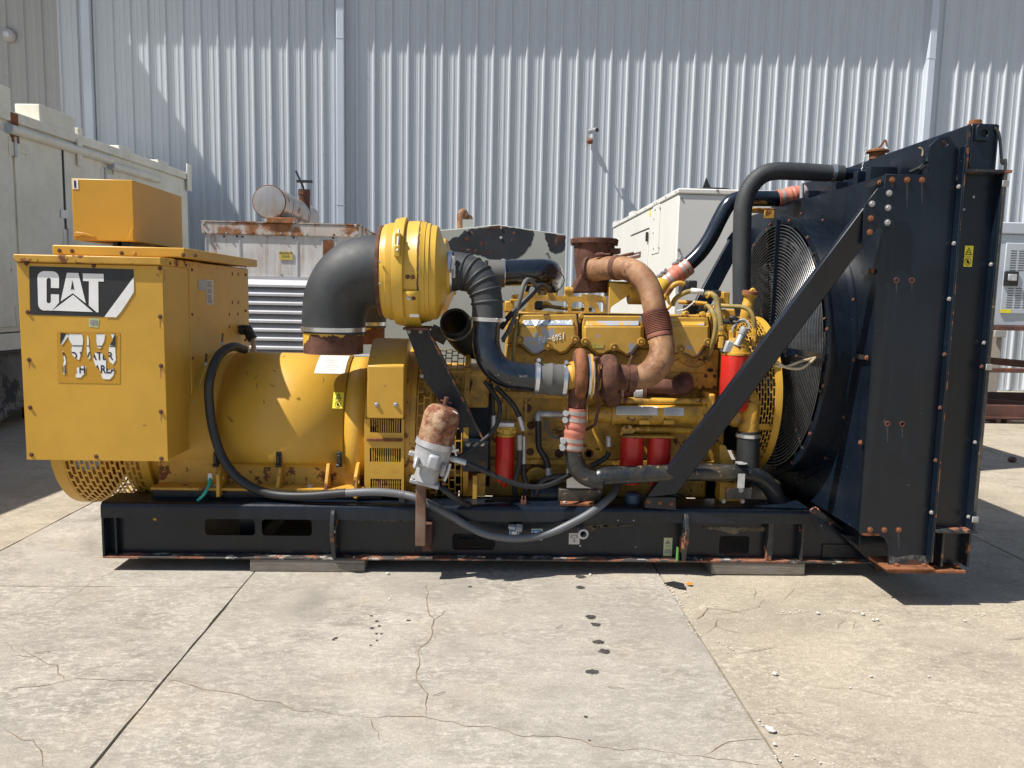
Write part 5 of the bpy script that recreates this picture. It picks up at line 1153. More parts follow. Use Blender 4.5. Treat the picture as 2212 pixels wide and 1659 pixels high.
# ---- air cleaners
def clampring(o, d, r, w, parent, m='steel', screw=None, name='hose_clamp'):
    mb = MB(); d = Vector(d).normalized(); mb.lathe(Vector(o)-d*w/2, d, [(0, r-.004), (0, r+.003), (w, r+.003), (w, r-.004)], 36, cap0=False, cap1=False); c_ = G(name, mb, m, parent)
    if screw is not None:
        q = Vector(o)+Vector(screw); mb = MB(); mb.cyl(q-Vector((.022, 0, .004)), q+Vector((.022, 0, .004)), .009, .009, 10); G('clamp_screw', mb, 'zinc', parent)
    return c_
def air_cleaner(YA, near):
    s = (YA)/4.47
    o = at('C', 1120, 818, 4.47); o = Vector((o.x, YA, o.z)); q = lambda n: rm('C', n, 4.47)
    X = lambda x: at('C', x, 818, 4.47).x - o.x
    mb = MB(); mb.lathe(o, (1, 0, 0), [(0, q(250)), (0, q(375)), (X(1145), q(385)), (X(1150), q(398)), (X(1185), q(405)), (X(1190), q(412)), (X(1255), q(414)), (X(1258), q(428)), (X(1440), q(432)), (X(1448), q(436)), (X(1475), q(436)), (X(1490), q(428)), (X(1510), q(426)), (X(1515), q(418)), (X(1545), q(416)), (X(1550), q(404)), (X(1600), q(398)), (X(1612), q(385)), (X(1655), q(260)), (X(1690), q(185)), (X(1712), q(180))], 64, cap0=False)
    dr = G('air_cleaner', mb, 'yelsat', smooth=30)
    mb = MB(); mb.lathe(o, (1, 0, 0), [(-.012, q(385)), (.006, q(390)), (.012, q(380))], 64, cap0=False, cap1=False); G('rust_rim', mb, 'rust', dr)
    mb = MB(); mb.lathe(o+Vector((X(1290), 0, 0)), (1, -.0, 0), [(-.03, q(430)), (-.028, q(448)), (.018, q(462)), (.03, q(462)), (.034, q(434))], 64, cap0=False, cap1=False); bd_ = G('clamp_band', mb, 'yelsat', dr)
    mb = MB()
    n = 90
    for k in range(n):
        a = 6.2832*k/n; w0 = random.uniform(-.006, -.002); w1 = random.uniform(.002, .007)
        P = lambda an, dx: o+Vector((X(1461)+dx, -q(437)*math.cos(an), q(437)*math.sin(an)))
        mb.quad(P(a, w0), P(a, w1), P(a+6.2832/n, w1), P(a+6.2832/n, w0))
    G('rust_seam', mb, 'rust', dr, smooth=0, kind='stuff')
    if near:
        for x, y, hh in ((1255, 530, 90), (1250, 640, 70)):
            p = hit_cyl('C', x, y, YA, o.z, q(455)); mb = MB(); mb.box(p.x-.016, p.x+.016, p.y-.03, p.y+.02, p.z-.03, p.z+.03); G('clamp_lug', mb, 'yelsat', bd_, bevel=.006)
        p0, p1 = hit_cyl('C', 1262, 490, YA, o.z, q(470)), hit_cyl('C', 1252, 640, YA, o.z, q(480)); mb = MB(); mb.cyl(p0+Vector((0, -.01, .02)), p1+Vector((0, -.012, 0)), .007, .007, 8); G('clamp_bolt', mb, 'boltw', bd_)
        for x, y, m_ in ((1337, 863, 'boltr'), (1381, 865, 'boltr'), (1347, 1050, 'zinc'), (1390, 1050, 'boltr')):
            p = hit_cyl('C', x, y, YA, o.z, q(434)+(.012 if y > 1000 else 0)); d = Vector((0, p.y-YA, p.z-o.z)); bolt(gs, p, .013, m_, d, dr)
        # strap plate down to the bracket
        pl_ = []
        for y in (985, 1060, 1130, 1200):
            pl_.append((hit_cyl('C', 1290, y, YA, o.z, q(434)+.010), hit_cyl('C', 1440, y, YA, o.z, q(434)+.010)))
        ye = pl_[-1][0].y+.02
        pl_.append((at('C', 1320, 1300, ye), at('C', 1465, 1300, ye)))
        mb = MB()
        for (a, b), (c, d) in zip(pl_[:-1], pl_[1:]): mb.quad(a, b, d, c)
        st = G('mounting_strap', mb, 'yelsat', dr, solid=.006)
        p = at('C', 1397, 1191, pl_[-2][0].y-.012); mb = MB(); mb.box(p.x-.026, p.x+.026, p.y-.002, p.y, p.z-.014, p.z+.014); G('blank_label', mb, 'white', st)
        mb = MB(); a, b = at('C', 1300, 1310, ye-.02), at('C', 1520, 1316, ye-.02); mb.box(a.x, b.x, ye-.04, ye+.30, a.z-.008, a.z+.004); G('bracket_shelf', mb, 'rust', dr)
        p = at('C', 1665, 808, YA-q(150)); mb = MB(); mb.cyl(p, p+Vector((.05, -.03, -.005)), .010, .010, 8); mb.cyl(p+Vector((.05, -.02, .03)), p+Vector((.05, -.02, -.04)), .010, .010, 8); G('service_fitting', mb, 'zinc', dr)
    # rubber elbow
    pts = [((1118, 818), 312), ((1000, 822), 308), ((900, 850), 302), ((800, 925), 292), ((730, 1040), 280), ((700, 1180), 270), ((693, 1350), 266)]
    P = [(tuple(Vector((at('C', x, y, 4.47).x, YA, at('C', x, y, 4.47).z))), q(r_)) for (x, y), r_ in pts]
    mb = MB(); mb.tube(P, 0, 40, 8); el = G('rubber_elbow', mb, 'rub')
    e1 = Vector(P[-1][0]); e0 = Vector(P[-2][0]); 
    clampring(e1+Vector((0, 0, .022)), (0, 0, 1), q(268), .024, el)
    mb = MB(); rr = q(252); L_ = q(175)
    mb.lathe(e1, (0, 0, -1), [(-.03, rr-.006), (-.03, rr), (L_, rr), (L_, rr-.006), (-.03, rr-.006)], 40, cap0=False, cap1=False); st = G('inlet_stub', mb, 'rust')
    # flakes of yellow left on the stub
    mb = MB(); n = 150; dp = []
    for k in range(n):
        a = 6.2832*k/n
        dp.append(max(.004, L_*(.07 + .10*math.sin(a*3.1+1)*math.sin(a*7.3) + .55*max(0, math.sin(a*2.0+.5)-.72)*2.4 + .45*max(0, math.cos(a-.1))**14) + random.uniform(-.006, .006)))
    P_ = lambda an, z: e1+Vector((-(rr+.0015)*math.cos(an), -(rr+.0015)*math.sin(an), z))
    for k in range(n):
        a, b_ = 6.2832*k/n, 6.2832*(k+1)/n
        mb.quad(P_(a, .0), P_(b_, .0), P_(b_, -dp[(k+1) % n]), P_(a, -dp[k]))
    G('paint_flake', mb, 'yelsat', st, smooth=0, kind='stuff')
    return dr
ac = air_cleaner(4.47, True); ac2 = air_cleaner(5.45, False)
for dy in (731, 925): 
    p = at('C', 1098, dy, 4.47-.28); bolt(gs, p, .010, 'boltw', (-1, -.3, 0), ac)
# black support bracket of the air cleaner
ybk_ = YS+.12
pts = pxz('C', ((1322, 1322), (1530, 1322)), ybk_) + pxz('F', ((650, 0), (905, 505), (740, 505), (385, 0)), ybk_)
mb = MB(); mb.prism(pts, (0, .012, 0)); bk = G('cleaner_bracket', mb, 'blk', bevel=.002)
e = [pts[2]+Vector((-.012, 0, 0)), pts[3]+Vector((-.012, 0, 0))]; mb = MB(); mb.prism([pts[1], pts[2], pts[3], pts[3]+Vector((-.012, 0, 0)), pts[2]+Vector((-.014, 0, 0)), pts[1]+Vector((-.012, 0, 0))], (0, -.07, 0)); G('bracket_flange', mb, 'blkr', bk)
for c, x, y in (('D', 1905, 400), ('C', 1350, 1340), ('C', 1452, 1340)): bolt(gs, at(c, x, y, ybk_-.004), .012, 'boltw', parent=bk)
a, b = at('F', 712, 800, ybk_-.06), at('F', 935, 512, ybk_-.06)
mb = MB(); mb.box(a.x, b.x, ybk_-.03, ybk_-.018, a.z, b.z); mb2 = G('mount_plate', mb, 'blk', bk, bevel=.003)
mb = MB(); mb.box(a.x, b.x, ybk_-.11, ybk_-.03, b.z-.012, b.z); mb.box(a.x, a.x+.01, ybk_-.09, ybk_-.031, a.z+.02, b.z-.013); G('mount_shelf', mb, 'blk', bk)
for x, y in ((757, 548), (880, 545), (885, 708)): bolt(gs, at('F', x, y, ybk_-.03), .017, 'zinc' if y < 600 else 'boltr', parent=mb2)
a, b = at('F', 730, 1070, YS+.22), at('F', 912, 806, YS+.22)
mb = MB(); mb.box(a.x, b.x, YS+.22, YS+.34, zst, b.z); G('engine_foot', mb, 'yelw', bevel=.004)
a, b = at('F', 797, 1070, YS+.19), at('F', 838, 812, YS+.19); mb = MB(); mb.box(a.x, b.x, YS+.15, YS+.218, zst+.002, b.z); G('engine_foot_rib', mb, 'yelw')
# ---- intake duct, near side
def pt(c, x, y, Y): return tuple(at(c, x, y, Y))
q_ = lambda n, Y=4.45: rm('C', n, Y)
duct = [(pt('C', 1690, 820, 4.47), q_(172)), (pt('C', 1780, 815, 4.46), q_(165)), (pt('C', 1870, 830, 4.44), q_(152)), (pt('C', 1950, 880, 4.42), q_(142)), (pt('C', 2010, 980, 4.40), q_(134)), (pt('C', 2032, 1100, 4.39), q_(132)), (pt('C', 2032, 1235, 4.38), q_(132))]
mb = MB(); mb.tube(duct, 0, 28, 8); du = G('intake_elbow', mb, 'rub')
dq = catmull([(*p, r_) for p, r_ in duct], 12)
for f in (.30, .40, .50, .60, .70, .82):
    i = int(f*(len(dq)-1)); c0 = Vector(dq[i][:3]); d = (Vector(dq[i+1][:3])-Vector(dq[i-1][:3])).normalized(); mb = MB(); mb.ring(c0, d, dq[i][3]-.001, .0085, 32, 8); G('moulded_rib', mb, 'rub', du)
clampring(pt('C', 1712, 820, 4.468), (1, 0, 0), q_(174), .022, du, 'steel'); 
p = Vector(pt('C', 1735, 730, 4.47-.1)); mb = MB(); mb.cyl(p+Vector((.006, -.02, .03)), p+Vector((-.006, -.02, -.045)), .014, .014, 10); G('clamp_screw', mb, 'zinc', du)
clampring(pt('C', 2030, 1232, 4.38), (.03, 0, 1), q_(134), .022, du, 'steel'); p = Vector(pt('E', 410, 905, 4.30)); mb = MB(); mb.cyl(p, p+Vector((0, -.03, 0)), .009, .009, 10); G('clamp_screw', mb, 'steel', du)
pipe = [(pt('E', 258, 905, 4.38), q_(120)), (pt('E', 252, 1010, 4.37), q_(118)), (pt('E', 252, 1120, 4.36), q_(118)), (pt('E', 285, 1240, 4.34), q_(118)), (pt('E', 360, 1335, 4.33), q_(118)), (pt('E', 470, 1385, 4.32), q_(120)), (pt('E', 570, 1400, 4.32), q_(120)), (pt('E', 690, 1412, 4.32), q_(122))]
mb = MB(); mb.tube(pipe, 0, 28, 8); ip = G('intake_pipe', mb, 'navy')
mb = MB(); text_on(mb, '265-3371', at('E', 540, 1405, 4.32-q_(121)), at('E', 612, 1408, 4.32-q_(121)), at('E', 540, 1385, 4.32-q_(121))); G('pipe_stamp', mb, 'greyprint', ip, smooth=0)
dx = (Vector(pt('E', 960, 1435, 4.32))-Vector(pt('E', 670, 1412, 4.32))); c0 = Vector(pt('E', 670, 1412, 4.32)); L_ = dx.length
mb = MB(); mb.lathe(c0, dx, [(0, q_(118)), (0, q_(130)), (L_*.12, q_(131)), (L_*.3, q_(127)), (L_*.42, q_(136)), (L_*.5, q_(142)), (L_*.58, q_(132)), (L_*.7, q_(134)), (L_*.85, q_(136)), (L_, q_(136)), (L_, q_(120))], 32, cap0=False, cap1=False); sl_ = G('rubber_sleeve', mb, 'rubg')
for f in (.09, .91):
    o = c0+dx*f; clampring(o, dx, q_(136), .022, sl_, 'steel'); p = o+Vector((.005, -.02, q_(136)+.012)); mb = MB(); mb.cyl(p+Vector((0, .02, .0)), p+Vector((0, -.02, .004)), .011, .011, 10); G('clamp_screw', mb, 'steel', sl_)
# ---- turbocharger
YTB = 4.32
ax0 = at('E', 960, 1435, YTB); tz = at('E', 1075, 1400, YTB).z
def TX(x): return at('E', x, 1400, YTB).x
mb = MB(); mb.lathe((TX(955), YTB, tz), (1, 0, 0), [(0, q_(115)), (TX(985)-TX(955), q_(122)), (TX(990)-TX(955), q_(130)), (TX(1015)-TX(955), q_(130)), (TX(1020)-TX(955), q_(150))], 32); tu = G('turbocharger', mb, 'yelw')
mb = MB(); mb.lathe((TX(1008), YTB, tz+.012), (1, 0, 0), [(0, q_(120)), (.004, q_(190)), (.016, q_(208)), (.045, q_(212)), (.062, q_(205)), (.078, q_(170)), (.082, q_(120))], 40); G('compressor_housing', mb, 'rust', tu)
mb = MB(); mb.ring((TX(1065), YTB, tz+.012), (1, 0, 0), q_(178), .034, 40, 10); G('compressor_volute', mb, 'rusto', tu)
o = Vector((TX(1060), YTB-.02, tz-.05)); e = at('F', 1705, 235, YTB-.02)
mb = MB(); mb.lathe(at('E', 1058, 1480, YTB-.02), e-at('E', 1058, 1480, YTB-.02), [(0, q_(88)), (.04, q_(84)), ((e-at('E', 1058, 1480, YTB-.02)).length, q_(76))], 8); G('compressor_outlet', mb, 'rust', tu, bevel=.004)
mb = MB(); mb.lathe((TX(1128), YTB, tz), (1, 0, 0), [(0, q_(150)), (0, q_(193)), (.030, q_(193)), (.030, q_(160))], 40, cap0=False, cap1=False); G('v_band', mb, 'steel', tu)
mb = MB(); mb.lathe((TX(1148), YTB, tz), (1, 0, 0), [(0, q_(90)), (0, q_(196)), (.012, q_(196)), (.013, q_(90)), (.05, q_(80)), (.052, q_(120)), (.06, q_(120)), (.062, q_(80)), (.08, q_(80))], 40); G('bearing_housing', mb, 'yelw', tu)
mb = MB(); mb.tube([at('E', 1205, 1330, YTB-.08), at('E', 1195, 1260, YTB-.08), at('E', 1215, 1235, YTB-.08), at('E', 1238, 1270, YTB-.07), at('E', 1228, 1400, YTB-.10), at('E', 1222, 1560, YTB-.10), at('E', 1232, 1680, YTB-.08), at('F', 1880, 300, YTB-.05), at('F', 1860, 380, YTB-.04), at('F', 1790, 425, YTB+.0)], .009, 10); G('oil_line', mb, 'rust', tu)
mb = MB(); mb.lathe((TX(1235), YTB, tz), (1, 0, 0), [(0, q_(90)), (.006, q_(140)), (.012, q_(170)), (.030, q_(192)), (.060, q_(196)), (.085, q_(180)), (.098, q_(140)), (.102, q_(112)), (.165, q_(106)), (.165, q_(80))], 40); th_ = G('turbine_housing', mb, 'rust', tu)
mb = MB(); mb.ring((TX(1330), YTB, tz), (1, 0, 0), q_(130), .042, 40, 12); G('turbine_volute', mb, 'rust', tu)
mb = MB(); mb.tube([at('E', 1340, 1500, YTB+.02), at('E', 1345, 1580, YTB+.10), at('E', 1360, 1600, YTB+.2)], .055, 16); G('turbine_inlet', mb, 'rust', tu)
# pink hose and lower charge pipe
def pinkhose(p0, p1, r_, name='silicone_hose', bands=(.10, .26, .76, .92), screws=None, bulge=True):
    p0, p1 = Vector(p0), Vector(p1); d = p1-p0; L_ = d.length
    pr = [(0, r_*.8), (0, r_)] 
    for f, k in ((.30, 1.0), (.36, 1.02), (.40, 1.08), (.45, 1.09), (.485, 1.0), (.50, .985), (.515, 1.0), (.55, 1.09), (.60, 1.09), (.66, 1.02), (.70, 1.0)): pr.append((L_*f, r_*k))
    pr += [(L_, r_), (L_, r_*.8)]
    mb = MB(); mb.lathe(p0, d, pr, 32, cap0=False, cap1=False); h_ = G(name, mb, 'sil')
    for f in bands:
        mb = MB(); dd = d.normalized(); mb.lathe(p0+d*f-dd*.011, dd, [(0, r_-.002), (0, r_+.003), (.022, r_+.003), (.022, r_-.002)], 32, cap0=False, cap1=False); b_ = G('hose_band', mb, 'silband', h_)
        if screws:
            sv, ax = Vector(screws[0]).normalized(), Vector(screws[1]).normalized(); q = p0+d*f+sv*(r_+.012); mb = MB(); mb.cyl(q-ax*.03, q+ax*.022, .012, .012, 10); mb.cyl(q+ax*.022, q+ax*.03, .017, .017, 10); G('band_screw', mb, 'zinc', h_)
    return h_
YLP = YTB-.03
pinkhose(at('F', 1708, 238, YLP), at('F', 1672, 600, YLP), rm('F', 88, YLP), screws=((-1, -.25, 0), (0, -1, 0)))
lp = [(pt('F', 1672, 560, YLP), rm('F', 78, YLP)), (pt('F', 1676, 660, YLP), rm('F', 80, YLP)), (pt('F', 1715, 765, YLP), rm('F', 84, YLP)), (pt('F', 1800, 835, YLP), rm('F', 86, YLP)), (pt('F', 1920, 860, YLP), rm('F', 86, YLP)), (pt('H', 150, 1275, YLP), rm('F', 84, YLP)), (pt('H', 500, 1255, YLP), rm('F', 82, YLP)), (pt('H', 900, 1238, YLP+.04), rm('F', 80, YLP)), (pt('H', 1200, 1240, YLP+.08), rm('F', 80, YLP)), (pt('H', 1400, 1248, YLP+.12), rm('F', 80, YLP)), (pt('H', 1520, 1280, YLP+.14), rm('F', 80, YLP)), (pt('H', 1620, 1370, YLP+.16), rm('F', 80, YLP)), (pt('H', 1690, 1500, YLP+.18), rm('F', 80, YLP)), (pt('H', 1740, 1640, YLP+.2), rm('F', 80, YLP))]
mb = MB(); mb.tube(lp, 0, 24, 7); lpo = G('charge_air_pipe', mb, 'blkpipe')
pinkhose(at('K', 370, 700, YLP+.2), at('K', 560, 880, YLP+.2), rm('K', 70, YLP), bands=(.25, .5))
# pipe support strap
p = at('H', 1370, 1240, YLP+.10); r_ = rm('F', 84, YLP)
mb = MB(); mb.lathe(p+Vector((-.027, 0, 0)), (1, 0, 0), [(0, r_), (0, r_+.005), (.054, r_+.005), (.054, r_)], 24, cap0=False, cap1=False, a0=R(-20), a1=R(200), ref=(0, 0, -1)); ps = G('pipe_strap', mb, 'zinc', lpo)
mb = MB(); a, b = at('H', 1332, 1372, p.y-r_), at('H', 1398, 1250, p.y-r_); mb.box(a.x, b.x, p.y-r_-.008, p.y-r_-.003, a.z, b.z); G('strap_leg', mb, 'zinc', ps); mb = MB(); mb.box(a.x, b.x, p.y-r_-.004, p.y-r_+.06, p.z+r_+.006, p.z+r_+.012); G('strap_tab', mb, 'zinc', ps)
a, b = at('H', 1225, 1465, p.y-r_+.01), at('H', 1460, 1372, p.y-r_+.01); mb = MB(); mb.box(a.x, b.x, p.y-r_-.001, p.y-r_+.012, a.z, b.z); br_ = G('strap_bracket', mb, 'blkr', lpo, bevel=.003)
bolt(gs, at('H', 1365, 1393, p.y-r_-.008), .016, 'boltw', parent=br_)
for x in (1215, 1380): bolt(gs, at('H', x, 1490, p.y-r_+.02), .014, 'boltw', parent=br_)
a, b = at('H', 1175, 1560, YS+.16), at('H', 1405, 1180, YS+.16); mb = MB(); mb.box(a.x, b.x, YS+.16, YS+.26, zst, at('H', 1300, 1330, YS+.16).z); G('front_support', mb, 'yelw', bevel=.004)
pts = pxz('H', ((1180, 1000), (1230, 1005), (1310, 1180), (1180, 1160)), YS+.2); mb = MB(); mb.prism(pts, (0, .015, 0)); G('front_gusset', mb, 'yelw')
# ---- exhaust pipe up to the stack flange
q4 = lambda n, Y=4.4: rm('E', n, Y)
exa = [(pt('E', 1500, 1412, 4.32), q4(106)), (pt('E', 1600, 1405, 4.32), q4(108)), (pt('E', 1690, 1360, 4.32), q4(112)), (pt('E', 1755, 1280, 4.33), q4(116)), (pt('E', 1785, 1180, 4.35), q4(112)), (pt('E', 1775, 1060, 4.38), q4(106))]
mb = MB(); mb.tube(exa, 0, 32, 8); ea = G('exhaust_pipe', mb, 'exh')
clampring(pt('E', 1518, 1412, 4.32), (1, 0, 0), q4(116), .038, ea, 'rust'); p = at('E', 1505, 1275, 4.30); mb = MB(); mb.cyl(p-Vector((.012, 0, .03)), p+Vector((.012, 0, .04)), .006, .006, 6); G('clamp_screw', mb, 'boltr', ea)
p0, p1 = Vector(pt('E', 1770, 1055, 4.38)), Vector(pt('E', 1722, 830, 4.42)); d = p1-p0; L_ = d.length
pr = [(0, q4(104)), (0, q4(112)), (L_*.14, q4(114))]
for k in range(11):
    f = .17+.70*k/11; pr += [(L_*f, q4(107)), (L_*(f+.018), q4(119)), (L_*(f+.046), q4(119)), (L_*(f+.060), q4(107))]
pr += [(L_*.90, q4(112)), (L_, q4(110)), (L_, q4(100))]
mb = MB(); mb.lathe(p0, d, pr, 40, cap0=False, cap1=False); G('exhaust_bellows', mb, 'exhw', smooth=50)
exb = [(pt('E', 1728, 850, 4.42), q4(102)), (pt('E', 1712, 770, 4.43), q4(102)), (pt('E', 1690, 680, 4.46), q4(103)), (pt('E', 1640, 575, 4.50), q4(105)), (pt('E', 1560, 495, 4.55), q4(106)), (pt('E', 1450, 455, 4.62), q4(107)), (pt('E', 1330, 455, 4.70), q4(108)), (pt('E', 1150, 470, 4.82), q4(112))]
mb = MB(); mb.tube(exb, 0, 32, 8); eb = G('exhaust_pipe', mb, 'exh')
o1, o2 = Vector(pt('E', 1395, 452, 4.66)), Vector(pt('E', 1330, 455, 4.70)); clampring(o1, (o1-o2), q4(112), .034, eb, 'rust')
p = at('E', 1430, 350, 4.62); mb = MB(); mb.tube([at('E', 1370, 372, 4.62), p, at('E', 1540, 325, 4.60)], .010, 6); G('band_tail', mb, 'rust', eb)
o1 = Vector(pt('E', 1160, 465, 4.80)); clampring(o1, Vector(pt('E', 1330, 455, 4.70))-o1, q4(120), .022, eb, 'rust'); mb = MB(); mb.cyl(at('E', 1200, 340, 4.72), at('E', 1330, 336, 4.72), .008, .008, 8); mb.cyl(at('E', 1210, 340, 4.72)-Vector((0, .008, 0)), at('E', 1270, 336, 4.72)-Vector((0, .008, 0)), .013, .013, 8); G('clamp_screw', mb, 'boltr', eb)
# stack flange and riser
YX = 4.88
ps = at('E', 1195, 215, YX); qx = lambda n: rm('E', n, YX)
zf = [at('E', 1195, y, YX).z for y in (200, 245, 290, 420, 560, 668)]
mb = MB(); mb.lathe((ps.x, YX, zf[5]), (0, 0, 1), [(0, qx(120)), (zf[4]-zf[5], qx(140)), (zf[3]-zf[5], qx(165)), (zf[2]-zf[5], qx(175)), (zf[1]-zf[5], qx(178))], 32); rs = G('exhaust_riser', mb, 'rust')
mb = MB(); mb.lathe((ps.x, YX, zf[1]), (0, 0, 1), [(0, qx(110)), (0, qx(205)), (zf[0]-zf[1]-.006, qx(208)), (zf[0]-zf[1]-.006, qx(200)), (zf[0]-zf[1], qx(196))], 36); fg = G('stack_flange', mb, 'rust', rs)
for k in range(8): an = 6.2832*k/8+.2; bolt(gs, (ps.x+qx(190)*math.cos(an), YX-qx(190)*math.sin(an), zf[1]-.004), .012, 'boltr', (0, 0, -1), fg)
mb = MB(); a = at('E', 1385, 300, YX-.05); mb.box(a.x-.05, a.x+.02, YX-.10, YX+.05, at('E', 1385, 335, YX).z, at('E', 1385, 290, YX).z); G('riser_ear', mb, 'rust', rs)
pts = pxz('E', ((1000, 655), (1085, 500), (1200, 600), (1250, 670), (1000, 672)), YX-.10); mb = MB(); mb.prism(pts, (0, .2, 0)); G('riser_foot', mb, 'rust', rs, bevel=.01)
a, b = at('E', 935, 668, YX-.14), at('E', 1005, 630, YX-.14); mb = MB(); mb.cyl((a.x, YX-.14, (a.z+b.z)/2), (b.x, YX-.14, (a.z+b.z)/2), .022, .022, 12); G('riser_plug', mb, 'yeleng', rs)
# far-side intake pipe over the engine
fp_ = [(pt('E', 250, 500, 4.78), q4(112, 4.8)), (pt('E', 420, 498, 4.80), q4(112, 4.8)), (pt('E', 600, 494, 4.82), q4(114, 4.8)), (pt('E', 740, 490, 4.88), q4(116, 4.8)), (pt('E', 810, 500, 5.0), q4(116, 4.8)), (pt('E', 800, 560, 5.14), q4(114, 4.8)), (pt('E', 780, 660, 5.2), q4(112, 4.8))]
mb = MB(); mb.tube(fp_, 0, 28, 8); f2 = G('intake_pipe', mb, 'navy')
mb = MB(); mb.lathe(pt('E', 270, 500, 4.78), (1, .0, 0), [(0, q4(116, 4.8)), (rm('E', 140, 4.8), q4(118, 4.8))], 28); G('rubber_sleeve', mb, 'rubg', f2); clampring(pt('E', 398, 500, 4.80), (1, .05, 0), q4(119, 4.8), .022, f2)
# open-ended black elbow low down
YE2 = 4.78; qe = lambda n: rm('C', n, YE2)
oe = [(pt('C', 1748, 1258, YE2-.13), qe(112)), (pt('C', 1764, 1287, YE2-.08), qe(118)), (pt('C', 1800, 1345, YE2-.03), qe(128)), (pt('C', 1870, 1420, YE2+.02), qe(128)), (pt('C', 1960, 1455, YE2+.05), qe(126)), (pt('C', 2080, 1460, YE2+.07), qe(126))]
mb = MB(); mb.tube(oe, 0, 28, 7, cap=False); oel = G('open_elbow', mb, 'rubd', solid=.010)
d = (Vector(oe[1][0])-Vector(oe[0][0])).normalized(); mb = MB(); mb.ring(oe[0][0], d, qe(114), .010, 36, 8); G('elbow_lip', mb, 'rubd', oel)
clampring(Vector(oe[0][0])+d*.05, d, qe(134), .020, oel, 'steel')
mb = MB(); mb.cyl(at('C', 1540, 1330, YE2), at('C', 1680, 1400, YE2), .045, .045, 16); G('breather_pipe', mb, 'rubg', oel)
# ================================================================== ENGINE
YBLK = 4.66
xb0, xb1 = xat('F', 640, 400, YBLK), xat('H', 1180, 900, YBLK)
zbt, zbb = at('E', 1300, 1480, YBLK).z, at('H', 300, 1420, YBLK).z
mb = MB(); mb.box(xb0, xb1, YBLK, 2*YC-YBLK, at('X', 1000, 600, YBLK).z, zbt); eb_ = G('engine_block', mb, 'yeleng', bevel=.01)
zr_ = at('X', 1000, 610, YBLK).z
mb = MB(); mb.box(xb0, xb1, YBLK-.022, 2*YC-YBLK+.02, zr_-.02, zr_+.012); G('pan_rail', mb, 'yeleng', eb_, bevel=.004)
mb = MB(); mb.box(xb0+.05, xb1-.05, YBLK+.05, 2*YC-YBLK-.05, zst-.05, zr_-.021); G('oil_pan', mb, 'yeleng', eb_, bevel=.02)
z1, z2 = at('F', 1150, 150, YBLK).z, at('F', 1150, 80, YBLK).z
mb = MB(); mb.box(xb0+.25, xat('F', 1640, 120, YBLK), YBLK-.03, YBLK-.002, at('F', 1400, 155, YBLK-.03).z, at('F', 1400, 95, YBLK-.03).z); G('block_ledge', mb, 'yeleng', eb_, bevel=.004)
for x in (680, 1110, 1260):
    X = xat('F', x, 250, YBLK); mb = MB(); mb.box(X-.008, X+.008, YBLK-.02, YBLK-.002, zr_+.014, zbt-.02); G('block_rib', mb, 'yeleng', eb_)
for c, x, y, r_ in (('F', 1275, 238, .020), ('F', 1150, 327, .014), ('F', 1308, 387, .018), ('F', 1300, 617, .018), ('F', 1420, 532, .013), ('F', 1552, 632, .021), ('F', 1810, 632, .020), ('F', 1550, 380, .016), ('H', 38, 1075, .020), ('F', 1210, 630, .015)):
    p = at(c, x, y, YBLK-.001); mb = MB(); mb.lathe(p, (0, -1, 0), [(0, r_*1.35), (.006, r_*1.3), (.008, r_), (.004, r_*.9), (.004, .001)], 18, cap1=False); G('core_plug', mb, 'yeleng' if r_ < .017 else 'rust', eb_)
p = at('X', 420, 870, YBLK-.02); mb = MB(); mb.lathe(p, (0, -1, 0), [(-.02, .075), (.012, .075), (.014, .06), (.006, .055), (.006, .001)], 28, cap1=False); G('inspection_cover', mb, 'yeleng', eb_)
# left block face near the flywheel: plates
mb = MB(); a, b = at('F', 720, 330, YBLK-.05), at('F', 940, 30, YBLK-.05); mb.box(xb0-.22, b.x, YBLK-.06, YBLK+.4, zr_-.1, at('E', 100, 1330, YBLK).z); fh = G('flywheel_housing', mb, 'yeleng', bevel=.012)
# heads
YH = 4.60
zh0, zh1 = zbt-.002, at('E', 1300, 1180, YH).z
heads = []
mb = MB(); mb.box(xat('E', 440, 1300, YH), xat('H', 1165, 430, YH), YH, YH+.26, zh0, zh1+.02); hd_ = G('cylinder_head', mb, 'yeleng', bevel=.008)
mb = MB(); mb.box(xat('E', 440, 1300, YH), xat('H', 1060, 400, YH), YH+.002, YH+.3, zh1+.021, at('E', 1300, 900, YH).z); G('rocker_base', mb, 'yeleng', hd_, bevel=.006)
mb = MB(); mb.box(xat('E', 440, 1300, YH), xat('H', 1165, 430, YH), 2*YC-YH-.3, 2*YC-YH, zh0, at('E', 1300, 860, YH).z); G('cylinder_head', mb, 'yeleng', bevel=.008)
mb = MB(); mb.box(xat('E', 440, 1300, YH), xat('H', 1060, 400, YH), YH+.31, 2*YC-YH-.31, zbt-.05, at('E', 1300, 930, YH).z-.06); G('vee_valley', mb, 'yeleng', hd_)
for x, y in ((1745, 1270), (785, 1235), (1928, 1255), (2110, 1335)): bolt(gs, at('E', x, y, YH-.001), .016, 'bolty', parent=hd_)
for x, y in ((820, 355), (1010, 345), (1000, 428), (1000, 490), (820, 265)): bolt(gs, at('H', x, y, YH-.001), .018, 'bolty', parent=hd_)
for x, y in ((1060, 398), (1138, 400), (1040, 362), (1035, 500), (1135, 500)): 
    p = at('H', x, y, YH-.0015); mb = MB(); mb.lathe(p, (0, -1, 0), [(0, .012), (.001, .012), (.001, .001)], 12, cap1=False); G('bore', mb, 'rust', hd_)
p = at('H', 1098, 348, YH-.0015); mb = MB(); mb.add([p+Vector((.020*math.cos(6.283*k/16), -.001, .012*math.sin(6.283*k/16))) for k in range(16)], [tuple(range(16))]); G('bore', mb, 'dark', hd_)
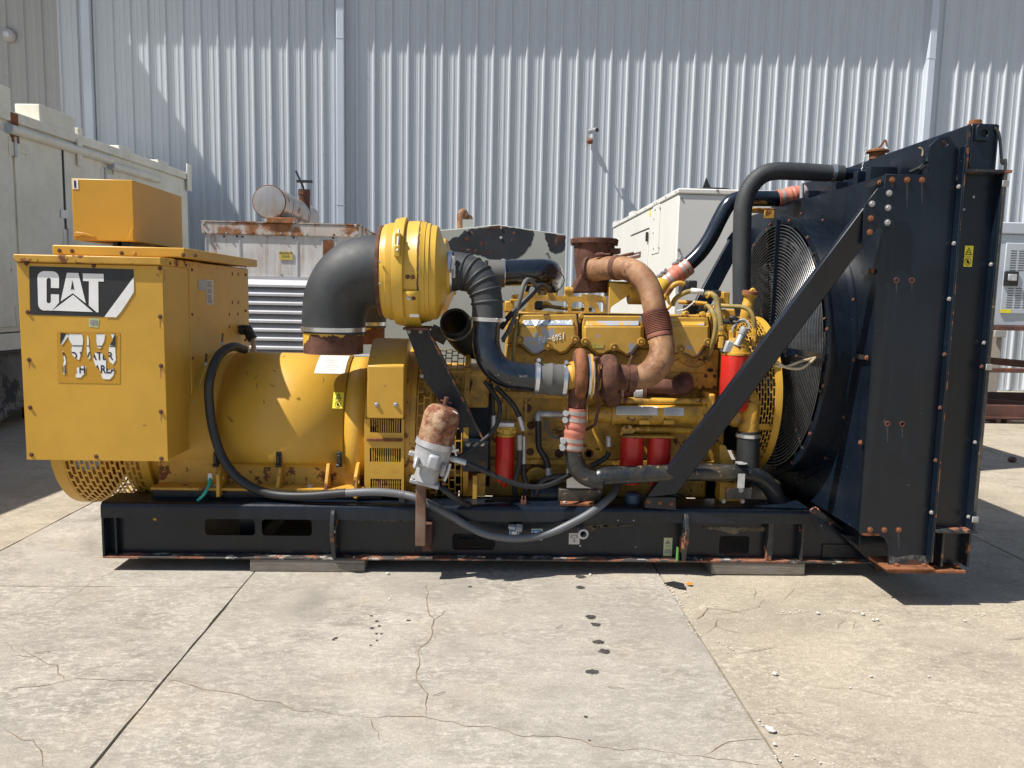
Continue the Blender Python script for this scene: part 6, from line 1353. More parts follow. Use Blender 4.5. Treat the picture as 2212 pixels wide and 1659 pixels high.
pts = pxz('H', ((640, 260), (740, 290), (800, 260), (900, 310), (980, 330), (1060, 290), (1060, 375), (640, 360)), YH-.012)
mb = MB(); mb.prism(pts, (0, .012, 0)); G('head_web', mb, 'yeleng', hd_, bevel=.004)
# valve covers
def inset(pts, k, c): return [(c[0]+(x-c[0])*k, c[1]+(y-c[1])*k) for x, y in pts]
V1 = [(545, 862), (1040, 858), (1052, 950), (1055, 1060), (1040, 1100), (1005, 1135), (960, 1190), (905, 1208), (850, 1175), (790, 1160), (735, 1185), (690, 1210), (640, 1205), (590, 1160), (530, 1105), (520, 1060), (535, 960)]
V2 = [(1100, 868), (1612, 872), (1625, 960), (1628, 1070), (1615, 1115), (1570, 1150), (1530, 1205), (1480, 1225), (1430, 1190), (1370, 1172), (1310, 1190), (1270, 1218), (1215, 1215), (1160, 1170), (1100, 1110), (1090, 1060), (1090, 960)]
V3 = [(1680, 880), (2185, 885), (2200, 960), (2202, 1070), (2190, 1110), (2150, 1150), (2110, 1215), (2060, 1235), (2010, 1205), (1945, 1185), (1890, 1205), (1850, 1230), (1790, 1222), (1740, 1180), (1690, 1120), (1680, 1060), (1676, 960)]
VBOLT = [((545, 1078), (790, 1132), (1028, 1078)), ((1115, 1095), (1365, 1145), (1603, 1098)), ((1700, 1100), (1945, 1158), (2180, 1100))]
YV = 4.505
covers = []
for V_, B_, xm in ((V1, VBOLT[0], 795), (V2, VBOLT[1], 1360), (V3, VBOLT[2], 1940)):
    mb = MB(); mb.prism(pxz('E', V_, YV+.035), (0, .02, 0)); fl_ = G('valve_cover', mb, 'yelcov', bevel=.006); mb = MB(); mb.prism(pxz('E', inset(V_, 1.035, (xm, 1030)), YV+.056), (0, .03, 0)); G('cover_shadow_plate', mb, 'dark', fl_)  # dark oversized plate added behind each cover to paint its shadow line
    top_y = V_[0][1]
    body = [(x, y) for x, y in inset([q for q in V_ if q[1] > 955], .93, (xm, 1040))]
    bodyT = [(V_[0][0]+22, 960), (V_[1][0]-22, 960)]
    ring_f = [at('E', x, y, YV) for x, y in bodyT + body]
    ring_b = [at('E', x, y, YV+.036) for x, y in [(V_[0][0]+12, 955), (V_[1][0]-8, 955)] + inset([q for q in V_ if q[1] > 955], .965, (xm, 1040))]
    n = len(ring_f); mb = MB(); mb.add(ring_f+ring_b, [tuple(range(n))] + [(i, (i+1) % n, n+(i+1) % n, n+i) for i in range(n)]); cb_ = G('cover_body', mb, 'yelcov', fl_, bevel=.008)
    # sloping upper face of the cover, and its top
    a, b = ring_f[0], ring_f[1]; c_ = at('E', V_[1][0]-20, top_y+8, YV+.065); d_ = at('E', V_[0][0]+20, top_y+8, YV+.065)
    mb = MB(); mb.add([a, b, c_, d_, a+Vector((0, .10, 0)), b+Vector((0, .10, 0)), c_+Vector((0, .22, .0)), d_+Vector((0, .22, .0))], [(0, 1, 2, 3), (1, 5, 6, 2), (4, 0, 3, 7), (3, 2, 6, 7), (4, 5, 1, 0), (5, 4, 7, 6)]); ch = G('cover_shoulder', mb, 'yelsho', fl_, bevel=.008)
    for i, (x, y) in enumerate(B_):
        p = at('E', x, y, YV+.006)
        mb = MB(); mb.lathe(p+Vector((0, .0, 0)), (0, -1, 0), [(-.002, .026), (.012, .024), (.014, .018), (.008, .017), (.008, .001)], 20, cap1=False); bo = G('bolt_boss', mb, 'yeleng', fl_)
        # recess above the boss
        mb = MB(); mb.prism([at('E', x+dx_, y+dy_, YV-.0012) for dx_, dy_ in ((-26, 5), (-26, -38), (-14, -54), (14, -54), (26, -38), (26, 5))], (0, -.0006, 0)); 
        bolt(gs, p+Vector((0, -.008, 0)), .013, 'bolty', parent=fl_)
    covers.append((fl_, ring_f, ch, (a, b, c_, d_)))
for x, y in ((1082, 880), (1665, 895), (2140, 862), (1990, 858)): 
    p = at('E', x, y, YV+.06); mb = MB(); mb.lathe(p+Vector((0, .02, 0)), (0, -1, .15), [(0, .020), (.03, .018), (.032, .011), (.045, .010)], 14); G('cover_nut', mb, 'yeleng', covers[1][0])
# model strip and chalk mark on the first cover
a, b, c_, d_ = covers[0][3]
def sh(s, t, o=.0015):
    nn = (b-a).cross(d_-a).normalized(); nn = nn if nn.y < 0 else -nn
    return a+(b-a)*s+(d_-a)*t+nn*o
mb = MB(); mb.quad(sh(.02, .08), sh(.97, .08), sh(.97, .86), sh(.02, .86)); ms = G('model_strip', mb, 'bluefade', covers[0][0], smooth=0)
mb = MB(); text_on(mb, 'C32', sh(.36, .22, .003), sh(.51, .22, .003), sh(.36, .52, .003), True); text_on(mb, 'ACERT', sh(.55, .22, .003), sh(.80, .22, .003), sh(.55, .48, .003))
mb.poly([sh(*q, .003) for q in ((.86, .15), (.90, .15), (.965, .60), (.965, .75))]); G('model_print', mb, 'white', ms, smooth=0)
mb = MB(); mb.poly([sh(*q, .003) for q in ((.14, .80), (.20, .84), (.31, .84), (.33, .62), (.27, -.02), (.24, -.04), (.18, .50))]); G('logo_flake', mb, 'white', ms, smooth=0)
mb = MB(); mb.poly([sh(*q, .0045) for q in ((.19, .42), (.245, .50), (.31, .40), (.305, .36), (.245, .46), (.20, .37))]); mb.poly([sh(*q, .0045) for q in ((.238, .58), (.245, .70), (.253, .58))]); G('logo_print', mb, 'greyprint', ms, smooth=0)
mb = MB(); YM = YV-.0022
for st in ([(715, 1108), (713, 1062), (722, 1048), (735, 1050), (730, 1072), (713, 1082)], [(756, 1068), (744, 1080), (744, 1098), (756, 1094), (760, 1046), (757, 1098)], [(780, 1072), (798, 1068), (815, 1072)], [(840, 1040), (834, 1070), (842, 1088), (852, 1078), (848, 1062), (838, 1066)], [(875, 1040), (862, 1042), (862, 1056), (872, 1056), (876, 1038), (872, 1084)], [(905, 1030), (890, 1034), (888, 1050), (902, 1052), (904, 1070), (890, 1078)], [(930, 1014), (926, 1070)]):
    mb.tube([at('E', x, y, YM) for x, y in st], .0022, 5, 4)
G('chalk_mark', mb, 'white', covers[0][0], smooth=0, kind='stuff')
d = covers[1][0]; p0, p1 = at('E', 1188, 1150, YV-.0015), at('E', 1278, 1112, YV-.0015); mb = MB(); mb.box(p0.x, p1.x, YV-.0025, YV-.0012, p0.z, p1.z); G('sticker_remnant', mb, mat('mottled_sticker', (.30, .34, .05), .6, var=.4, vscale=60, chip=.5, chcol=(.5, .35, .08), chscale=50), d)
# exhaust manifold log and head side
mb = MB(); mb.tube([(pt('H', 330, 520, 4.52), .05), (pt('H', 500, 500, 4.52), .045), (pt('H', 680, 490, 4.50), .046), (pt('H', 800, 510, 4.50), .046), (pt('H', 880, 490, 4.52), .046), (pt('H', 880, 430, 4.58), .046)], 0, 20, 6); mf = G('exhaust_manifold', mb, 'rust')
pts = pxz('H', ((780, 420), (830, 388), (900, 385), (945, 425), (945, 480), (900, 530), (800, 470)), 4.57); mb = MB(); mb.prism(pts, (0, .028, 0)); G('manifold_flange', mb, 'rust', mf, bevel=.005)
bolt(gs, at('H', 888, 455, 4.55), .014, 'boltr', parent=mf)
mb = MB(); p0, p1 = at('H', 430, 545, 4.50), at('H', 495, 540, 4.50)
for k in range(6): mb.ring(p0.lerp(p1, k/5), (1, 0, 0), .040, .006, 24, 6)
G('manifold_bellows', mb, 'zinc', mf); clampring(at('H', 515, 540, 4.50), (1, 0, 0), .047, .022, mf, 'rust')
# oil cooler
YO_ = 4.47; zc_ = at('H', 640, 735, YO_).z; qo = lambda n: rm('H', n, YO_)
mb = MB(); x0, x1 = xat('H', 230, 735, YO_), xat('H', 1045, 735, YO_)
mb.lathe((x0, YO_, zc_), (1, 0, 0), [(0, qo(60)), (0, qo(98)), (.02, qo(98)), (.022, qo(90)), (x1-x0-.02, qo(90)), (x1-x0-.018, qo(98)), (x1-x0, qo(98)), (x1-x0, qo(90)), (x1-x0+.06, qo(80)), (x1-x0+.12, qo(60))], 36); oc = G('oil_cooler', mb, 'yeleng')
mb = MB(); mb.lathe((xat('F', 1800, 300, YO_), YO_, zc_), (1, 0, 0), [(0, qo(70)), (x0-xat('F', 1800, 300, YO_)-.001, qo(85))], 24); G('cooler_bonnet', mb, 'yeleng', oc)
z_ = at('H', 640, 618, YO_).z; mb = MB(); mb.cyl((xat('H', 225, 618, YO_), YO_, z_), (xat('H', 1065, 618, YO_), YO_, z_), qo(30), qo(30), 18); wp = G('coolant_pipe', mb, 'yeleng')
mb = MB(); mb.box(xat('H', 1062, 600, YO_), xat('H', 1130, 600, YO_), YO_-.04, YO_+.15, at('H', 1100, 690, YO_).z, at('H', 1100, 550, YO_).z); G('pipe_block', mb, 'yeleng', wp, bevel=.012)
mb = MB(); mb.tube([at('H', 240, 618, YO_), at('H', 180, 640, YO_+.02), at('H', 120, 690, YO_+.04)], qo(32), 12); G('pipe_elbow', mb, 'yeleng', wp)
for x0_, x1_, y0_, y1_ in ((280, 640, 660, 738), (695, 868, 672, 742)):
    f = lambda x, y: hit_cyl('H', x, y, YO_, zc_, qo(91)+.001)
    n = 6; mb = MB(); vs = []
    for k in range(n+1):
        y = y0_+(y1_-y0_)*k/n; vs += [f(x0_, y), f(x1_, y+4)]
    mb.add(vs, [(2*k, 2*k+1, 2*k+3, 2*k+2) for k in range(n)]); lb = G('data_plate', mb, 'whites', oc)
    for k in range(7):
        y = y0_+8+k*(y1_-y0_-12)/7; xs = x0_+8; xe = x1_-random.randint(10, 90); f2_ = lambda x, y: hit_cyl('H', x, y, YO_, zc_, qo(91)+.002)
        mb = MB(); mb.quad(f2_(xs, y), f2_(xe, y+3), f2_(xe, y+6), f2_(xs, y+3)); G('plate_print', mb, 'greyprint', lb, smooth=0)
for x in (520, 735): mb = MB(); p = at('H', x, 800, YO_-.06); mb.box(p.x-.03, p.x+.03, YO_-.075, YO_-.03, p.z-.012, p.z+.012); G('cooler_bracket', mb, 'yelw', oc)
# oil filters and head
YOF = 4.46; zt_ = at('H', 420, 925, YOF).z; zb_ = at('H', 420, 1335, YOF).z
z_ = at('H', 640, 875, YOF).z; mb = MB(); mb.cyl((xat('H', 330, 875, YOF), YOF+.03, z_), (xat('H', 960, 875, YOF), YOF+.03, z_), qo(32), qo(32), 16); fh_ = G('filter_gallery', mb, 'yeleng')
pts = pxz('H', ((318, 905), (325, 850), (360, 828), (405, 828), (440, 870), (430, 905)), YOF-.03); mb = MB(); mb.prism(pts, (0, .03, 0)); G('gallery_flange', mb, 'yeleng', fh_, bevel=.004)
for x, y in ((328, 898), (370, 845), (432, 872), (465, 860), (560, 868)): bolt(gs, at('H', x, y, YOF-.031), .011, 'bolty' if x != 370 else 'boltr', parent=fh_)
mb = MB(); mb.box(xat('H', 318, 910, YOF), xat('H', 770, 910, YOF), YOF-.06, YOF+.07, zt_+.001, at('H', 420, 905, YOF).z); G('filter_head', mb, 'yeleng', fh_, bevel=.004)
for x in (420, 658):
    p = at('H', x, 925, YOF); r_ = qo(104); mb = MB(); mb.lathe((p.x, YOF, zb_), (0, 0, 1), [(0, r_*.6), (.004, r_*.9), (.016, r_), (zt_-zb_-.008, r_), (zt_-zb_, r_*.97)], 32); G('oil_filter', mb, 'red')
# spin-on fuel filter, left
YFF = 4.50; p = at('F', 1090, 480, YFF); r_ = rm('F', 84, YFF); zb_ = at('F', 1060, 880, YFF).z
mb = MB(); mb.lathe((p.x-.004, YFF, zb_), (0, 0, 1), [(0, r_*.5), (.006, r_*.85), (.022, r_), (p.z-zb_-.004, r_*.98), (p.z-zb_, r_*.93)], 32); ff = G('fuel_filter', mb, 'red')
mb = MB(); mb.lathe((p.x-.006, YFF, zb_-.03), (0, 0, 1), [(0, .012), (.01, .018), (.03, .02)], 12); G('drain_knob', mb, 'red', ff)
mb = MB(); mb.lathe((p.x, YFF, p.z), (0, 0, 1), [(0, r_*1.0), (.012, r_*1.05), (.016, r_*.9), (.05, r_*.85)], 12); mb.box(p.x-r_, p.x+r_, YFF-.04, YFF+.16, p.z+.03, p.z+.06); G('filter_head', mb, 'yelsat', ff, bevel=.004)
pts = pxz('F', ((880, 440), (1000, 360), (1270, 355), (1280, 445), (1190, 450), (1000, 560), (890, 600)), YFF+.08); mb = MB(); mb.prism(pts, (0, .012, 0)); G('filter_bracket', mb, 'yelw', ff, bevel=.003)
a, b = at('F', 1020, 420, YFF-.045), at('F', 1165, 370, YFF-.045); mb = MB(); mb.box(a.x, b.x, YFF-.03, YFF+.06, a.z, b.z); G('filter_base', mb, 'zinc', ff, bevel=.003)
for x, y in ((1045, 432), (1160, 440)): bolt(gs, at('F', x, y, YFF-.05), .014, 'bolty', parent=ff)
# tall fuel filter, right, with primer pump
YF2 = 4.46; p = at('H', 1322, 215, YF2); r_ = rm('H', 124, YF2); zb_ = at('H', 1300, 700, YF2).z
mb = MB(); mb.lathe((p.x, YF2, zb_), (0, 0, 1), [(0, r_*.6), (.006, r_*.9), (.02, r_), (p.z-zb_-.004, r_), (p.z-zb_, r_*.96)], 36); f3 = G('fuel_filter', mb, 'red')
mb = MB(); mb.lathe((p.x, YF2, p.z+.001), (0, 0, 1), [(0, r_*1.03), (.014, r_*1.03), (.016, r_*.92), (.03, r_*.9), (.10, r_*.6)], 28); G('filter_head', mb, 'yeleng', f3)
p0, p1 = at('U', 1290, 1150, YF2-.05), at('U', 1390, 940, YF2-.04); d = p1-p0
mb = MB(); mb.lathe(p0, d, [(0, .025), (.01, .018), (d.length*.75, .019), (d.length*.77, .024), (d.length*.85, .026), (d.length*.86, .019), (d.length, .024), (d.length*1.2, .026), (d.length*1.24, .022), (d.length*1.24, .001)], 24, cap1=False); G('primer_pump', mb, 'alu', f3)
pts = pxz('U', ((1110, 1245), (1165, 1080), (1215, 1075), (1420, 1215), (1400, 1260)), YF2-.055); mb = MB(); mb.prism(pts, (0, .10, 0)); G('pump_base', mb, 'alu', f3, bevel=.006)
pts = pxz('U', ((1380, 1100), (1480, 1095), (1480, 1240), (1400, 1240)), YF2-.03); mb = MB(); mb.prism(pts, (0, .08, 0)); G('pump_block', mb, 'yeleng', f3, bevel=.004)
bolt(gs, at('U', 1433, 1195, YF2-.032), .014, 'boltw', parent=f3)
for x, y, h_ in ((1065, 960, .05), (1070, 1080, .035), (1060, 1150, .03), (1215, 1030, .05), (1545, 960, .05), (1540, 1050, .03), (1530, 1120, .03), (1300, 1010, .04)):
    p = at('U', x, y+30, YF2-.01); mb = MB(); mb.lathe(p, (0, 0, 1), [(0, .016), (h_, .016), (h_+.003, .013)], 6); G('hose_fitting', mb, 'bolty', f3)
# hoses and looms on top of the front end
def hose(c, pts, r_, m='rubd', name='hose', n=10, parent=None):
    mb = MB(); mb.tube([at(c, x, y, Y) for x, y, Y in pts], r_, n, 6); return G(name, mb, m, parent)
M['oldhose'] = mat('ochre_dusty_hose', (.22, .17, .055), .7, var=.3, vscale=12, dust=.5, dcol=(.38, .24, .05), dscale=12)
hose('U', [(850, 400, 4.55), (930, 400, 4.52), (1000, 470, 4.50), (1030, 620, 4.48), (1055, 780, 4.46), (1068, 930, 4.45)], .017, 'oldhose')
hose('U', [(840, 590, 4.6), (880, 570, 4.55), (930, 640, 4.50), (980, 760, 4.48), (985, 900, 4.47), (955, 1080, 4.48), (920, 1220, 4.52), (880, 1350, 4.58)], .014, 'oldhose')
hose('U', [(1060, 565, 4.6), (1200, 575, 4.55), (1370, 585, 4.48), (1480, 640, 4.45), (1540, 760, 4.44), (1552, 920, 4.45)], .013, 'oldhose')
hose('U', [(360, 560, 4.72), (400, 470, 4.70), (520, 390, 4.66), (650, 350, 4.62), (780, 360, 4.6)], .015, 'oldhose', 'wiring_loom')
hose('U', [(640, 350, 4.60), (720, 358, 4.58), (800, 370, 4.58)], .018, 'whites', 'loom_tape')
hose('U', [(240, 470, 4.70), (300, 380, 4.68), (380, 270, 4.66), (470, 240, 4.66), (530, 255, 4.66)], .016, 'yelw', 'wiring_loom')
hose('U', [(290, 420, 4.68), (300, 500, 4.68), (330, 560, 4.68), (280, 620, 4.68)], .010, 'yelw', 'wiring_loom')
hose('U', [(450, 515, 4.75), (700, 525, 4.72), (860, 540, 4.70)], .013, 'yelw', 'fuel_line')
hose('U', [(430, 640, 4.62), (530, 620, 4.60), (620, 560, 4.6), (720, 470, 4.6)], .004, 'whites', 'sensor_wire', 6)
hose('U', [(1230, 960, 4.44), (1240, 880, 4.44), (1310, 820, 4.45), (1400, 790, 4.46)], .006, 'zinc', 'sensor_wire', 6)
hose('U', [(1240, 790, 4.45), (1320, 780, 4.44), (1400, 775, 4.46), (1460, 830, 4.46), (1480, 900, 4.46)], .008, 'whites', 'sensor_wire', 6)
hose('U', [(1190, 740, 4.45), (1260, 745, 4.44), (1330, 790, 4.45)], .013, 'plastic', 'connector')
hose('U', [(1080, 790, 4.47), (1160, 800, 4.46), (1250, 800, 4.46)], .015, 'plastic', 'connector')
for c, x0, y0, x1, y1, Y, m_, nm in (('U', 575, 200, 725, 330, 4.72, 'plastic', 'control_module'), ('U', 860, 345, 1075, 440, 4.70, 'plastic', 'connector_block'), ('U', 500, 270, 560, 380, 4.7, 'plastic', 'connector_block'), ('U', 1085, 365, 1200, 560, 4.75, 'yeleng', 'lifting_eye'), ('U', 740, 560, 860, 690, 4.74, 'plastic', 'connector_block'), ('U', 560, 560, 720, 690, 4.8, 'plastic', 'connector_block')):
    a, b = at(c, x0, y1, Y), at(c, x1, y0, Y); mb = MB(); mb.box(a.x, b.x, Y, Y+.10, a.z, b.z); G(nm, mb, m_, bevel=.008)
for x, y in ((880, 410), (940, 600), (925, 650)):
    p = at('U', x, y, 4.53); mb = MB(); mb.ring(p, (1, 0, -.4), .017, .007, 16, 6); G('loom_clip', mb, 'yelw')
# oil filler
p0, p1 = at('U', 1425, 740, 4.58), at('U', 1480, 390, 4.56); d = p1-p0
mb = MB(); mb.lathe(p0, d, [(0, .036), (d.length*.62, .034), (d.length*.66, .030), (d.length*.92, .030), (d.length*.93, .042), (d.length*.98, .044)], 24); of = G('oil_filler', mb, 'yelw')
mb = MB(); mb.lathe(p0+d*.981, d, [(0, .046), (.018, .044), (.02, .001)], 20, cap1=False); G('filler_cap', mb, 'rusto', of)
mb = MB(); mb.tube([p0+d*1.05, at('U', 1530, 330, 4.55), at('U', 1570, 400, 4.55), at('U', 1540, 460, 4.55)], .010, 8); G('cap_lever', mb, 'yelw', of)
# front cover plates of the engine
mb = MB(); mb.box(xat('H', 1165, 600, 4.62), xat('H', 1230, 600, 4.62), 4.60, 2*YC-4.60, zst+.1, at('U', 1000, 690, 4.62).z); G('timing_case', mb, 'yeleng', bevel=.012)
pts = pxz('U', ((1060, 620), (1270, 620), (1300, 900), (1240, 1000), (1100, 980)), 4.60); mb = MB(); mb.prism(pts, (0, .03, 0)); G('front_cover', mb, 'yeleng', bevel=.008)
# cast crossover frame above the covers
YCF = 4.74
ol = pxz('W', ((350, 420), (360, 350), (420, 325), (560, 325), (640, 270), (930, 285), (930, 350), (1120, 350), (1130, 290), (1330, 300), (1320, 355), (1510, 360), (1520, 300), (1700, 305), (1690, 365), (1870, 370), (1880, 320), (2260, 340), (2420, 400), (2420, 740), (1560, 745), (760, 720), (560, 700), (700, 560), (720, 480), (540, 440)), YCF)
hl = [pxz('W', q, YCF) for q in (((850, 660), (850, 540), (880, 480), (930, 462), (1500, 475), (1560, 500), (1585, 560), (1585, 650), (1570, 705), (1050, 690)), ((1655, 690), (1655, 560), (1690, 500), (1760, 485), (1880, 490), (1940, 540), (1945, 640), (1940, 715)), ((2030, 715), (2030, 600), (2070, 560), (2120, 600), (2200, 715)), ((2200, 500), (2330, 500), (2360, 540), (2360, 700), (2280, 700)))]
G('crossover_frame', plxz(ol, hl, YCF, .03), 'yeleng', bevel=.006)
mb = MB(); a, b = at('W', 320, 480, YCF-.01), at('W', 520, 430, YCF-.01); mb.box(a.x, b.x, YCF-.03, YCF+.02, a.z, b.z); G('frame_clamp', mb, 'yelsat', bevel=.003)
a, b = at('W', 200, 720, 4.72), at('W', 420, 470, 4.72); mb = MB(); mb.box(a.x, b.x, 4.72, 4.9, a.z, b.z); G('rear_housing', mb, 'yeleng', bevel=.01)
a, b = at('W', 865, 660, YCF+.06), at('W', 1035, 470, YCF+.06); mb = MB(); mb.box(a.x, b.x, YCF+.05, YCF+.12, a.z, b.z); G('connector_block', mb, 'plastic', bevel=.006)
hose('W', [(900, 690, YCF+.06), (1100, 590, YCF+.08), (1400, 620, YCF+.08), (1700, 650, YCF+.1), (2100, 660, YCF+.1)], .012, 'oldhose', 'wiring_loom')
hose('W', [(1040, 520, YCF+.08), (1130, 520, YCF+.08), (1210, 570, YCF+.08)], .012, 'yelsat', 'wiring_loom')
a, b = at('E', 1330, 860, 4.70), at('E', 1555, 580, 4.70)
pts = pxz('E', ((1325, 580), (1555, 600), (1550, 650), (1480, 700), (1345, 790), (1320, 860)), 4.68); mb = MB(); mb.prism(pts, (0, .015, 0)); sp_ = G('riser_support', mb, 'yelsat', bevel=.003)
mb = MB(); mb.box(a.x, b.x, 4.70, 4.95, at('E', 1400, 700, 4.7).z, at('E', 1400, 570, 4.7).z); G('support_top', mb, 'yeleng', sp_, bevel=.006); bolt(gs, at('E', 1510, 605, 4.675), .018, 'bolty', parent=sp_)
p = at('E', 1560, 680, 4.72); mb = MB(); mb.cyl(p+Vector((-.05, 0, 0)), p+Vector((.05, 0, 0)), .065, .065, 20); G('thermostat_housing', mb, 'yeleng', bevel=.006)
# loose hoses on the left half of the engine
hose('E', [(395, 1080, 4.50), (470, 960, 4.48), (520, 820, 4.46), (555, 700, 4.46), (580, 600, 4.48), (620, 555, 4.52), (680, 600, 4.58), (690, 660, 4.62)], .013, 'rubg')
hose('E', [(380, 980, 4.56), (450, 880, 4.55), (540, 790, 4.55), (640, 690, 4.58), (720, 610, 4.62), (800, 640, 4.75)], .017, 'rubd')
hose('E', [(400, 1100, 4.52), (440, 1000, 4.52), (500, 900, 4.52)], .010, 'rubd')
hose('E', [(490, 1280, 4.5), (495, 1120, 4.5), (510, 1000, 4.5), (520, 900, 4.5)], .011, 'oldhose')
hose('E', [(600, 680, 4.9), (640, 600, 4.92), (760, 640, 4.95), (840, 640, 5.0)], .012, 'rubd', 'wiring_loom')
hose('E', [(780, 680, 4.8), (860, 560, 4.8), (900, 450, 4.85)], .003, 'rubd', 'sensor_wire', 6); hose('E', [(800, 690, 4.85), (890, 640, 4.85), (935, 560, 4.9), (900, 490, 4.9)], .003, 'rubd', 'sensor_wire', 6)
hose('F', [(900, 0, 4.45), (960, 80, 4.44), (1020, 170, 4.42), (1035, 270, 4.40), (1000, 400, 4.38), (900, 510, 4.34), (760, 610, 4.28), (670, 670, 4.24)], .0125, 'rubd')
hose('F', [(955, 20, 4.48), (975, 120, 4.48), (975, 230, 4.5), (980, 320, 4.5)], .012, 'rubd'); hose('F', [(980, 300, 4.5), (980, 400, 4.5)], .016, 'zinc', 'hose_fitting')
hose('F', [(1000, 50, 4.47), (1080, 130, 4.46), (1160, 220, 4.46), (1210, 320, 4.46)], .015, 'rubd'); hose('F', [(1205, 310, 4.46), (1225, 380, 4.46), (1240, 430, 4.46)], .016, 'zinc', 'hose_fitting')
hose('F', [(790, 0, 4.55), (770, 80, 4.54), (740, 160, 4.52)], .007, 'rubd', 'sensor_wire', 6)
hose('F', [(1210, 470, 4.42), (1210, 600, 4.42)], .017, 'boltw', 'hose_fitting'); hose('F', [(1210, 590, 4.42), (1205, 720, 4.42), (1170, 860, 4.42), (1165, 950, 4.45), (1190, 1070, 4.5)], .015, 'rubd')
hose('F', [(1242, 480, 4.46), (1242, 720, 4.46)], .015, 'zinc', 'hose_fitting'); hose('F', [(1240, 720, 4.46), (1245, 820, 4.46), (1270, 920, 4.46), (1240, 1010, 4.48), (1230, 1080, 4.5)], .016, 'rubd')
hose('F', [(1370, 340, 4.56), (1372, 480, 4.56), (1378, 580, 4.55), (1430, 670, 4.54), (1458, 760, 4.54)], .019, 'rubd')
hose('F', [(1400, 288, 4.58), (1480, 290, 4.58), (1575, 292, 4.6)], .020, 'zinc', 'hose_fitting'); hose('F', [(1370, 350, 4.56), (1372, 290, 4.57), (1410, 288, 4.58)], .021, 'zinc', 'hose_fitting'); hose('F', [(1460, 755, 4.54), (1462, 830, 4.54)], .021, 'zinc', 'hose_fitting')
hose('F', [(1440, 340, 4.58), (1445, 420, 4.58), (1490, 480, 4.57), (1545, 497, 4.55)], .009, 'cond')
hose('F', [(735, 710, 4.17), (850, 760, 4.17), (1000, 830, 4.18), (1150, 890, 4.2), (1300, 922, 4.22), (1430, 915, 4.25), (1560, 865, 4.3), (1680, 800, 4.42)], .0145, 'rubd', 'fuel_hose')
hose('F', [(605, 678, 4.18), (660, 690, 4.17), (740, 714, 4.17)], .017, 'zinc', 'hose_fitting')
hose('F', [(1350, 1000, 4.45), (1380, 900, 4.45), (1450, 850, 4.45), (1560, 828, 4.45), (1660, 820, 4.48)], .016, 'rubd')
hose('F', [(1830, 740, 4.52), (1900, 705, 4.5), (1960, 665, 4.5), (1985, 620, 4.5)], .016, 'rubd'); hose('F', [(1985, 490, 4.54), (1985, 570, 4.54)], .020, 'zinc', 'hose_fitting')
hose('F', [(1840, 330, 4.52), (1860, 440, 4.52), (1900, 530, 4.52), (1930, 610, 4.54)], .012, 'yelw', 'oil_line')
hose('F', [(520, 920, 4.19), (580, 970, 4.18), (680, 1040, 4.24), (760, 1080, 4.3)], .02, 'rubd', 'fuel_hose')
p = at('F', 545, 890, 4.17); mb = MB(); mb.sphere(p, .014, 10); G('drain_cock', mb, 'boltr')
hose('F', [(600, 720, 4.16), (580, 800, 4.16), (550, 870, 4.16)], .010, 'zinc', 'drain_pipe')
# canister on black bracket: black box, white gusset
a, b = at('F', 1548, 1080, YS+.09), at('F', 1935, 945, YS+.09); mb = MB(); mb.box(a.x, b.x, YS+.09, YS+.26, zst+.002, b.z); sm = G('starter_bracket', mb, 'blkpipe', bevel=.008)
a, b = at('F', 1390, 1075, YS+.16), at('F', 1550, 945, YS+.16); mb = MB(); mb.cyl((a.x-.06, YS+.24, (a.z+b.z)/2), (b.x, YS+.24, (a.z+b.z)/2), .085, .085, 24); G('starter_motor', mb, 'blk', sm)
pts = pxz('F', ((1618, 932), (1618, 760), (1680, 850), (1770, 905), (1855, 920), (1855, 936)), YS+.10); mb = MB(); mb.prism(pts, (0, .01, 0)); G('white_gusset', mb, 'wgen', sm)
p = at('F', 1715, 1085, YS+.05); mb = MB(); mb.box(at('F', 1565, 1080, YS+.05).x, at('F', 1860, 1080, YS+.05).x, YS+.02, YS+.085, zst+.001, zst+.012); G('rusty_pad', mb, 'rusto', sm); bolt(gs, (at('F', 1600, 1080, YS+.05).x, YS+.05, zst+.012), .014, 'boltw', (0, 0, 1), sm)
p = at('H', 425, 1510, YS+.12); mb = MB(); mb.lathe((p.x, p.y, zst), (0, 0, 1), [(0, .05), (.05, .05), (.06, .04)], 16); G('isolator_mount', mb, mat('blue_mount', (.02, .05, .09), .5, var=.3, dust=.3, dcol=(.1, .12, .14)))
p = at('H', 505, 1445, YS+.12); bolt(gs, p, .014, 'rusto', (-.6, -1, 0), eb_)
# ---- prefilter canister on its post
YPF = 4.165
def ax(f):
    b0, t0 = at('F', 378, 900, YPF), at('F', 560, 195, YPF); return b0+(t0-b0)*f
d = (ax(1)-ax(0)); L_ = d.length; dn = d.normalized(); qp = lambda n: rm('F', n, YPF)
a, b = at('F', 320, 1440, YPF), at('F', 402, 930, YPF)
mb = MB(); mb.box((a.x+at('F', 288, 1440, YPF).x)/2-.003, (at('F', 375, 1440, YPF).x+at('F', 402, 930, YPF).x)/2, YPF, YPF+.045, a.z, at('F', 350, 900, YPF).z); po = G('filter_post', mb, mat('rust_brown_post', (.17, .09, .058), .8, var=.35, vscale=5, dust=.6, dcol=(.20, .17, .15), dscale=5, bump=.3), bevel=.004)
mb = MB(); p0, p1 = at('F', 400, 1445, YS-.012), at('F', 448, 1225, YS-.012); mb.box(p0.x-.02, p1.x, YPF+.046, YS+.066, p0.z, p1.z); G('post_bracket', mb, 'rust', po)
ex_ = Vector((dn.z, 0, -dn.x)); ey_ = Vector((0, -1, 0))
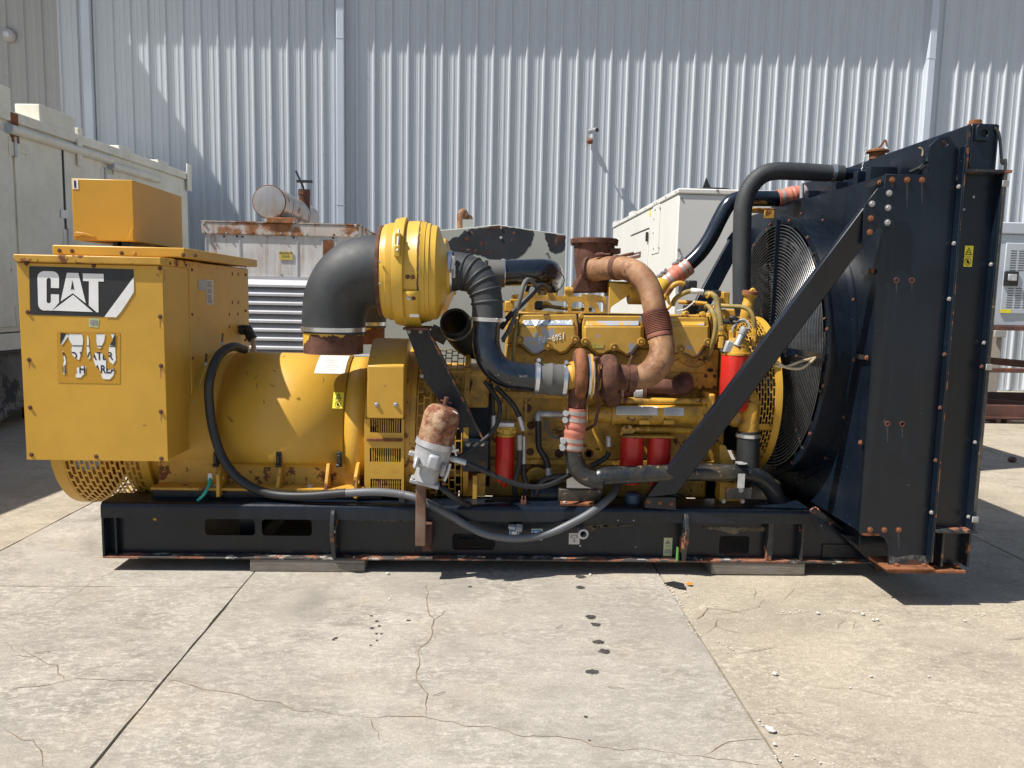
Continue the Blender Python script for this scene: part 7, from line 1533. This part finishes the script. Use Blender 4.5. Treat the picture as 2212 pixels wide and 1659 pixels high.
def obox(mb, f0, f1, w0, w1, hy0, hy1):
    c = lambda f, w, y: ax(f)+ex_*w+Vector((0, y, 0))
    return mb.hexa([c(f0, w0, hy0), c(f0, w1, hy0), c(f0, w1, hy1), c(f0, w0, hy1)], [c(f1, w0, hy0), c(f1, w1, hy0), c(f1, w1, hy1), c(f1, w0, hy1)])
mb = MB(); obox(mb, .0, .05, -qp(132), qp(132), -.05, .06); pf = G('prefilter_base', mb, 'alu', bevel=.006)
for w_ in (-qp(105), qp(108)): bolt(gs, ax(.052)+ex_*w_+Vector((0, -.04, 0)), .010, 'boltw', dn, pf); bolt(gs, ax(-.002)+ex_*w_+Vector((0, -.03, 0)), .010, 'boltr', -dn, pf)
mb = MB(); mb.lathe(ax(.05), dn, [(0, qp(112)), (L_*.08, qp(105)), (L_*.17, qp(108)), (L_*.19, qp(135)), (L_*.21, qp(150)), (L_*.36, qp(158)), (L_*.42, qp(160)), (L_*.44, qp(168))], 36); G('prefilter_body', mb, 'alu', pf, smooth=30)
mb = MB(); obox(mb, .24, .42, qp(-20), qp(80), -qp(185), -qp(120)); G('body_pad', mb, 'alu', pf, bevel=.014); mb = MB(); obox(mb, .20, .34, qp(-135), qp(-95), -qp(160), -qp(90)); G('body_pad', mb, 'alu', pf, bevel=.014); mb = MB(); obox(mb, .18, .34, qp(110), qp(150), -qp(150), -qp(70)); G('body_pad', mb, 'alu', pf, bevel=.014)
mb = MB(); mb.lathe(ax(.475), dn, [(0, qp(150)), (0, qp(172)), (L_*.065, qp(172)), (L_*.065, qp(150))], 40, cap0=False, cap1=False); G('band_clamp', mb, 'zinc', pf)
mb = MB(); p = at('F', 645, 605, YPF-.06); mb.beam(p+Vector((-.012, 0, .03)), p+Vector((.008, 0, -.03)), .010, .008); mb.beam(p+Vector((-.015, -.006, -.004)), p+Vector((.02, -.006, .004)), .010, .012); G('clamp_latch', mb, 'zinc', pf)
mb = MB(); mb.lathe(ax(.50), dn, [(0, qp(160)), (L_*.30, qp(160)), (L_*.36, qp(157)), (L_*.42, qp(140)), (L_*.455, qp(110)), (L_*.47, qp(60)), (L_*.475, .001)], 44, cap1=False); cn = G('prefilter_canister', mb, 'canr', pf)
mb = MB(); mb.lathe(ax(.965), dn, [(0, qp(38)), (.006, qp(38)), (.008, qp(20)), (.05, qp(20)), (.052, qp(14))], 16); mb.cyl(ax(1.02)-ex_*.03, ax(1.02)+ex_*.032, .0055, .0055, 8); G('vent_handle', mb, 'rust', cn)
mb = MB(); p = at('F', 648, 272, YPF-.05); mb.beam(p+Vector((-.012, -.012, .008)), p+Vector((.012, -.012, -.006)), .003, .018, (0, 1, 0)); G('tag', mb, 'white', cn)
mb = MB(); obox(mb, .30, .35, -qp(200), -qp(150), -.02, .02); G('side_plug', mb, 'alu', pf, bevel=.004)
# ================================================================== RADIATOR END
YR0 = 3.90; YR1 = 2*YC-YR0
XP = (at('J', 905, 300, YR0).x + at('K', 815, 500, YR0).x)/2          # plane of the shroud panel
ZP1 = at('I', 972, 628, YR0).z; ZP0 = at('K', 792, 885, YR0).z
XLP = (at('I', 1594, 900, YR0).x + at('K', 1416, 500, YR0).x)/2       # first lip
XE = (at('I', 1892, 1200, YR0).x + at('K', 1766, 300, YR0).x)/2       # last lip
# side plate with its pointed ear
ol = [Vector((XP, 0, ZP0)), Vector((XP, 0, ZP1)), Vector((at('I', 1385, 628, YR0).x, 0, ZP1))] + pxz('I', ((1388, 388), (1480, 306), (1568, 308), (1618, 385)), YR0)
ol += [Vector((XLP, 0, at('I', 1630, 420, YR0).z)), Vector((XLP, 0, at('K', 1400, 1118, YR0).z)), at('K', 1028, 1152, YR0), at('K', 1030, 985, YR0), at('K', 1000, 930, YR0), at('K', 950, 905, YR0)]
hc = at('I', 1525, 360, YR0)
mb = plxz(ol, [circ(hc.x, hc.z, .017)], YR0+.006, .012); rad = G('radiator_side_plate', mb, 'blk', bevel=.002)
mb = plxz([q+Vector((0, 0, 0)) for q in ol], [], YR1-.006, .012); G('radiator_side_plate', mb, 'blk')
bolt(gs, hc+Vector((0, .02, 0)), .016, 'boltr', (-1, -.4, 0), rad)
# shroud panel facing the engine, with the fan opening
ZF = 1.31; RF = .835
pl_ = [(YR0+.013, ZP0), (YR1-.013, ZP0), (YR1-.013, ZP1), (YR0+.013, ZP1)]
fc = [(YC+RF*math.cos(6.2832*k/72), ZF+RF*math.sin(6.2832*k/72)) for k in range(72)]
mb = plate(pl_, [fc], .008, (XP+.02, 0, 0), (0, 1, 0), (0, 0, 1)); shp = G('fan_shroud_panel', mb, 'blk')
XG_ = on_y(1676, 600, YC).x
mb = MB(); mb.lathe((XG_, YC, ZF), (1, 0, 0), [(0, RF-.05), (0, RF-.005), (.012, RF-.005), (.012, RF-.022), (XP+.02-XG_-.012, RF-.022), (XP+.02-XG_-.012, RF+.028), (XP+.02-XG_-.005, RF+.028)], 96, cap0=False, cap1=False); shr = G('fan_shroud_ring', mb, 'blk', smooth=30)
for k in range(16):
    an = 6.2832*k/16+.18; bolt(gs, (XG_-.001, YC-(RF-.027)*math.cos(an), ZF+(RF-.027)*math.sin(an)), .013, 'boltr', (-1, 0, 0), shr)
    an += .19; bolt(gs, (XP+.006, YC-(RF+.016)*math.cos(an), ZF+(RF+.016)*math.sin(an)), .011, 'boltr', (-1, 0, 0), shr)
# wire guard: close rings on radial stays
mb = MB()
for k in range(34):
    r_ = .10+(RF-.06-.10)*k/33; mb.ring((XG_-.012, YC, ZF), (1, 0, 0), r_, .0040, 96, 5)
fgd = G('fan_guard', mb, mat('dull_black_wire', (.045, .048, .052), .3, var=.3, vscale=20, dust=.3, dcol=(.07, .06, .05)), shr, kind='stuff')
for k in range(12):
    an = R(30*k+15); mb = MB(); mb.beam((XG_-.004, YC-.08*math.cos(an), ZF+.08*math.sin(an)), (XG_-.004, YC-(RF-.03)*math.cos(an), ZF+(RF-.03)*math.sin(an)), .008, .006, (1, 0, 0)); G('guard_stay', mb, 'blkr', shr)
mb = MB(); mb.box(XG_-.022, XG_-.010, YC-.062, YC-.022, ZF+.05, ZF+RF-.03); mb.box(XG_-.040, XG_-.0225, YC-.062, YC-.055, ZF+.05, ZF+RF-.03); G('guard_bar', mb, 'blk', shr)
mb = MB(); mb.box(XG_-.022, XG_-.010, YC-RF+.03, YC-.30, ZF-.03, ZF+.01); mb.box(XG_-.04, XG_-.0225, YC-RF+.03, YC-.30, ZF-.03, ZF-.024); G('guard_bar', mb, 'blk', shr)
for a_ in (4.24, 4.45): bolt(gs, (XG_-.04, a_, ZF-.027), .010, 'boltr', (-1, 0, 0), shr)
# fan
fan = MB(); fan.lathe((XG_+.02, YC, ZF), (1, 0, 0), [(0, .14), (.09, .14)], 24); fn_ = G('fan_hub', fan, 'dark')
for k in range(8):
    an = 6.2832*k/8; c_, s_ = math.cos(an), math.sin(an); e = Vector((0, c_, s_)); t_ = Vector((0, -s_, c_)); o = Vector((XG_+.065, YC, ZF))
    mb = MB(); mb.add([o+e*.13+t_*-.06+Vector((-.03, 0, 0)), o+e*.13+t_*.06+Vector((.03, 0, 0)), o+e*.76+t_*.15+Vector((.035, 0, 0)), o+e*.76+t_*-.15+Vector((-.035, 0, 0))], [(0, 1, 2, 3)]); G('fan_blade', mb, 'dark', fn_, solid=.006)
# core, tanks
XC0, XC1 = XP+.16, XLP+.02
M['fins'] = mat('radiator_fins', (.008, .008, .009), .6, var=.4, vscale=60)
mb = MB(); mb.box(XLP-.012, XE-.02, YR0+.014, YR1-.014, ZP0+.0, ZP1-.02); G('radiator_core', mb, 'fins')
mb = MB(); mb.box(XP+.03, XLP+.02, YR0+.02, YR1-.02, ZP0-.002, ZP0+.006); G('bottom_baffle', mb, 'blk')
for k in range(30):
    pass
# engine-side top rails
zt0 = at('I', 1720, 230, YR0).z
xt_0 = (at('I', 1738, 400, YR0).x); xt_1 = at('I', 1990, 400, YR0).x
ztk0 = at('I', 1830, 612, YR0).z; ztk1 = at('I', 1860, 188, YR0).z
mb = MB(); mb.box(xt_0, xt_1, YR0, YR1, ztk0, ztk1); tk = G('top_tank', mb, 'blk', bevel=.012)
a, b = at('I', 1785, 338, YR0-.012), at('I', 1918, 192, YR0-.012); hc2 = at('I', 1860, 278, YR0-.012)
G('lifting_eye', plxz([Vector((a.x, 0, a.z)), Vector((b.x, 0, a.z)), Vector((b.x, 0, b.z-.02)), Vector((b.x-.01, 0, b.z-.005)), Vector((a.x+.01, 0, b.z-.005)), Vector((a.x, 0, b.z-.02))], [circ(hc2.x, hc2.z, .019)], YR0-.011, .016), 'blk', tk, bevel=.003)
mb = MB(); mb.cyl(hc2+Vector((0, .006, 0)), hc2+Vector((0, .008, 0)), .0185, .0185, 20); G('eye_bore', mb, 'dark', tk)
mb = MB(); mb.box(xt_0-.012, xt_0-.001, YR0+.0, YR0+.012, ztk0, ztk1-.01); G('tank_edge', mb, 'blkr', tk)
p = at('I', 1787, 185, YR0+.06); mb = MB(); mb.lathe((p.x, YR0+.06, ztk1), (0, 0, 1), [(0, .036), (.010, .036), (.011, .030), (.026, .030), (.028, .001)], 6, cap1=False); G('tank_plug', mb, 'rusto', tk)
yf = on_x(*cv('I', 975, 440), (xt_0+xt_1)/2).y
mb = MB(); mb.lathe(((xt_0+xt_1)/2-.03, yf, ztk1-.002), (0, 0, 1), [(0, .048), (.042, .048), (.044, .068), (.054, .068), (.064, .045), (.066, .001)], 28, cap1=False); fcp = G('filler_cap', mb, 'rusto', tk)
mb = MB(); c_ = Vector(((xt_0+xt_1)/2-.03, yf, ztk1+.06)); mb.tube([c_, c_+Vector((.02, -.01, .03)), c_+Vector((.035, -.02, .055)), c_+Vector((.045, -.03, .015))], .006, 8); G('cap_lever', mb, 'rusto', fcp)
mb = MB()
c_ = Vector(((xt_0+xt_1)/2-.12, yf-.03, ztk1+.06))
for k in range(12): mb.ring(c_+Vector((-.012*k*.3, -.004*k, -.013*k)), (1, .3*(-1)**k, 0), .0055, .0015, 8, 4)
G('cap_chain', mb, 'zinc', tk, kind='stuff')
# plates between panel and tank
mb = MB(); mb.box(XP+.10, XP+.108, YR0+.35, YR1-.02, ZP1-.05, ZP1+.045); G('top_baffle', mb, 'blk', bevel=.002)
mb = MB(); mb.box(XP+.20, XP+.208, YR0+.02, YR1-.02, ZP1-.05, ZP1+.10); G('top_baffle', mb, 'blk')
for y in (YR0+.22, YR0+.36, YR0+.62, YR0+1.0): mb = MB(); mb.box(XP+.03, XP+.18, y, y+.05, ZP1-.02, ZP1+.055+.02*(y < YR0+.4)); G('baffle_clip', mb, 'blk', bevel=.003)
mb = MB(); mb.tube([Vector((XP+.15, YR0+.05, ZP1+.02)), Vector((XP+.22, YR0+.03, ZP1+.05)), at('I', 1290, 590, YR0+.02), at('I', 1370, 520, YR0+.04), at('I', 1400, 480, YR0+.08)], .009, 8); G('overflow_hose', mb, 'rubd')
mb = MB(); mb.tube([at('I', 1310, 560, YR0+.05), at('I', 1330, 430, YR0+.05), at('I', 1300, 400, YR0+.05)], .004, 6); G('lead_wire', mb, 'cream_wire')
# proud lips running down the side, with their bolts
z0_, z1_ = at('K', 1400, 1112, YR0).z, at('I', 1640, 395, YR0).z
mb = MB(); mb.box(XLP, XLP+.008, YR0-.048, YR0+.0, z0_, z1_); lp1 = G('side_lip', mb, 'blk', bevel=.003)
mb = MB(); mb.box(XLP+.0085, XLP+.013, YR0-.047, YR0-.036, z0_, z1_); G('lip_edge', mb, 'blkr', lp1)
zl_ = at('K', 1650, 830, YR0).z
mb = MB(); mb.box(XLP+.010, XE+.012, YR0+.0, YR0+.010, zl_, ztk0-.012); bay = G('core_side_plate', mb, 'blk')
mb = MB(); mb.box(XE, XE+.008, YR0-.052, YR0-.001, zl_, ztk0-.012); lp2 = G('side_lip', mb, 'blk', bevel=.003)
mb = MB(); mb.box(XE+.0085, XE+.02, YR0-.058, YR0+.02, zl_, ztk0-.012); G('lip_edge', mb, 'blkr', lp2)
mb = MB(); mb.box(XLP+.01, XE+.04, YR0-.065, YR0+.01, ztk0-.011, ztk0+.002); G('tank_ledge', mb, 'blkr', tk)
for c, x, y, m_ in (('I', 1620, 748, 'boltw'), ('I', 1588, 1238, 'boltw'), ('J', 1552, 172, 'boltw'), ('J', 1525, 655, 'boltr'), ('J', 1492, 1122, 'boltr'), ('K', 1458, 255, 'boltr'), ('K', 1424, 712, 'boltw')):
    q = atx(c, x, y, XLP-.001); bolt(gs, (XLP-.001, YR0-.024, q.z), .013, m_, (-1, 0, 0), lp1)
for c, x, y, m_ in (('I', 1910, 1420, 'boltw'), ('J', 1855, 553, 'boltw'), ('J', 1843, 760, 'boltr'), ('J', 1797, 1423, 'boltw'), ('K', 1748, 750, 'boltw')):
    q = atx(c, x, y, XE-.001); bolt(gs, (XE-.001, YR0-.027, q.z), .012, m_, (-1, 0, 0), lp2)
for c, x, y in (('I', 1982, 715), ('J', 1862, 762), ('K', 1775, 760)):
    q = at(c, x, y, YR0-.06); mb = MB(); mb.box(XE-.010, XE+.024, YR0-.074, YR0-.068, q.z-.016, q.z+.016); G('pipe_clip', mb, 'boltw', lp2, bevel=.003)
mb = MB(); mb.tube([Vector((XE-.03, YR0-.004, ztk1-.02)), Vector((XE-.012, YR0-.016, ztk1-.06)), Vector((XE+.002, YR0-.035, ztk1-.2)), Vector((XE+.008, YR0-.058, ztk0-.02)), Vector((XE+.008, YR0-.060, 1.4)), Vector((XE+.008, YR0-.060, zl_+.1))], .007, 8); G('drain_tube', mb, 'blkpipe', lp2)
for c, x, y in (('I', 1063, 683), ('I', 1193, 683), ('I', 1323, 683), ('K', 870, 853), ('K', 995, 855), ('K', 1120, 855)): bolt(gs, at(c, x, y, YR0), .017, 'rusto', parent=rad)
for c, x, y in (('I', 1100, 1557), ('I', 1235, 1557), ('J', 1022, 1258), ('J', 1152, 1260)):
    p = at(c, x, y, YR0); mb = MB(); mb.lathe(p+Vector((0, .001, 0)), (0, -1, 0), [(0, .016), (.003, .015), (.003, .008), (.001, .008), (.001, .001)], 14, cap1=False); G('bolt_hole', mb, 'rust', rad)
for z, yy in ((at('I', 950, 690, YR0).z, 0), (at('I', 900, 1470, YR0).z, 1), (at('J', 850, 688, YR0).z, 2), (at('K', 812, 110, YR0).z, 3)):
    bolt(gs, (XP-.001, YR0+.05, z), .015, 'rusto', (-1, 0, 0), shp)
    if yy in (0, 1, 2): mb = MB(); mb.box(XP-.008, XP-.001, YR0+.07, YR0+.17, z-.012, z+.012); G('tie_mount', mb, 'plastic', shp)
for c, x, y, L_ in (('I', 1100, 1570, 100), ('I', 1235, 1570, 100), ('J', 1022, 1275, 150), ('J', 1152, 1275, 110), ('I', 1063, 695, 60), ('I', 1193, 695, 240), ('I', 1323, 695, 200), ('K', 1120, 870, 160)):
    mb = MB(); w_ = random.uniform(6, 11); mb.poly([at(c, x-w_, y, YR0-.0006), at(c, x+w_, y, YR0-.0006), at(c, x+w_*.5, y+L_, YR0-.0006), at(c, x-w_*.4, y+L_*.9, YR0-.0006)]); G('water_run', mb, mat('pale_water_run', (.030, .036, .040), .5, var=.3, vscale=25), rad, smooth=0)
wlb = decal('I', 1683, 1257, 1772, 1437, YR0-.0015, 'wyel', bay, 'warning_label')
a, b = at('I', 1683, 1437, YR0-.0035), at('I', 1772, 1257, YR0-.0035)
wprint(lambda s, t: Vector((a.x+(b.x-a.x)*s, YR0-.0035, a.z+(b.z-a.z)*t)), 'label_print', wlb)
for x, y in ((1775, 830), (1690, 940)): 
    p = at('I', x, y, YR0-.001); mb = MB(); mb.lathe(p, (0, -1, 0), [(0, .007), (.001, .006), (.001, .001)], 10, cap1=False); G('bolt_hole', mb, 'greyprint', bay)
# lower end: ledge, leg and rusty foot
a, b = at('K', 1448, 860, YR0-.02), at('K', 1788, 795, YR0-.02)
mb = MB(); mb.box(XLP+.01, XE+.03, YR0-.07, YR0+.1, a.z, a.z+.012); mb.box(XLP+.01, XE+.03, YR0-.05, YR0+.1, zl_-.012, zl_); G('lower_ledge', mb, 'blkr', bevel=.002)
zft = at('K', 1300, 1175, YR0-.03).z; zfb = at('K', 1300, 1222, YR0-.03).z
mb = MB(); mb.box(XLP+.02, at('K', 1705, 1000, YR0).x, YR0+.02, YR1-.02, zft, a.z-.001); lg = G('bottom_tank', mb, 'blk', bevel=.006)
for x in (1478, 1705): X = at('K', x, 1000, YR0).x; mb = MB(); mb.box(X-.006, X+.006, YR0-.03, YR0+.02, zft, a.z-.002); G('leg_rib', mb, 'blkr', lg)
x0, x1 = at('K', 1000, 1190, YR0-.04).x, at('K', 1700, 1210, YR0-.04).x
mb = MB(); mb.box(x0, at('K', 1420, 1190, YR0-.04).x, YR0-.06, YR0+.14, (zft+zfb)/2+.001, zft-.001); fo = G('foot_plate', mb, 'rusto', bevel=.003)
mb = MB(); mb.box(x0+.02, x1, YR0-.05, YR0+.16, zfb, (zft+zfb)/2); G('foot_plate', mb, 'rusto', fo, bevel=.003)
for x in (1103, 1340, 1630): bolt(gs, (at('K', x, 1175, YR0-.02).x, YR0-.02, zft), .018, 'rusto', (0, 0, 1), fo)
for x in (1098, 1335, 1500, 1630): bolt(gs, (at('K', x, 1240, YR0-.02).x, YR0-.02, zfb), .016, 'rusto', (0, 0, -1), fo)
mb = MB(); mb.box(XP+.02, x1, YS+.05, YS+.15, zsb+.02, zsb+.10); mb2_ = G('radiator_support', mb, 'blk'); mb = MB(); mb.box(XP+.02, x1, 2*YC-YS-.15, 2*YC-YS-.05, zsb+.02, zsb+.10); G('radiator_support', mb, 'blk')
mb = MB(); mb.box(XP+.16, XLP, YR0+.30, YR1-.02, ZP0-.17, ZP0-.004); G('lower_beam', mb, 'blk', bevel=.004)
pts = [at('K', 630, 905, YR0+.35), at('K', 840, 905, YR0+.35), at('K', 1020, 1040, YR0+.35), at('K', 1020, 1160, YR0+.35), at('K', 900, 1160, YR0+.35)]
mb = MB(); mb.prism(pts, (0, .03, 0)); G('lower_web', mb, 'blk')
# rust runs along the base of the side plate
mb = MB(); P = [at('K', x, y, YR0-.0006) for x, y in ((1035, 1150), (1190, 1148), (1200, 1125), (1250, 1118), (1310, 1130), (1320, 1150), (1380, 1140), (1385, 1170), (1040, 1175))]; mb.poly(P); G('rust_patch', mb, 'rust', rad, smooth=0)
mb = MB(); P = [at('K', x, y, YR0-.0004) for x, y in ((1035, 1075), (1100, 1095), (1180, 1080), (1260, 1072), (1340, 1078), (1385, 1095), (1385, 1150), (1035, 1160))]; mb.poly(P); G('scuffed_patch', mb, mat('scuffed_grey', (.09, .09, .085), .7, var=.5, vscale=20, chip=.3, chcol=(.03, .03, .03), chscale=25), rad, smooth=0)
mb = MB(); P = [at('K', x, y, YR0-.0005) for x, y in ((795, 885), (870, 880), (950, 893), (955, 905), (850, 908), (800, 900))]; mb.poly(P); G('rust_patch', mb, 'rusto', rad, smooth=0)
# ---- diagonal struts
def strut(sg, near):
    f = lambda p: Vector((p.x, p.y if near else 2*YC-p.y, p.z))
    b0, b1 = at('L', 600, 345, YS+.0), at('L', 790, 345, YS+.0)
    t0, t1 = at('I', 818, 920, YR0-.035), at('I', 905, 1180, YR0-.035)
    lo0, lo1 = at('L', 570, 390, YS-.0), at('L', 800, 330, YS-.0)
    A0, A1 = at('L', 565, 395, YS), at('L', 800, 318, YS); T0, T1 = at('I', 960, 765, YR0-.03), at('I', 905, 1130, YR0-.03)
    loL, loR = at('L', 590, 290, YS), at('L', 815, 310, YS); upL, upR = at('I', 640, 1140, YR0-.02), at('I', 740, 1310, YR0-.02)
    mb = MB(); mb.hexa([f(at('L', 540, 360, YS)), f(at('L', 803, 330, YS)), f(at('L', 803, 330, YS)+Vector((0, .06, 0))), f(at('L', 540, 360, YS)+Vector((0, .06, 0)))],
                       [f(at('I', 822, 915, YR0-.03)), f(at('I', 915, 1130, YR0-.03)), f(at('I', 915, 1130, YR0-.03)+Vector((0, .05, 0))), f(at('I', 822, 915, YR0-.03)+Vector((0, .05, 0)))])
    s_ = G('diagonal_strut', mb, 'blk', bevel=.008)
    pts = [f(at('I', x, y, YR0-.042)) for x, y in ((940, 752), (1080, 755), (1095, 775), (1078, 1090), (1065, 1098), (935, 1098), (905, 1150), (825, 1255), (806, 1250), (822, 905))]
    mb = MB(); mb.prism(pts, (0, .011 if near else -.011, 0)); pl2 = G('strut_plate', mb, 'blk', s_, bevel=.002)
    pts = [f(at('L', x, y, YS-.008)) for x, y in ((525, 392), (545, 350), (800, 350), (800, 462), (527, 442))]
    mb = MB(); mb.prism(pts, (0, .010 if near else -.010, 0)); pl3 = G('strut_foot', mb, 'blk', s_, bevel=.002)
    if near:
        for x, y, m_ in ((1037, 797, 'boltw'), (1028, 925, 'boltw'), (1022, 1053, 'boltw'), (887, 890, 'boltw'), (877, 1017, 'rusto'), (868, 1138, 'rusto')): bolt(gs, at('I', x, y, YR0-.042), .017, m_, parent=pl2)
        for x, y in ((560, 388), (658, 397), (760, 405)): bolt(gs, at('L', x, y, YS-.008), .014, 'rusto', parent=pl3)
strut(1, True); strut(-1, False)
# ---- belt guard in front of the fan
RB = .50; zbg = at('H', 1600, 770, YC-.48).z
def bg(rad): return lambda s, t: Vector((s, YC-rad*math.cos(t), ZCRANK+.13+rad*math.sin(t)))
xg0_, xg1_ = xat('H', 1505, 700, YC-RB), xat('H', 1660, 700, YC-RB)
zbc = (at('U', 1650, 700, YC).z + at('H', 1600, 1215, YC).z)/2; RB = (at('U', 1650, 700, YC).z - at('H', 1600, 1215, YC).z)/2*.97
def bg(rad): return lambda s, t: Vector((s, YC-rad*math.cos(t), zbc+rad*math.sin(t)))
xg0_, xg1_ = xat('H', 1520, 700, YC-RB), xat('H', 1662, 700, YC-RB)
gm = G('belt_guard', perf(bg(RB), xg0_-.06, xg1_, R(-95), R(130), 9, 34, .22, .16), 'yelw', solid=.003, smooth=0)
mb = MB(); mb.lathe((xg1_, YC, zbc), (1, 0, 0), [(0, RB-.02), (0, RB+.004), (.042, RB+.004), (.042, RB-.10)], 64, cap0=False, cap1=False); G('guard_rim', mb, 'yel', gm)
mb = MB(); mb.lathe((xg0_-.10, YC, zbc), (1, 0, 0), [(0, RB-.12), (xg1_-xg0_+.13, RB-.12)], 40); G('pulley_core', mb, 'dark', gm)
for y0, y1 in ((830, 870),): mb = MB(); t0, t1 = math.asin(max(-1, (at('H', 1590, 870, YC-RB).z-zbc)/RB)), math.asin(max(-1, (at('H', 1590, 818, YC-RB).z-zbc)/RB)); n = 6; f = bg(RB+.004); vs = []
for k in range(n+1): vs += [f(xg0_-.06, t0+(t1-t0)*k/n), f(xg1_, t0+(t1-t0)*k/n)]
mb.add(vs, [(2*k, 2*k+1, 2*k+3, 2*k+2) for k in range(n)]); G('guard_band', mb, 'yelw', gm, solid=.004)
# lower coolant pipe and hose beside it
YLH = 4.46; ql = lambda n: rm('H', n, YLH)
mb = MB(); mb.tube([(pt('H', 1450, 560, YLH+.05), ql(70)), (pt('H', 1450, 640, YLH+.02), ql(80)), (pt('H', 1440, 740, YLH), ql(86)), (pt('H', 1432, 885, YLH), ql(90))], 0, 24, 6); wpp = G('water_pump_outlet', mb, 'yeleng')
mb = MB(); mb.sphere(at('H', 1330, 740, YLH+.06), .075, 20); G('water_pump', mb, 'yeleng', wpp)
mb = MB(); mb.lathe(at('H', 1430, 875, YLH), at('H', 1425, 1200, YLH)-at('H', 1430, 875, YLH), [(0, ql(98)), (.006, ql(100)), ((at('H', 1425, 1200, YLH)-at('H', 1430, 875, YLH)).length, ql(100))], 28); lh = G('lower_radiator_hose', mb, 'rubd')
clampring(at('H', 1428, 915, YLH), (0, 0, 1), ql(102), .020, lh)
# ---- upper hoses
YUH = 4.98; qu = lambda n: rm('G', n, YUH)
mb = MB(); mb.tube([(pt('G', 1150, 1330, YUH), qu(76)), (pt('G', 1150, 1000, YUH), qu(77)), (pt('G', 1155, 650, YUH), qu(77)), (pt('G', 1165, 480, YUH), qu(77)), (pt('G', 1205, 340, YUH), qu(76)), (pt('G', 1290, 225, YUH), qu(76)), (pt('G', 1410, 168, YUH), qu(75)), (pt('G', 1600, 165, YUH), qu(74)), (pt('G', 1850, 178, YUH), qu(72)), (pt('G', 2030, 186, YUH), qu(70))], 0, 28, 7); uh = G('upper_radiator_hose', mb, 'rub')
clampring(at('G', 1942, 180, YUH), (1, 0, -.05), qu(73), .024, uh)
mb = MB(); mb.cyl(at('G', 2020, 184, YUH), at('G', 2230, 196, YUH), qu(52), qu(52), 20); G('radiator_inlet', mb, 'blk', uh)
YNP = 5.42; qn = lambda n: rm('G', n, YNP)
mb = MB(); mb.tube([(pt('G', 640, 1010, YNP), qn(66)), (pt('G', 720, 945, YNP), qn(66)), (pt('G', 800, 860, YNP), qn(66)), (pt('G', 880, 740, YNP), qn(66)), (pt('G', 960, 580, YNP), qn(66)), (pt('G', 1030, 460, YNP), qn(66)), (pt('G', 1110, 410, YNP), qn(66)), (pt('G', 1250, 402, YNP), qn(66)), (pt('G', 1480, 404, YNP), qn(66))], 0, 24, 7); G('charge_air_pipe', mb, 'navy')
pinkhose(at('G', 690, 985, YNP), at('G', 478, 1150, YNP), qn(78), screws=((-.7, -.1, .7), (.4, -.8, .3)))
mb = MB(); mb.tube([(pt('G', 490, 1140, YNP), qn(70)), (pt('G', 440, 1180, YNP-.05), qn(70)), (pt('G', 380, 1260, YNP-.15), qn(70))], 0, 20, 5); G('intake_elbow', mb, 'yelsat')
pinkhose(at('G', 1462, 404, YNP), at('G', 1700, 355, YNP), qn(74), bands=(.16, .92)); 
p = at('G', 1672, 335, YNP-.1); mb = MB(); mb.cyl(p+Vector((0, 0, .05)), p+Vector((.006, 0, -.07)), .014, .014, 10); G('band_screw', mb, 'zinc')
a, b = at('G', 1235, 575, 5.3), at('G', 1430, 488, 5.3)
mb = MB(); mb.box(a.x, b.x, 5.28, 5.5, b.z-.012, b.z); mb.box(b.x-.07, b.x, 5.28, 5.29, a.z, b.z-.013); G('pipe_bracket', mb, 'yelw', bevel=.003)
# cream wires by the fan
hose('H', [(1670, 270, 4.10), (1760, 325, 4.09), (1880, 335, 4.09), (1960, 290, 4.12), (2012, 240, 4.18)], .007, 'cream_wire', 'sensor_wire', 8)
hose('H', [(1660, 310, 4.10), (1760, 318, 4.10), (1880, 275, 4.11), (2010, 240, 4.18)], .007, 'cream_wire', 'sensor_wire', 8)
